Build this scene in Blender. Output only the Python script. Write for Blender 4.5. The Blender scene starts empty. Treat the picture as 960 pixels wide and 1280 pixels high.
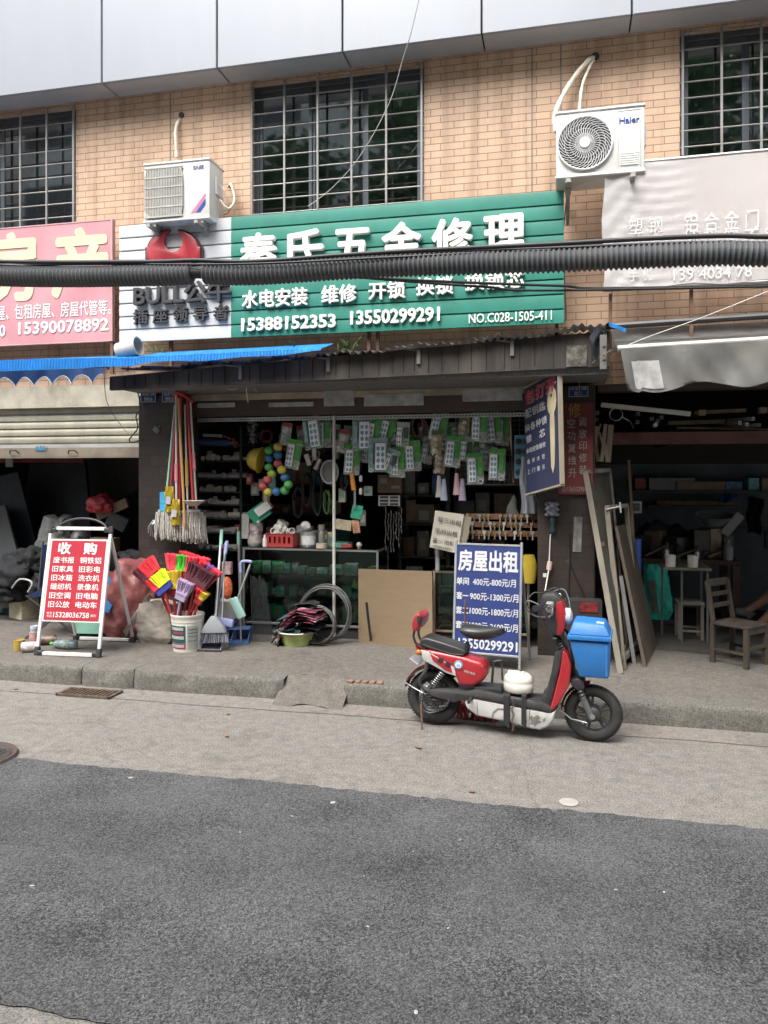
import bpy, bmesh, math, random
from mathutils import Vector, Matrix, Euler, noise as mnoise
R = math.radians
rnd = random.Random(7)
SC = bpy.context.scene
COL = SC.collection

# ------------------------------------------------------------------ camera, sky, sun, exposure
F, CAMZ, YAW, HY = 960.0, 1.70, R(13), 595.0
cam = bpy.data.cameras.new("camera"); camo = bpy.data.objects.new("camera", cam); COL.objects.link(camo)
camo.location = (0, 0, CAMZ); camo.rotation_euler = (R(90), 0, YAW)
cam.sensor_fit = 'VERTICAL'; cam.sensor_height = 36; cam.lens = 36 * F / 1280
cam.shift_y = -(640 - HY) / 1280; cam.clip_start = 0.05; cam.clip_end = 2000
SC.camera = camo
world = bpy.data.worlds.new("World"); SC.world = world; world.use_nodes = True
wn = world.node_tree; bg = wn.nodes['Background']
sky = wn.nodes.new('ShaderNodeTexSky'); sky.sky_type = 'NISHITA'; sky.sun_disc = False
SUN_EL, SUN_AZ = R(58), R(200)
sky.sun_elevation = SUN_EL; sky.sun_rotation = SUN_AZ; sky.dust_density = 6; sky.air_density = 1.2
hs = wn.nodes.new('ShaderNodeHueSaturation'); hs.inputs['Saturation'].default_value = 0.3   # cloud cover greys the sky
wn.links.new(sky.outputs[0], hs.inputs['Color']); wn.links.new(hs.outputs[0], bg.inputs[0]); bg.inputs[1].default_value = 0.15
sl = bpy.data.lights.new("sun", 'SUN'); sl.energy = 1.2; sl.angle = R(35); sl.color = (1, .97, .93)
so = bpy.data.objects.new("sun", sl); COL.objects.link(so)
# sky sun_rotation a: direction to the sun is (sin a, cos a) seen from above
sd = Vector((math.sin(SUN_AZ) * math.cos(SUN_EL), math.cos(SUN_AZ) * math.cos(SUN_EL), math.sin(SUN_EL)))
so.rotation_euler = (-sd).to_track_quat('-Z', 'Y').to_euler(); so.location = (0, -3, 14)
SC.view_settings.view_transform = 'Standard'; SC.view_settings.look = 'None'
SC.view_settings.gamma = 1; SC.view_settings.exposure = 1.45
SC.render.engine = 'CYCLES'
SC.cycles.max_bounces = 6; SC.cycles.diffuse_bounces = 4; SC.cycles.transparent_max_bounces = 12
SC.cycles.use_denoising = True

# ------------------------------------------------------------------ helpers
c_, s_ = math.cos(YAW), math.sin(YAW)
def ray(x, y):
    u, v = (x - 480) / F, (HY - y) / F
    return Vector((-s_ + c_ * u, c_ + s_ * u, v))
def P(x, y, Y):            # point of the vertical plane at depth Y
    d = ray(x, y); t = Y / d.y
    return Vector((d.x * t, Y, CAMZ + d.z * t))
def G(x, y, Z=0.0):        # point of the level plane at height Z
    d = ray(x, y); t = (Z - CAMZ) / d.z
    return Vector((d.x * t, d.y * t, Z))
def PX(x, Y): return P(x, HY, Y).x
def PZ(x, y, Y): return P(x, y, Y).z
def lin(h):
    if not isinstance(h, str): return tuple(h)
    h = h.lstrip('#'); v = [int(h[i:i + 2], 16) / 255 for i in (0, 2, 4)]
    return tuple(a / 12.92 if a <= .04045 else ((a + .055) / 1.055) ** 2.4 for a in v)

MATS = {}
def mat(name, col=None, rough=.7, metal=0., var=.12, scale=6., bump=0., bscale=60., dirt=0., dcol='4a4038', dscale=2.5, spec=.5, coat=0., streak=1.0):
    if name in MATS: return MATS[name]
    m = bpy.data.materials.new(name); m.use_nodes = True; MATS[name] = m
    nt = m.node_tree; N = nt.nodes; L = nt.links; b = N['Principled BSDF']
    col = lin(col)
    b.inputs['Roughness'].default_value = rough; b.inputs['Metallic'].default_value = metal
    b.inputs['Specular IOR Level'].default_value = spec; b.inputs['Coat Weight'].default_value = coat
    tc = N.new('ShaderNodeTexCoord'); oi = N.new('ShaderNodeObjectInfo')
    mp = N.new('ShaderNodeMapping'); mp.inputs['Scale'].default_value = (1, 1, streak)
    ad = N.new('ShaderNodeVectorMath'); ad.operation = 'MULTIPLY_ADD'
    L.new(oi.outputs['Random'], ad.inputs[0]); ad.inputs[1].default_value = (13, 7, 5); L.new(tc.outputs['Object'], ad.inputs[2])
    L.new(ad.outputs[0], mp.inputs[0])
    n1 = N.new('ShaderNodeTexNoise'); n1.inputs['Scale'].default_value = scale; n1.inputs['Detail'].default_value = 6
    L.new(mp.outputs[0], n1.inputs['Vector'])
    r = N.new('ShaderNodeValToRGB'); e = r.color_ramp.elements
    e[0].position = .3; e[1].position = .7
    e[0].color = (*[max(0, a * (1 - var)) for a in col], 1); e[1].color = (*[min(1, a * (1 + var)) for a in col], 1)
    L.new(n1.outputs[0], r.inputs[0]); out = r.outputs[0]
    if dirt > 0:
        n2 = N.new('ShaderNodeTexNoise'); n2.inputs['Scale'].default_value = dscale; n2.inputs['Detail'].default_value = 8; n2.inputs['Roughness'].default_value = .65
        L.new(mp.outputs[0], n2.inputs['Vector'])
        r2 = N.new('ShaderNodeValToRGB'); r2.color_ramp.elements[0].position = .45; r2.color_ramp.elements[1].position = .75
        r2.color_ramp.elements[1].color = (dirt, dirt, dirt, 1)
        L.new(n2.outputs[0], r2.inputs[0])
        mx = N.new('ShaderNodeMix'); mx.data_type = 'RGBA'; L.new(r2.outputs[0], mx.inputs[0]); L.new(out, mx.inputs[6]); mx.inputs[7].default_value = (*lin(dcol), 1)
        out = mx.outputs[2]
    L.new(out, b.inputs['Base Color'])
    if bump > 0:
        n3 = N.new('ShaderNodeTexNoise'); n3.inputs['Scale'].default_value = bscale; n3.inputs['Detail'].default_value = 4
        L.new(mp.outputs[0], n3.inputs['Vector'])
        bp = N.new('ShaderNodeBump'); bp.inputs['Strength'].default_value = bump; bp.inputs['Distance'].default_value = .01
        L.new(n3.outputs[0], bp.inputs['Height']); L.new(bp.outputs[0], b.inputs['Normal'])
    return m

def glass(name, tint=(.9, .95, .93), rough=.02, refl=.5):
    if name in MATS: return MATS[name]
    m = bpy.data.materials.new(name); m.use_nodes = True; MATS[name] = m
    nt = m.node_tree; N = nt.nodes; L = nt.links; N.remove(N['Principled BSDF'])
    t = N.new('ShaderNodeBsdfTransparent'); t.inputs[0].default_value = (*tint, 1)
    g = N.new('ShaderNodeBsdfGlossy'); g.inputs['Roughness'].default_value = rough
    fr = N.new('ShaderNodeFresnel'); fr.inputs[0].default_value = 1.5
    mu = N.new('ShaderNodeMath'); mu.operation = 'MULTIPLY_ADD'; mu.inputs[1].default_value = 1.0; mu.inputs[2].default_value = refl * .1
    L.new(fr.outputs[0], mu.inputs[0])
    x = N.new('ShaderNodeMixShader'); L.new(mu.outputs[0], x.inputs[0]); L.new(t.outputs[0], x.inputs[1]); L.new(g.outputs[0], x.inputs[2])
    L.new(x.outputs[0], N['Material Output'].inputs[0])
    return m

ROOTM = {}
def crease(p, k=1.0):                                    # folds and dents of soft bags
    v = Vector(p) * k
    return .6 * mnoise.noise(v) + .5 * (.35 - abs(mnoise.noise(v * 2.3 + Vector((7, 1, 3))))) + .22 * (.3 - abs(mnoise.noise(v * 5.1)))
class MB:
    def __init__(s): s.bm = bmesh.new(); s.mi = 0
    def _mark(s, n0):
        if s.mi:
            s.bm.faces.ensure_lookup_table()
            for f in s.bm.faces[n0:]: f.material_index = s.mi
    def box(s, c, d, rot=None, M=None):
        n0 = len(s.bm.faces)
        m = Matrix.Translation(Vector(c))
        if rot is not None: m = m @ Euler(rot).to_matrix().to_4x4()
        m = m @ Matrix.Diagonal((d[0], d[1], d[2], 1))
        if M is not None: m = M @ m
        bmesh.ops.create_cube(s.bm, size=1, matrix=m); s._mark(n0); return s
    def bb(s, a, b): return s.box([(p + q) / 2 for p, q in zip(a, b)], [abs(q - p) for p, q in zip(a, b)])
    def bar(s, a, b, w, d=None, up=(0, 0, 1)):          # square bar from a to b
        a, b = Vector(a), Vector(b); z = (b - a); l = z.length; z.normalize(); d = d or w
        u = Vector(up)
        if abs(z.dot(u)) > .98: u = Vector((0, 1, 0))
        x = u.cross(z).normalized(); y = z.cross(x)
        m = Matrix((x, y, z)).transposed().to_4x4(); m.translation = (a + b) / 2
        n0 = len(s.bm.faces)
        bmesh.ops.create_cube(s.bm, size=1, matrix=m @ Matrix.Diagonal((w, d, l, 1))); s._mark(n0); return s
    def tube(s, pts, r, n=8, closed=False, cap=True):
        n0 = len(s.bm.faces)
        pts = [Vector(p) for p in pts]; k = len(pts)
        rs = r if isinstance(r, (list, tuple)) else [r] * k
        rings = []; prev = None
        for i, p in enumerate(pts):
            if closed: t = pts[(i + 1) % k] - pts[i - 1]
            else: t = pts[min(i + 1, k - 1)] - pts[max(i - 1, 0)]
            if t.length < 1e-9: t = Vector((0, 0, 1))
            t.normalize()
            if prev is None:
                a = Vector((0, 0, 1)) if abs(t.z) < .9 else Vector((1, 0, 0)); x = a.cross(t).normalized()
            else:
                x = prev - t * prev.dot(t)
                if x.length < 1e-6: x = Vector((1, 0, 0)).cross(t)
                x.normalize()
            prev = x; y = t.cross(x)
            rings.append([s.bm.verts.new(p + (x * math.cos(2 * math.pi * j / n) + y * math.sin(2 * math.pi * j / n)) * rs[i]) for j in range(n)])
        for i in range(k if closed else k - 1):
            A, B = rings[i], rings[(i + 1) % k]
            for j in range(n): s.bm.faces.new((A[j], A[(j + 1) % n], B[(j + 1) % n], B[j]))
        if cap and not closed:
            s.bm.faces.new(rings[0][::-1]); s.bm.faces.new(rings[-1])
        s._mark(n0); return s
    def lathe(s, prof, n=16, M=None, cap=True):
        n0 = len(s.bm.faces); M = M or Matrix()
        rings = [[s.bm.verts.new(M @ Vector((r * math.cos(2 * math.pi * j / n), r * math.sin(2 * math.pi * j / n), z))) for j in range(n)] for r, z in prof]
        for A, B in zip(rings, rings[1:]):
            for j in range(n): s.bm.faces.new((A[j], A[(j + 1) % n], B[(j + 1) % n], B[j]))
        if cap:
            s.bm.faces.new(rings[0][::-1]); s.bm.faces.new(rings[-1])
        s._mark(n0); return s
    def prism(s, poly, d, M=None):                       # polygon (x, z) extruded along +y by d
        n0 = len(s.bm.faces); M = M or Matrix()
        A = [s.bm.verts.new(M @ Vector((p[0], 0, p[1]))) for p in poly]; B = [s.bm.verts.new(M @ Vector((p[0], d, p[1]))) for p in poly]
        k = len(poly); s.bm.faces.new(A); s.bm.faces.new(B[::-1])
        for i in range(k): s.bm.faces.new((A[i], B[i], B[(i + 1) % k], A[(i + 1) % k]))
        s._mark(n0); return s
    def grid(s, f, nu, nv, thick=0, wrap=False):
        n0 = len(s.bm.faces)
        V = [[s.bm.verts.new(Vector(f(i / nu, j / nv))) for j in range(nv + 1)] for i in range(nu + (0 if wrap else 1))]
        fs = []
        for i in range(nu):
            a, b = V[i], V[(i + 1) % len(V)]
            for j in range(nv): fs.append(s.bm.faces.new((a[j], b[j], b[j + 1], a[j + 1])))
        if thick: bmesh.ops.solidify(s.bm, geom=fs, thickness=thick)
        s._mark(n0); return s
    def ball(s, c, r, u=10, v=7, sc=(1, 1, 1), rot=None):
        n0 = len(s.bm.faces)
        m = Matrix.Translation(Vector(c))
        if rot: m = m @ Euler(rot).to_matrix().to_4x4()
        bmesh.ops.create_uvsphere(s.bm, u_segments=u, v_segments=v, radius=r, matrix=m @ Matrix.Diagonal((*sc, 1))); s._mark(n0); return s
    def lump(s, c, r, sc=(1, 1, 1), amp=.22, k=9., seed=0, flat=.75):
        n0 = len(s.bm.faces); q = bmesh.ops.create_icosphere(s.bm, subdivisions=4, radius=1)
        for v in q['verts']:
            d = v.co.normalized(); h = 1 + amp * crease(d * k * .22 + Vector((seed * 3.1, seed, 0)))
            v.co = Vector((d.x * sc[0] * r * h, d.y * sc[1] * r * h, max(d.z * h, -flat) * sc[2] * r)) + Vector(c)
        s._mark(n0); return s
    def build(s, name, m, parent=None, smooth=35, bv=0, seg=1, world=False, jit=0):
        bm = s.bm
        bmesh.ops.recalc_face_normals(bm, faces=bm.faces)
        if bv:
            es = [e for e in bm.edges if len(e.link_faces) == 2 and e.calc_face_angle(0) > .6]
            nb = bmesh.ops.bevel(bm, geom=es, offset=bv, segments=seg, affect='EDGES', clamp_overlap=True, profile=.5)
        flat = set()
        if bv and seg > 1:
            nf = set(nb['faces']); flat = {f.index for f in bm.faces} if not nf else None
            bm.faces.index_update(); flat = {f.index for f in bm.faces if f not in nf}
        if jit:
            for v in bm.verts: v.co += Vector((rnd.uniform(-jit, jit), rnd.uniform(-jit, jit), rnd.uniform(-jit, jit)))
        if world and parent is not None:
            q = parent
            while q.parent: q = q.parent
            bm.transform(ROOTM.get(q.name, Matrix()).inverted())
        me = bpy.data.meshes.new(name); bm.to_mesh(me); bm.free()
        for x in (m if isinstance(m, (list, tuple)) else [m]): me.materials.append(x)
        if smooth:
            me.polygons.foreach_set('use_smooth', [i not in flat for i in range(len(me.polygons))]); me.set_sharp_from_angle(angle=R(smooth))
        o = bpy.data.objects.new(name, me); COL.objects.link(o)
        if parent is not None: o.parent = parent
        return o
def tag(o, label=None, cat=None, group=None, kind=None):
    if label: o['label'] = label
    if cat: o['category'] = cat
    if group: o['group'] = group
    if kind: o['kind'] = kind
    return o
def T(name, label, cat, loc=(0, 0, 0), rz=0, group=None, rot=None):
    o = bpy.data.objects.new(name, None); COL.objects.link(o); o.empty_display_size = .1
    o.location = loc; o.rotation_euler = rot or (0, 0, rz)
    ROOTM[o.name] = Matrix.Translation(Vector(loc)) @ Euler(rot or (0, 0, rz)).to_matrix().to_4x4()
    return tag(o, label, cat, group)
def one(mb, name, m, label, cat, group=None, **k):       # a thing that is one mesh, origin moved to its base
    o = mb.build(name, m, **k)
    me = o.data; n = len(me.vertices); co = [0.] * (3 * n); me.vertices.foreach_get('co', co)
    c = Vector(((min(co[0::3]) + max(co[0::3])) / 2, (min(co[1::3]) + max(co[1::3])) / 2, min(co[2::3])))
    me.transform(Matrix.Translation(-c)); o.location = c
    return tag(o, label, cat, group)
def S(mb, name, m, **k): return tag(mb.build(name, m, **k), kind='structure')
def copy_tree(o, parent=None):
    c = o.copy(); COL.objects.link(c); c.parent = parent
    for ch in list(o.children): copy_tree(ch, c)
    return c
ORD = ['first', 'second', 'third', 'fourth', 'fifth', 'sixth', 'seventh', 'eighth', 'ninth', 'tenth', 'eleventh', 'twelfth', 'thirteenth', 'fourteenth']

UPX = Matrix.Rotation(math.pi / 2, 4, 'X')              # text stands upright and faces -Y
def text(body, m, parent, M, w=None, h=None, ext=.002, bold=0., name='lettering', world=True, sp=1.0, label=None):
    cu = bpy.data.curves.new('t', 'FONT'); cu.body = body; cu.size = 1; cu.extrude = .5 if ext else 0
    cu.align_x = 'CENTER'; cu.space_character = sp; cu.resolution_u = 2; cu.space_line = 1.15
    to = bpy.data.objects.new('t', cu); me = bpy.data.meshes.new_from_object(to)
    bpy.data.objects.remove(to); bpy.data.curves.remove(cu)
    if bold:                                             # heavier strokes: the glyphs laid a few times with tiny steps sideways and in depth
        bm = bmesh.new(); k = 8 if bold > .012 else 4
        for i in range(k + 1):
            n0 = len(bm.verts); bm.from_mesh(me); bm.verts.ensure_lookup_table()
            a = 2 * math.pi * i / k + .19; rr = bold * (.82 + .05 * i) if i < k else 0
            for v in bm.verts[n0:]:
                v.co.x += math.cos(a) * rr; v.co.y += math.sin(a) * rr
                v.co.z *= 1 + .05 * i if ext >= .004 else 1
                if ext < .004: v.co.z += .12 * i
        bm.to_mesh(me); bm.free()
    n = len(me.vertices); co = [0.] * (3 * n); me.vertices.foreach_get('co', co)
    x0, x1, y0, y1 = min(co[0::3]), max(co[0::3]), min(co[1::3]), max(co[1::3])
    sx = w / (x1 - x0) if w else None; sy = h / (y1 - y0) if h else None
    sx = sx or sy; sy = sy or sx
    A = M @ Matrix.Diagonal((sx, sy, ext * 2 if ext else 1, 1)) @ Matrix.Translation((-(x0 + x1) / 2, -(y0 + y1) / 2, 0))
    if world and parent is not None:
        q = parent
        while q.parent: q = q.parent
        A = ROOTM.get(q.name, Matrix()).inverted() @ A
    me.transform(A); me.materials.clear(); me.materials.append(m)
    me.name = name
    o = bpy.data.objects.new(name, me); COL.objects.link(o); o.parent = parent
    if label: o['label'] = label
    return o
def wtext(body, m, parent, x0, x1, ytop, ybot, Y, **k):   # upright text between two picture columns on the plane Y
    xm, ym = (x0 + x1) / 2, (ytop + ybot) / 2
    a, b = PX(x0, Y), PX(x1, Y); zt, zb = PZ(xm, ytop, Y), PZ(xm, ybot, Y)
    return text(body, m, parent, Matrix.Translation(((a + b) / 2, Y, (zt + zb) / 2)) @ UPX, w=b - a, h=zt - zb, **k)
# ------------------------------------------------------------------ materials of the setting
def node_mat(name):
    m = bpy.data.materials.new(name); m.use_nodes = True; MATS[name] = m
    return m, m.node_tree.nodes, m.node_tree.links, m.node_tree.nodes['Principled BSDF']
def ramp(N, L, src, stops):
    r = N.new('ShaderNodeValToRGB'); e = r.color_ramp.elements
    while len(e) < len(stops): e.new(.5)
    for q, (p, c) in zip(e, stops): q.position = p; q.color = (*c, 1) if len(c) == 3 else c
    L.new(src, r.inputs[0]); return r.outputs[0]
def noise(N, L, vec, sc, det=6, ro=.55):
    n = N.new('ShaderNodeTexNoise'); n.inputs['Scale'].default_value = sc; n.inputs['Detail'].default_value = det; n.inputs['Roughness'].default_value = ro
    L.new(vec, n.inputs['Vector']); return n.outputs[0]
def mixc(N, L, fac, a, b, mode='MIX'):
    x = N.new('ShaderNodeMix'); x.data_type = 'RGBA'; x.blend_type = mode
    for v, i in ((fac, 0), (a, 6), (b, 7)):
        if hasattr(v, 'links'): L.new(v, x.inputs[i])
        elif i == 0: x.inputs[0].default_value = v
        else: x.inputs[i].default_value = (*v, 1)
    return x.outputs[2]
def bumpn(N, L, b, h, st, dist=.01):
    q = N.new('ShaderNodeBump'); q.inputs['Strength'].default_value = st; q.inputs['Distance'].default_value = dist
    L.new(h, q.inputs['Height']); L.new(q.outputs[0], b.inputs['Normal'])

def make_asphalt():
    m, N, L, b = node_mat('asphalt'); tc = N.new('ShaderNodeTexCoord').outputs['Object']
    v = N.new('ShaderNodeTexVoronoi'); v.inputs['Scale'].default_value = 170; L.new(tc, v.inputs['Vector'])
    g = ramp(N, L, v.outputs['Color'], [(.0, (.012, .013, .014)), (.28, (.047, .048, .049)), (.6, (.084, .0855, .087)), (1, (.16, .162, .165))])
    n = noise(N, L, tc, 1.3, 8, .6)
    blot = ramp(N, L, n, [(.3, (.8, .81, .83)), (.7, (1.1, 1.09, 1.08))])
    mt = N.new('ShaderNodeMapping'); mt.inputs['Scale'].default_value = (.12, 1.6, 1); L.new(tc, mt.inputs[0])
    blot = mixc(N, L, .8, blot, ramp(N, L, noise(N, L, mt.outputs[0], 1.1, 5, .6), [(.35, (.82, .82, .83)), (.6, (1.08, 1.08, 1.08))]), 'MULTIPLY')
    c = mixc(N, L, 1, g, blot, 'MULTIPLY')
    n2 = noise(N, L, tc, 105, 4, .7); n5 = noise(N, L, tc, 2.2, 4)
    md = N.new('ShaderNodeMath'); md.operation = 'MULTIPLY_ADD'; L.new(n5, md.inputs[0]); md.inputs[1].default_value = .35; L.new(n2, md.inputs[2])
    pit = ramp(N, L, md.outputs[0], [(.57, (.12, .12, .122)), (.65, (1, 1, 1))]); c = mixc(N, L, .9, c, pit, 'MULTIPLY')
    v2 = N.new('ShaderNodeTexVoronoi'); v2.inputs['Scale'].default_value = 22; L.new(tc, v2.inputs['Vector'])
    fl = ramp(N, L, v2.outputs['Distance'], [(.02, (1, 1, 1)), (.035, (0, 0, 0))])
    c = mixc(N, L, fl, c, (.3, .29, .27))
    L.new(c, b.inputs['Base Color']); b.inputs['Roughness'].default_value = .85
    bumpn(N, L, b, v.outputs['Distance'], .5, .006); return m
def make_concrete(name, base, speck=.5, stain=.4, sc=1.0, tan=(.2, .15, .1)):
    m, N, L, b = node_mat(name); tc = N.new('ShaderNodeTexCoord').outputs['Object']
    n1 = noise(N, L, tc, .9 * sc, 10, .65); n2 = noise(N, L, tc, 5 * sc, 8, .6); n3 = noise(N, L, tc, 110, 3, .7)
    lo = tuple(a * .68 for a in base); hi = tuple(min(1, a * 1.22) for a in base)
    c = ramp(N, L, noise(N, L, tc, 14 * sc, 9, .7), [(.3, lo), (.7, hi)])
    st = ramp(N, L, n1, [(.5, (0, 0, 0)), (.78, (stain, stain, stain))]); c = mixc(N, L, st, c, tan)
    n4 = noise(N, L, tc, 2.3 * sc, 8, .7); dk = ramp(N, L, n4, [(.32, (.55, .54, .52)), (.47, (1, 1, 1))]); c = mixc(N, L, .55, c, dk, 'MULTIPLY')
    mxv = N.new('ShaderNodeVectorMath'); mxv.operation = 'MULTIPLY_ADD'; nd = N.new('ShaderNodeTexNoise'); nd.inputs['Scale'].default_value = 2.5; nd.inputs['Detail'].default_value = 6; L.new(tc, nd.inputs['Vector'])
    L.new(nd.outputs['Color'], mxv.inputs[0]); mxv.inputs[1].default_value = (.5, .5, .5); L.new(tc, mxv.inputs[2])
    vc = N.new('ShaderNodeTexVoronoi'); vc.feature = 'DISTANCE_TO_EDGE'; vc.inputs['Scale'].default_value = .55 * sc; L.new(mxv.outputs[0], vc.inputs['Vector'])
    ck_ = ramp(N, L, vc.outputs['Distance'], [(.001, (.4, .39, .37)), (.006, (1, 1, 1))]); c = mixc(N, L, .4, c, ck_, 'MULTIPLY')
    sp = ramp(N, L, n3, [(.36, (.25, .25, .25)), (.5, (1, 1, 1)), (.64, (1.6, 1.57, 1.52))]); c = mixc(N, L, speck, c, sp, 'MULTIPLY')
    L.new(c, b.inputs['Base Color']); b.inputs['Roughness'].default_value = .9
    bumpn(N, L, b, n2, .25, .02); return m
def make_brick():
    m, N, L, b = node_mat('brick_tile'); tc = N.new('ShaderNodeTexCoord').outputs['Object']
    sx = N.new('ShaderNodeSeparateXYZ'); L.new(tc, sx.inputs[0]); cx = N.new('ShaderNodeCombineXYZ')
    L.new(sx.outputs[0], cx.inputs[0]); L.new(sx.outputs[2], cx.inputs[1])
    t = N.new('ShaderNodeTexBrick'); L.new(cx.outputs[0], t.inputs['Vector']); t.inputs['Scale'].default_value = 1
    t.inputs['Brick Width'].default_value = .215; t.inputs['Row Height'].default_value = .064; t.inputs['Mortar Size'].default_value = .0035
    t.inputs['Mortar Smooth'].default_value = .2; t.inputs['Bias'].default_value = -.2; t.offset = .42; t.offset_frequency = 2
    t.inputs['Color1'].default_value = (.56, .388, .266, 1); t.inputs['Color2'].default_value = (.50, .335, .226, 1); t.inputs['Mortar'].default_value = (.19, .15, .115, 1)
    n = noise(N, L, tc, 1.1, 8, .6); d = ramp(N, L, n, [(.3, (.8, .78, .76)), (.65, (1.05, 1.04, 1.03))])
    c = mixc(N, L, 1, t.outputs[0], d, 'MULTIPLY')
    mp = N.new('ShaderNodeMapping'); mp.inputs['Scale'].default_value = (7, 7, .5); L.new(tc, mp.inputs[0])
    n2 = noise(N, L, mp.outputs[0], 1, 6, .6); d2 = ramp(N, L, n2, [(.48, (1, 1, 1)), (.72, (.55, .53, .51))]); c = mixc(N, L, .8, c, d2, 'MULTIPLY')
    L.new(c, b.inputs['Base Color']); b.inputs['Roughness'].default_value = .6
    iv = N.new('ShaderNodeMath'); iv.operation = 'SUBTRACT'; iv.inputs[0].default_value = 1; L.new(t.outputs['Fac'], iv.inputs[1])
    bumpn(N, L, b, iv.outputs[0], .6, .004); return m
def make_pillar():
    m, N, L, b = node_mat('brown_tile'); tc = N.new('ShaderNodeTexCoord').outputs['Object']
    sx = N.new('ShaderNodeSeparateXYZ'); L.new(tc, sx.inputs[0]); cx = N.new('ShaderNodeCombineXYZ')
    aa = N.new('ShaderNodeMath'); aa.operation = 'ADD'; L.new(sx.outputs[0], aa.inputs[0]); L.new(sx.outputs[1], aa.inputs[1])
    L.new(aa.outputs[0], cx.inputs[0]); L.new(sx.outputs[2], cx.inputs[1])
    t = N.new('ShaderNodeTexBrick'); L.new(cx.outputs[0], t.inputs['Vector']); t.inputs['Scale'].default_value = 1
    t.inputs['Brick Width'].default_value = .2; t.inputs['Row Height'].default_value = .1; t.inputs['Mortar Size'].default_value = .003; t.inputs['Bias'].default_value = 0
    t.inputs['Color1'].default_value = (.046, .033, .027, 1); t.inputs['Color2'].default_value = (.034, .025, .021, 1); t.inputs['Mortar'].default_value = (.02, .018, .016, 1)
    n = noise(N, L, tc, 5, 9, .7); d = ramp(N, L, n, [(.62, (0, 0, 0)), (.72, (.6, .6, .6))]); c = mixc(N, L, d, t.outputs[0], (.2, .18, .16))
    n2 = noise(N, L, tc, 2, 8, .7); d = ramp(N, L, n2, [(.3, (.6, .6, .6)), (.6, (1.1, 1.1, 1.1))]); c = mixc(N, L, 1, c, d, 'MULTIPLY')
    L.new(c, b.inputs['Base Color']); b.inputs['Roughness'].default_value = .45; bumpn(N, L, b, t.outputs['Fac'], -.4, .003); return m
ASPH = make_asphalt()
CONC = make_concrete('road_concrete', (.172, .162, .147), .75, .2, 1.0, (.16, .14, .115))
GUTT = make_concrete('gutter_concrete', (.172, .16, .145), .4, .5, 1.2, (.25, .19, .14))
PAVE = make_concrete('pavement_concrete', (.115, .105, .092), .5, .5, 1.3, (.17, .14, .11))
KERB = make_concrete('kerb_concrete', (.125, .117, .104), .6, .6, 2.5, (.09, .08, .065))
BRICK = make_brick(); PILL = make_pillar()
YW, YF = 6.95, 6.65            # face of the upper wall, face of the parapet
PAV = .15

# ------------------------------------------------------------------ ground, road, pavement
b = MB(); b.grid(lambda u, v: ((u - .5) * 400, (v - .5) * 400, 0), 8, 8); S(b, 'ground', CONC, smooth=0)
def wob(x, a): return a * (math.sin(x * 3.1) * .5 + math.sin(x * 7.7 + 1) * .3 + math.sin(x * 23 + 2) * .22 + math.sin(x * 61) * .15)
b = MB(); nx = 2600
def road_f(u, v):
    x = -30 + 60 * u
    if v > .5: return (x, 4.0 + wob(x, .016) + .014 * mnoise.noise(Vector((x * 14, 0, 0))) + .012 * mnoise.noise(Vector((x * 47, 3, 0))), .006)
    return (x, 2.13 + wob(x + 9, .02), .006)
b.grid(road_f, nx, 1); S(b, 'asphalt_road', ASPH, smooth=0)
b = MB(); b.grid(lambda u, v: (-30 + 60 * u, (5.24 + wob(-30 + 60 * u, .012)) if v < .5 else 5.52, .004), 300, 1); S(b, 'gutter', GUTT, smooth=0)
# pavement slab runs on into the shops as their floor; its front edge is the kerb
xa, xb = PX(352, 5.5), PX(428, 5.5)          # a broken gap in the kerb filled with a concrete slump
b = MB(); b.bb((-30, 5.72, -.2), (30, 14, PAV)); S(b, 'pavement', PAVE)
def kerb_run(x0, x1):
    b = MB(); n = max(2, int((x1 - x0) / .03))
    prof = [(0.0, -.1), (0.0, .02), (.002, .06), (.004, .105), (.008, .138), (.02, .151), (.06, .154), (.222, .153), (.222, -.1)]
    def f(u, v):
        k = v * (len(prof) - 1); i = min(int(k + .0001), len(prof) - 1)
        x = x0 + (x1 - x0) * u; dy, z = prof[i]
        chip = max(0, math.sin(x * 5.3 + 1.2) * math.sin(x * 13.7) - .35) * .05 + .012 * max(0, mnoise.noise(Vector((x * 9, v * 3, 1)))) + .006 * mnoise.noise(Vector((x * 31, v * 6, 5)))
        if 2 < i < 7: dy += chip; z -= chip * .5
        endd = min(x - x0, x1 - x)
        if endd < .06 and i < 7: dy += (.06 - endd) ** 2 * 9
        return (x, 5.5 + dy + .006 * math.sin(x * 2.1), z)
    b.grid(f, n, len(prof) - 1); return b
S(kerb_run(-30, PX(100, 5.5) - .006), 'kerb', KERB, smooth=50)
S(kerb_run(PX(100, 5.5), PX(165, 5.5) - .006), 'kerb', KERB, smooth=50)
S(kerb_run(PX(165, 5.5), xa), 'kerb', KERB, smooth=50)
S(kerb_run(xb, 30), 'kerb', KERB, smooth=50)
def slump(u, v):
    x = xa - .03 + (xb - xa + .06) * u; y = 5.74 - .36 * v
    z = .151 - .14 * max(0, (v - .3) / .7) ** .8 - .02 * v * (abs(u - .5) * 2) ** 2 + .006 * math.sin(x * 31 + y * 17)
    return (x, y - .03 * math.sin(u * 9) * v, max(z, .004 if v > .95 else .006))
b = MB(); b.grid(slump, 24, 16); S(b, 'pavement_ramp', PAVE)
b = MB(); b.grid(lambda u, v: (-8 + 13.4 * u, 7.16 + 4 * v + (.05 * math.sin(u * 60) if v < .1 else 0), PAV + .004), 60, 4); S(b, 'shop_floor', make_concrete('shaded_grimy_floor', (.052, .048, .043), .3, .4, 1.2, (.03, .027, .024)), smooth=0)  # darker sheet: indoor shade is put into the grimy floor's colour
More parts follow.
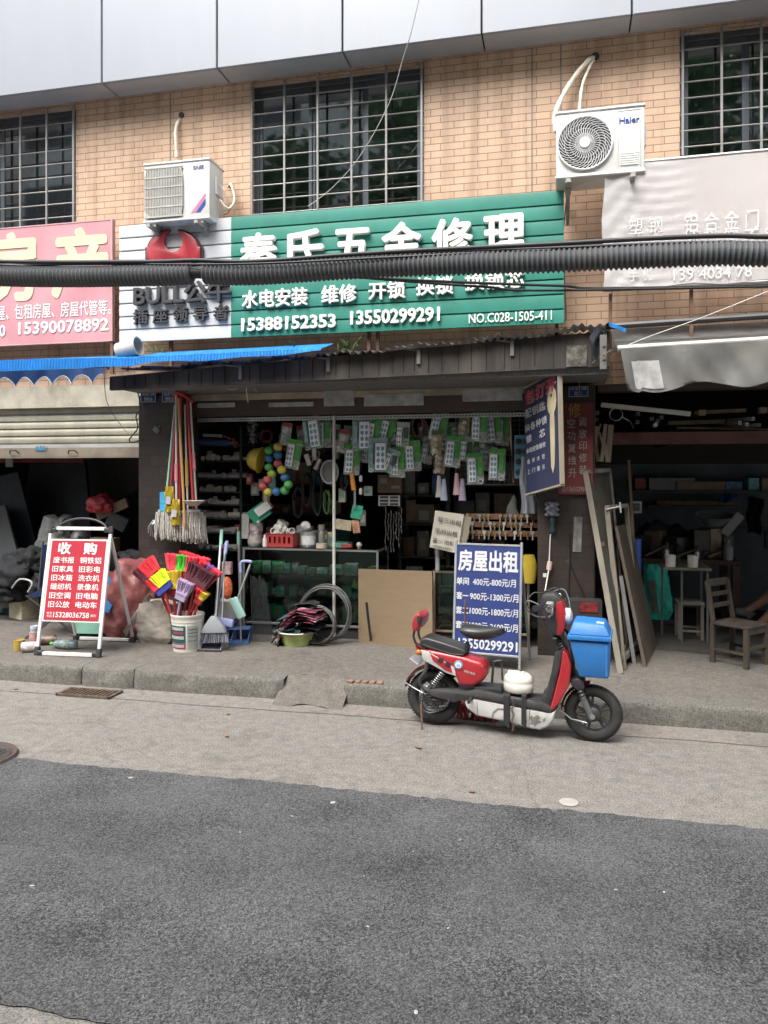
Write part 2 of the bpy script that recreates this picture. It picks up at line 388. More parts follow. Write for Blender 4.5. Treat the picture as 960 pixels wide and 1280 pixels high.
# a patch of brick rubble in the kerb break
b = MB()
for k in range(5): b.box((xb + .05 + .055 * k, 5.57 + rnd.uniform(-.01, .01), .158), (.045, .05, .02), rot=(rnd.uniform(-.2, .2), rnd.uniform(-.2, .2), rnd.uniform(-.3, .3)))
tag(b.build('brick_rubble', mat('rubble_brick', (.2, .12, .08), .9, bump=.4), bv=.004), kind='stuff')
# litter and flattened specks on the road
b = MB(); specs = [(163, 972, .03), (416, 1003, .03), (40, 1107, .022), (365, 1020, .02), (455, 1095, .012), (575, 1050, .012), (770, 1112, .014), (560, 1160, .012), (830, 1115, .012), (520, 1265, .02), (640, 965, .012), (300, 1040, .012), (905, 905, .02), (460, 1158, .014), (620, 985, .016)]
for x, y, r in specs:
    p = G(x, y, .008); b.ball((p.x, p.y, .008), r * .45, 9, 5, sc=(1.2, rnd.uniform(.6, 1), .12), rot=(0, 0, rnd.uniform(0, 3)))
for k in range(40):
    x, y = rnd.uniform(-4, 4), rnd.uniform(2.2, 5.45); b.ball((x, y, .009), rnd.uniform(.0015, .0035), 5, 4)
tag(b.build('road_litter', mat('litter_white', (.32, .31, .29), .8, var=.4)), kind='stuff')
b = MB()
for x, y in [(523, 935), (283, 920), (20, 862), (285, 893), (590, 990)]:
    p = G(x, y, .004); b.box((p.x, p.y, .009), (.05 * rnd.uniform(.4, 1.2), .02, .003), rot=(0, rnd.uniform(-.1, .1), rnd.uniform(0, 3)))
tag(b.build('litter', mat('litter_leaf', (.2, .12, .07), .8, var=.4)), kind='stuff')
p = G(711, 1003, .004)
b = MB(); b.lathe([(.05, .0), (.05, .004), (.042, .006)], 20, Matrix.Translation((p.x, p.y, .003)))
one(b, 'survey_marker', mat('marker_cement', (.3, .285, .26), .9, bump=.3), 'pale round cement disc set in the concrete beside the asphalt edge', 'marker')
# drain grate and manhole
a0, a1 = G(78, 868, .0), G(150, 872, .0)
p = G(112, 868, 0)
b = MB()
for k in range(13): b.box((p.x - .21 + .035 * k, p.y, .012), (.014, .17, .014))
b.box((p.x, p.y - .088, .012), (.46, .014, .016)); b.box((p.x, p.y + .088, .012), (.46, .014, .016)); b.box((p.x - .226, p.y, .012), (.014, .19, .016)); b.box((p.x + .226, p.y, .012), (.014, .19, .016))
dg = one(b, 'drain_grate', mat('rusty_iron', (.12, .085, .06), .75, .3, var=.4, scale=20, bump=.3), 'rusty iron drain grate lying at the foot of the kerb', 'grate')
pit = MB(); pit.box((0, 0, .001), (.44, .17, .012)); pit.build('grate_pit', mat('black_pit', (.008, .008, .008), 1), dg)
p = G(-32, 948, 0)
mh = T('manhole_cover', 'round cast iron manhole cover with brown rim at the asphalt edge', 'manhole cover', (p.x, p.y, 0))
b = MB(); b.lathe([(.2, .0), (.2, .012), (.195, .014)], 32)
for i in range(-5, 6):
    for j in range(-5, 6):
        if i * i + j * j < 26: b.box((i * .032, j * .032, .016), (.018, .018, .006))
b.build('cover_plate', mat('cast_iron', (.08, .075, .07), .6, .5, var=.3), mh)
b = MB(); b.tube([(.225 * math.cos(a * math.pi / 16), .225 * math.sin(a * math.pi / 16), .006) for a in range(32)], .018, 6, closed=True); b.build('rim', mat('manhole_rim', (.07, .05, .04), .8, var=.4), mh)

# ------------------------------------------------------------------ the building
bld = T('shop_building', 'tan tiled street building with open shop fronts and barred windows', 'building', (0, YW, 0))
def part(mb, name, m, parent=bld, **k): return mb.build(name, m, parent, world=True, **k)
Z0, Z1 = 2.50, 5.56
wins = [(PX(-190, YW), PX(95, YW)), (PX(313, YW), PX(530, YW)), (PX(850, YW), PX(1110, YW))]
WZ0, WZ1 = 4.18, 5.50
b = MB(); xs = [-16, *[q for w in wins for q in w], 10]
b.bb((-16, YW, Z0), (10, YW + .22, WZ0)); b.bb((-16, YW, WZ1), (10, YW + .22, Z1 + .5))
for i in range(0, len(xs), 2): b.bb((xs[i], YW, WZ0), (xs[i + 1], YW + .22, WZ1))
part(b, 'brick_wall', BRICK, smooth=0)
for px in (213, 665, 701): b = MB(); b.box((PX(px, YW), YW - .001, 4.85), (.012, .006, 1.3)); part(b, 'expansion_joint', mat('joint_grey', (.2, .19, .18), .8))
# window reveals, frames, panes, grilles, rooms behind
ALU = mat('window_aluminium', (.09, .105, .12), .4, .5); STEEL = mat('stainless', (.26, .255, .245), .5, .4, var=.25, scale=3)
WGL = glass('window_glass', (.62, .72, .74), .03, 2.6)
CURT = mat('curtain', (.34, .42, .40), .9, var=.2)
for wi, (x0, x1) in enumerate(wins):
    yf = YW + .10; b = MB(); w = x1 - x0
    for a, c in (((x0, yf, WZ0), (x1, yf + .06, WZ0 + .05)), ((x0, yf, WZ1 - .05), (x1, yf + .06, WZ1)), ((x0, yf, WZ0 + .05), (x0 + .05, yf + .06, WZ1 - .05)), ((x1 - .05, yf, WZ0 + .05), (x1, yf + .06, WZ1 - .05))): b.bb(a, c)
    fr = part(b, 'window', ALU, bv=.004)
    ncol = 3
    for k in range(ncol):
        a = x0 + .052 + (w - .104) * k / ncol; c = x0 + .052 + (w - .104) * (k + 1) / ncol; yo = yf + .012 + .02 * (k % 2)
        b = MB(); e = .03
        b.bb((a, yo, WZ0 + .052), (a + e, yo + .02, WZ1 - .052)); b.bb((c - e, yo, WZ0 + .052), (c, yo + .02, WZ1 - .052)); b.bb((a + e, yo, WZ0 + .052), (c - e, yo + .02, WZ0 + .09)); b.bb((a + e, yo, WZ1 - .09), (c - e, yo + .02, WZ1 - .052))
        part(b, 'sash', ALU, fr)
        b = MB(); b.bb((a + e, yo + .008, WZ0 + .09), (c - e, yo + .012, WZ1 - .09)); part(b, 'pane', WGL, fr, smooth=0)
    b = MB(); yg = YW - .012
    nv = max(3, round(w / .325)); 
    for k in range(nv + 1): b.box((x0 + .02 + (w - .04) * k / nv, yg, (WZ0 + WZ1) / 2), (.021, .021, WZ1 - WZ0))
    part(b, 'grille_post', STEEL, fr, bv=.003)
    b = MB()
    for k in range(10):
        z = WZ0 + .04 + k * (WZ1 - WZ0 - .08) / 9; b.tube([(x0, yg + .002, z), (x1, yg + .002, z)], .007, 6)
    part(b, 'grille_bar', STEEL, fr)
    # a sagging pale curtain inside
    b = MB(); zc = WZ0 + (.75 if wi == 1 else 1.3)
    b.grid(lambda u, v: (x0 + w * u, yf + .22 + .03 * math.sin(u * 40 + wi) + .02 * math.sin(u * 17), zc - (.05 + .5 * (1 - u) * (wi == 1) + (.75 if wi != 1 else .12)) * v + (.12 * math.sin(u * 3) if wi == 1 else 0)), 60, 6)
    part(b, 'curtain', CURT, fr)
b = MB(); b.bb((-16, 9.0, 3.0), (10, 9.1, 5.9)); b.bb((-16, YW + .22, 3.0), (10, 9.0, 3.05)); b.bb((-16, YW + .22, 5.56), (10, 9.0, 5.62))
part(b, 'upper_room', mat('dim_room', (.42, .50, .54), .9), smooth=0)
# parapet cladding and soffit, one part per panel
CLAD = mat('parapet_cladding', (.295, .315, .35), .38, .15, var=.04, scale=1.5, dirt=.3, dcol='8e8a94', dscale=1.6, streak=.25)
SOFF = mat('soffit_cladding', (.42, .43, .45), .4, .2, var=.06)
zs = 1.7 + YF * 551 / 960
jx = [PX(q, YF) for q in (-420, -240, -50, 127, 271, 428, 602, 790, 1000, 1240)]
for a, c in zip(jx, jx[1:]):
    b = MB(); b.bb((a + .007, YF, zs), (c - .007, YF + .03, zs + 2.2)); part(b, 'fascia_panel', CLAD, bv=.006)
    b = MB(); b.bb((a + .007, YF + .032, zs + .004), (c - .007, YW - .004, zs + .03)); part(b, 'soffit_panel', SOFF, bv=.004)
b = MB(); b.bb((-16, YF + .04, zs + .034), (10, YW + .2, zs + 2.2)); part(b, 'parapet_core', mat('parapet_dark', (.03, .03, .033), .9), smooth=0)
# pillars, party walls, ceilings, floor-level walls of the three shops
XL0, XL1 = PX(173, 6.72), PX(226, 6.72); XR0, XR1 = PX(672, 6.78), PX(744, 6.78)
b = MB(); b.bb((XL0, 6.72, PAV), (XL1, 7.08, 2.48)); part(b, 'pillar', PILL, bv=.006)
b = MB(); b.bb((XR0, 6.78, PAV), (XR1, 7.1, 2.48)); part(b, 'pillar', PILL, bv=.006)
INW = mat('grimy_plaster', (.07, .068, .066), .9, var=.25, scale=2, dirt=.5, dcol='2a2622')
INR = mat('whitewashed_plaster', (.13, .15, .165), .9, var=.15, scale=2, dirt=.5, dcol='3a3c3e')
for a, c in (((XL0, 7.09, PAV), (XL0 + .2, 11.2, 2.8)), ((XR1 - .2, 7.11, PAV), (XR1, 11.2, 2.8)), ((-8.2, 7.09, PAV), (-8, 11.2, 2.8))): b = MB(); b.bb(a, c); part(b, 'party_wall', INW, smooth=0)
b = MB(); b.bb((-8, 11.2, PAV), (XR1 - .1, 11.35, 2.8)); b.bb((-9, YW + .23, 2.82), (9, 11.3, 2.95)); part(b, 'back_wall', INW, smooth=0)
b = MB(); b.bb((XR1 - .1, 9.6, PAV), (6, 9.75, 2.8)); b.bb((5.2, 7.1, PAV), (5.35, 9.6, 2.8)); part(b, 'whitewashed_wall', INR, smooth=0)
# lintel over the hardware shop: cream strip, dark band; beam over the shutter
CREAM = mat('cream_trim', (.36, .31, .23), .7, dirt=.5, var=.2); DKBR = mat('dark_brown_paint', (.06, .04, .034), .6, dirt=.3, dcol='6a625a')
b = MB(); b.bb((XL1, 6.925, 2.435), (XR0 + .02, 6.95, 2.498)); part(b, 'lintel_strip', CREAM, bv=.003)
b = MB(); b.bb((XL1, 6.94, 2.28), (XR0 + .02, 6.99, 2.433)); part(b, 'lintel', DKBR)
PLQ = mat('galvanised_sheet', (.42, .43, .43), .5, .4, var=.25, scale=14, dirt=.4, dcol='5a5550')
for x0, x1, y0, y1 in ((405, 443, 487, 508), (455, 530, 491, 508), (578, 653, 485, 502), (336, 392, 502, 509), (247, 294, 503, 510)):
    b = MB(); q0, q1 = P(x0, y1, 6.93), P(x1, y0, 6.93); b.bb((q0.x, 6.92, q0.z), (q1.x, 6.936, q1.z)); part(b, 'patch_plate', PLQ, bv=.003)
b = MB(); b.bb((-8, 6.9, 2.40), (XL0 - .002, 7.0, 2.62)); part(b, 'shutter_beam', mat('old_white_paint', (.40, .37, .28), .8, dirt=.6, dcol='4c463c', var=.2))
# roller shutter of the left shop, half up
SH = mat('shutter_slats', (.40, .38, .28), .55, .1, var=.12, dirt=.45, dcol='5a5040', streak=.3)
b = MB(); x0, x1 = -8, XL0 - .01
ztop, zbot = 2.41, 2.03; n = 5; hgt = (ztop - zbot) / n
prof = []
for i in range(n):
    z = ztop - i * hgt
    prof += [(0, z), (-.012, z - hgt * .2), (-.016, z - hgt * .5), (-.012, z - hgt * .82), (.006, z - hgt * .9), (.006, z - hgt)]
b.grid(lambda u, v: (x0 + (x1 - x0) * u, 6.98 + prof[round(v * (len(prof) - 1))][0], prof[round(v * (len(prof) - 1))][1]), 1, len(prof) - 1)
shu = part(b, 'roller_shutter', SH, smooth=30)
b = MB(); b.bb((x0, 6.955, 1.99), (x1, 6.985, 2.028)); part(b, 'slat', mat('shutter_white', (.6, .58, .52), .5, dirt=.3), shu)
b = MB(); b.bb((x0, 6.95, 1.90), (x1, 6.985, 1.988)); b.bb((x0, 6.94, 1.885), (x1, 6.99, 1.898)); part(b, 'bottom_rail', mat('shutter_rail', (.4, .34, .25), .6, dirt=.6, dcol='5a4430'), shu)
for px in (12, 85):
    q = P(px, 567, 6.94); b = MB(); b.tube([(q.x, 6.945, q.z), (q.x + .02, 6.92, q.z + .03), (q.x + .09, 6.92, q.z + .03), (q.x + .11, 6.945, q.z)], .006, 6)
    part(b, 'handle', mat('black_metal', (.03, .03, .03), .5, .5), shu)
q = P(51, 560, 6.945); b = MB(); b.box((q.x, 6.945, q.z), (.12, .006, .05)); st_ = part(b, 'sticker', mat('sticker_blue', (.1, .32, .55), .5), shu)
wtext('开锁 修锁', mat('white_ink', (.75, .75, .73), .6), shu, 44, 58, 556, 560, 6.9405, ext=.0006)
# canopy: concrete slab, tilted brown fascia boards, corrugated sheets, brackets
cx0, cx1 = PX(136, 6.2), PX(762, 6.2)
can = MB(); can.bb((cx0, 6.26, 2.5), (cx1, 6.93, 2.56)); canopy = part(can, 'canopy', make_concrete('canopy_concrete', (.16, .155, .15), .3, .5, 2, (.09, .085, .08)))
b = MB(); zl0, zl1, zr0, zr1 = 2.475, 2.60, 2.555, 2.83
b.prism([(cx0, zl0), (cx1, zr0), (cx1, zr1), (cx0, zl1)], .03, Matrix.Translation((0, 6.22, 0)))
FASC = mat('fascia_boards', (.032, .026, .022), .75, var=.5, scale=4, dirt=.55, dcol='5c554e', dscale=4, streak=.2, bump=.4, bscale=12)
part(b, 'fascia_board', FASC, canopy)
k = 0; x = cx0
while x < cx1:
    u = (x - cx0) / (cx1 - cx0); b = MB(); b.box((x, 6.217, (zl0 + (zr0 - zl0) * u + zl1 + (zr1 - zl1) * u) / 2), (rnd.uniform(.002, .006), .005, rnd.uniform(.6, .95) * ((zl1 - zl0) + ((zr1 - zr0) - (zl1 - zl0)) * u))); x += .09 + .06 * rnd.random(); k += 1
    part(b, 'board_gap', mat('gap_black', (.012, .011, .01), .9), canopy)
CORR = mat('corrugated_grey', (.2, .19, .18), .6, .3, var=.35, scale=4, dirt=.6, dcol='4a3426')
def corr(x0, x1, zl, zr, yf, yb, rise, amp=.012, pitch=.065, th=.003):
    n = int((x1 - x0) / pitch * 6); b = MB()
    b.grid(lambda u, v: (x0 + (x1 - x0) * u, yf + (yb - yf) * v, zl + (zr - zl) * u + rise * v + amp * math.sin(u * (x1 - x0) / pitch * 2 * math.pi) + .012 * math.sin(u * 23) + .009 * math.sin(u * 71 + 1) * (1 - v)), n, 4, th)
    return b
part(corr(PX(395, 6.15), cx1 + .02, 2.70, 2.87, 6.13, 6.94, .1), 'corrugated_sheet', CORR, canopy)
part(corr(PX(150, 6.15), PX(470, 6.15), 2.645, 2.73, 6.16, 6.94, .1), 'corrugated_sheet', CORR, canopy)
for px, py in ((300, 440), (410, 436), (523, 425), (640, 418), (756, 440)):
    q = P(px, py, 6.2); u = (q.x - cx0) / (cx1 - cx0); z1 = zl1 + (zr1 - zl1) * u
    b = MB(); b.bar((q.x, 6.205, z1 - .01), (q.x, 6.205, z1 - .13), .03, .012); b.bar((q.x - .01, 6.2, z1 - .02), (q.x - .13, 6.2, z1 - .005), .022, .01)
    part(b, 'bracket', mat('pale_steel', (.2, .195, .18), .5, .4, dirt=.5), canopy)
q = P(721, 445, 6.2); b = MB(); b.box((q.x, 6.212, q.z), (.16, .012, .17)); part(b, 'patch_board', mat('plastered_board', (.05, .045, .04), .8, dirt=.9, dcol='8a8578', dscale=14), canopy, bv=.004)
# ------------------------------------------------------------------ signs on the facade
WHT = mat('sign_white', (.52, .54, .56), .45, var=.05, dirt=.25, dcol='8c8578', dscale=1.5); GRN = mat('sign_green', (.02, .185, .14), .45, var=.1, dirt=.15, dcol='3a6a58')
LETW = mat('letter_white', (.78, .77, .73), .5, var=.04); LETB = mat('letter_black', (.045, .045, .05), .5)
SY = 6.60
zt, zb = CAMZ + SY * 350 / 960, CAMZ + SY * 186 / 960
xw0, xg0, xg1 = PX(149, SY), PX(289, SY), PX(705, SY)
sg = T('shop_signboard', 'long green and white slatted shop sign with raised white lettering over the hardware shop', 'signboard', ((xw0 + xg1) / 2, SY, zb))
def slats(x0, x1, n, m, name):
    b = MB(); h = (zt - zb) / n
    for i in range(n):
        z = zb + i * h; b.prism([(0, 0), (.016, .002), (.018, h * .5), (.012, h - .012), (0, h - .012)], x1 - x0, Matrix.Translation((x0, SY + .018, z)) @ Matrix(((0, 1, 0, 0), (-1, 0, 0, 0), (0, 0, 1, 0), (0, 0, 0, 1))))
    b.box(((x0 + x1) / 2, SY + .026, (zt + zb) / 2), (x1 - x0 - .01, .012, zt - zb - .02))
    return b.build(name, m, sg, world=True)
slats(xw0, xg0 - .002, 9, WHT, 'white_panel'); slats(xg0, xg1, 9, GRN, 'green_panel')
chars = '秦氏五金修理'; ed = [(297, 351), (357, 408), (411, 463), (470, 523), (536, 590), (606, 664)]
xs0, xs1 = PX(297, SY), PX(664, SY); step = (xs1 - xs0) / 6
for i, ch in enumerate(chars):
    h = .36 if ch != '五' else .31
    text(ch, LETW, sg, Matrix.Translation((xs0 + step * (i + .5) , SY - .028, 3.735)) @ UPX, w=step * .80, h=h, ext=.022, bold=.03, name='raised_letter')
for tx, x0, x1, yt, yb in (('水电安装', 303, 385, 361, 384), ('维修', 402, 446, 356, 379), ('开锁', 461, 507, 352, 374), ('换锁', 520, 567, 346, 369), ('换锁芯', 581, 656, 340, 362)):
    wtext(tx, LETW, sg, x0, x1, yt, yb, SY - .016, ext=.012, bold=.022)
wtext('15388152353', LETW, sg, 302, 420, 395, 412, SY - .014, ext=.01, bold=.03)
wtext('13550299291', LETW, sg, 438, 550, 386, 404, SY - .014, ext=.01, bold=.03)
wtext('NO.C028-1505-411', LETW, sg, 586, 690, 390, 402, SY - .008, ext=.004, bold=.008)
wtext('BULL公牛', LETB, sg, 168, 288, 352, 381, SY - .03, ext=.02, bold=.03)
wtext('插 座 领 导 者', LETB, sg, 167, 286, 384, 403, SY - .016, ext=.012, bold=.02)
# bull head emblem: horned red badge with a dark rim
def P2(x, y): q = P(x, y, SY); return (q.x, q.z)
def arc2(cx, cy, rx, ry, a0, a1, n=9): return [(cx + rx * math.cos(R(a0 + (a1 - a0) * k / n)), cy - ry * math.sin(R(a0 + (a1 - a0) * k / n))) for k in range(n + 1)]
emb = [(186, 325), (186, 311)] + arc2(219, 314, 31, 25, 172, 100, 9) + arc2(219.5, 303, 11.5, 13, 112, 428, 14) + arc2(220, 314, 31, 25, 80, 8, 9) + [(253, 310), (253, 325), (243, 329), (236, 352), (204, 352), (197, 329)]
emb_ = [(186, 319), (190, 328), (196, 330), (200, 352), (240, 352), (243, 328), (252, 324), (253, 310), (247, 308), (240, 295), (229, 289), (222, 290), (230, 297), (231, 306), (224, 312), (214, 313), (208, 307), (209, 298), (216, 291), (206, 291), (197, 299), (193, 313), (186, 314)]
b = MB(); b.prism([P2(*q) for q in emb], .03, Matrix.Translation((0, SY - .05, 0)))
b.build('emblem', mat('emblem_red', (.33, .03, .04), .3, var=.2), sg, world=True, bv=.008, seg=2)
cxm, cym = 219.5, 318
b = MB(); b.prism([P2(cxm + (q[0] - cxm) * 1.07, cym + (q[1] - cym) * 1.07) for q in emb], .02, Matrix.Translation((0, SY - .03, 0)))
b.build('emblem_rim', mat('emblem_dark', (.02, .018, .02), .5), sg, world=True)
RUST = mat('rusty_steel', (.13, .075, .05), .85, .2, var=.4, scale=9, bump=.3)
for px in (462, 473, 160, 696, 215):
    b = MB(); x = PX(px, 6.7); b.bar((x, 6.68, zb - .26), (x, 6.68, zt - .05), .03); b.bar((x, 6.68, zb + .3), (x, YW, zb + .3), .03); b.build('strut', RUST, sg, world=True)
# pink printed banner sign
PK = mat('banner_pink', (.50, .23, .255), .6, var=.12, scale=2, dirt=.3, dcol='e0b8b8', dscale=1.2)
YP = 6.72; q0, q1 = P(141, 275, YP), P(139, 425, YP)
ps = T('property_signboard', 'faded pink property rental banner sign with pale yellow and white lettering', 'signboard', (q0.x - .9, YP, q1.z))
b = MB(); b.bb((q0.x - 2.4, YP, q1.z), (q0.x - .02, YP + .03, q0.z)); b.build('banner', PK, ps, world=True)
b = MB()
for a, c in (((q0.x - .02, YP - .008, q1.z - .012), (q0.x, YP + .04, q0.z + .012)), ((q0.x - 2.4, YP - .004, q0.z + .001), (q0.x - .021, YP + .035, q0.z + .012)), ((q0.x - 2.4, YP - .004, q1.z - .012), (q0.x - .021, YP + .035, q1.z - .001))): b.bb(a, c)
b.build('frame', mat('pink_frame', (.5, .3, .32), .5), ps, world=True)
YEL = mat('faded_yellow', (.62, .55, .38), .6); PWH = mat('print_white', (.72, .68, .68), .6)
wtext('产', YEL, ps, 64, 136, 284, 372, YP - .002, ext=.0015, bold=.035); wtext('房', YEL, ps, -22, 48, 290, 378, YP - .002, ext=.0015, bold=.035)
wtext('屋、包租房屋、房屋代管等。', PWH, ps, -4, 139, 378, 397, YP - .002, ext=.0015, bold=.012)
wtext('15390078892', PWH, ps, 23, 136, 400, 416, YP - .002, ext=.0015, bold=.025); wtext('0', PWH, ps, -1, 7, 406, 421, YP - .002, ext=.0015, bold=.02)
b = MB(); x = PX(139, 6.72); b.bar((x, 6.74, 2.7), (x, 6.74, q1.z - .013), .03); b.build('strut', RUST, ps, world=True)
# white banner on a tube frame
YB = 6.42
wb = T('white_banner', 'weathered white cloth banner with faded ghost lettering on a tube frame', 'banner', (PX(860, YB), YB, PZ(860, 360, YB)))
x0, x1 = PX(754, YB), PX(754, YB) + 2.6; z0, z1 = PZ(757, 361, YB), PZ(754, 208, YB)
def ban(u, v):
    z = z0 + (z1 - z0) * v + .01 * math.sin(u * 31) * (1 - v)
    w = .008 * math.sin(u * 19 + v * 3) * (.4 + .6 * (1 - abs(2 * v - 1))) + .004 * math.sin(v * 70 + 6 * math.sin(u * 9)) * max(0, math.sin(u * 11)) + .005 * math.sin((u * 3 - v) * 30) * max(0, .25 - u) * 4
    return (x0 + (x1 - x0) * u + .012 * math.sin(v * 9) * (u < .01), YB + w, z)
BN = mat('banner_cloth', (.74, .73, .735), .75, var=.04, scale=1.6, dirt=.2, dcol='d0c6c0', dscale=1.4)
b = MB(); b.grid(ban, 90, 40, .004); b.build('cloth', BN, wb, world=True, smooth=80)
GHO = mat('ghost_print', (.64, .63, .635), .6)
for tx, xa_, xb_, ya, yb_ in (('塑 钢', 786, 828, 272, 292), ('铝 合 金 门 窗', 855, 975, 263, 287), ('纱 窗', 786, 828, 293, 313), ('地 弹 窗 不 锈', 855, 975, 286, 308), ('手 机', 786, 815, 335, 351), ('139 4034 78', 842, 940, 334, 348)):
    wtext(tx, GHO, wb, xa_, xb_, ya, yb_, YB - .0135, ext=.0004, bold=0)
b = MB(); b.tube([(x0 - .01 + i * .1, YB + .015, z1 + .012 + .02 * (i * .1 / 2.6) ** 2) for i in range(28)], .018, 8)
b.tube([(x0, YB + .02, z0 - .005), (x1, YB + .02, z0 + .0)], .016, 8); b.build('tube_frame', mat('pale_tube', (.4, .39, .37), .4, .5, dirt=.5, dcol='5a4a3c'), wb, world=True)
for px in (763, 864, 980):
    b = MB(); x = PX(px, 6.5); b.bar((x, 6.5, 2.72), (x, 6.5, z0 - .025), .026); b.build('strut', RUST, wb, world=True)
b = MB()
for t in (0.02, .23, .5): b.tube([(x0 + 2.6 * t + .03 * math.cos(a), YB + .015, z1 + .012 + .024 * math.sin(a)) for a in [k * .7 for k in range(9)]], .003, 4)
b.build('tie_wire', mat('black_wire', (.02, .02, .022), .5), wb, world=True)

# ------------------------------------------------------------------ air conditioner outdoor units
ACW = mat('casing_white', (.68, .68, .66), .4, var=.05, dirt=.3, dcol='a09684', dscale=3); ACG = mat('casing_grey', (.32, .32, .31), .5, dirt=.4)
DARK = mat('dark_cavity', (.025, .025, .027), .7); INKB = mat('logo_blue', (.02, .06, .28), .4)
def ac_unit(label, x0, x1, y0, y1, Y, dep, round_grille, hose):
    """casing front spans the picture columns x0..x1 and rows y0..y1 (at its middle) on the plane Y"""
    a, c = PX(x0, Y), PX(x1, Y); xm = (x0 + x1) / 2; zb, zt = PZ(xm, y1, Y), PZ(xm, y0, Y); w, h = c - a, zt - zb
    t = T('air_conditioner', label, 'air conditioner', ((a + c) / 2, Y + dep / 2, zb))
    def b_(mb, name, m, **k): return mb.build(name, m, t, **k)
    b = MB(); b.box((0, 0, h / 2), (w, dep, h)); cas = b_(b, 'casing', ACW, bv=.012, seg=2)
    b = MB(); b.box((0, -.004, h + .004), (w + .012, dep + .014, .022)); b_(b, 'top_cover', ACW, bv=.006); b = MB(); b.box((0, -.004, .012), (w + .008, dep + .012, .03)); b_(b, 'base_tray', ACW, bv=.006)
    fx = -w * .17; r = min(h * .44, w * .31); yf = -dep / 2
    if round_grille:
        b = MB(); b.lathe([(r * .99, .0), (r * .99, .012)], 40, Matrix.Translation((fx, yf - .012, h / 2)) @ Matrix.Rotation(-math.pi / 2, 4, 'X')); b_(b, 'fan_opening', DARK)
        b = MB(); b.tube([(fx + r * math.cos(k * math.pi / 20), yf - .016, h / 2 + r * math.sin(k * math.pi / 20)) for k in range(40)], .009, 6, closed=True)
        for q in range(36):
            th = q * 2 * math.pi / 36; pts = []
            for k in range(6):
                rr = r * (.2 + .78 * k / 5); tt = th + .55 * math.sin(k / 5 * math.pi) * .6 - .5 * k / 5
                pts.append((fx + rr * math.cos(tt), yf - .018, h / 2 + rr * math.sin(tt)))
            b.tube(pts, .0035, 4)
        for rr in (.35, .55, .75): b.tube([(fx + r * rr * math.cos(k * math.pi / 16), yf - .018, h / 2 + r * rr * math.sin(k * math.pi / 16)) for k in range(32)], .0022, 4, closed=True)
        b_(b, 'fan_grille', mat('grille_white', (.6, .6, .6), .4)); b = MB()
        b.lathe([(r * .2, 0), (r * .19, .012), (r * .05, .016)], 20, Matrix.Translation((fx, yf - .016, h / 2)) @ Matrix.Rotation(math.pi / 2, 4, 'X')); b_(b, 'fan_hub', ACW)
    else:
        gw = w * .56; b = MB(); b.box((fx - .01, yf - .004, h / 2), (gw, .012, h * .84)); b_(b, 'fan_opening', DARK, bv=.01)
        b = MB()
        for k in range(23): b.box((fx - .01 - gw / 2 + gw * (k + .5) / 23, yf - .014, h / 2), (gw / 23 * .62, .01, h * .83))
        for k in range(6): b.box((fx - .01, yf - .016, h / 2 + h * .42 * (k / 2.5 - 1)), (gw + .02, .012, .012))
        b.tube([(fx - .01 + gw * .51 * (1 if math.cos(k * math.pi / 24) > 0 else -1) * abs(math.cos(k * math.pi / 24)) ** .35, yf - .014, h / 2 + h * .43 * (1 if math.sin(k * math.pi / 24) > 0 else -1) * abs(math.sin(k * math.pi / 24)) ** .35) for k in range(48)], .007, 5, closed=True)
        b_(b, 'fan_grille', mat('grille_beige', (.42, .41, .38), .5, dirt=.5, dcol='5a5448', scale=20))
    b = MB(); px = w * .33
    if round_grille:
        for k in range(6): b.box((px, yf - .004, h * .13 + k * .018), (w * .2, .008, .011))
        b.box((px, yf - .001, h * .13 + .045), (w * .2, .003, .115))
        b_(b, 'louvre', ACW)
        b = MB(); e = h * .94
        for dx in (-w * .125, w * .125): b.box((px + dx, yf - .001, h / 2), (.003, .004, e * .9))
        b.box((px, yf - .001, h * .945), (w * .25, .004, .003)); b_(b, 'panel_seam', ACG)
    # feet and wall brackets
    for sx in (-.36, .36):
        b = MB(); b.box((w * sx, 0, -.018), (.05, dep * .95, .034)); b.box((w * sx, .06, -.05), (.035, dep + .3, .03)); b.bar((w * sx, -.1, -.06), (w * sx, dep / 2 + .12, -.24), .03); b_(b, 'bracket', mat('bracket_steel', (.35, .34, .32), .5, .4, dirt=.5, dcol='5a4030'))
    b = MB(); b.box((w / 2 + .012, .02, h * .62), (.02, dep * .5, h * .3)); b_(b, 'valve_cover', ACW, bv=.006)
    for hp, rr in hose:
        b = MB(); pts = [Vector(q) - Vector((t.location)) for q in hp]
        sm = []
        for i in range(len(pts) - 1):
            for k in range(5):
                f = k / 5; p0 = pts[max(i - 1, 0)]; p1 = pts[i]; p2 = pts[i + 1]; p3 = pts[min(i + 2, len(pts) - 1)]
                sm.append(.5 * (2 * p1 + (p2 - p0) * f + (2 * p0 - 5 * p1 + 4 * p2 - p3) * f * f + (3 * p1 - p0 - 3 * p2 + p3) * f ** 3))
        sm.append(pts[-1]); b.tube(sm, [rr * (1 + .14 * math.sin(k * 2.2)) for k in range(len(sm))], 8); b_(b, 'hose', mat('taped_hose', (.62, .58, .48), .7, var=.15, scale=20, bump=.3), smooth=80)
    return t, w, h, dep, a, c
YA = 6.46
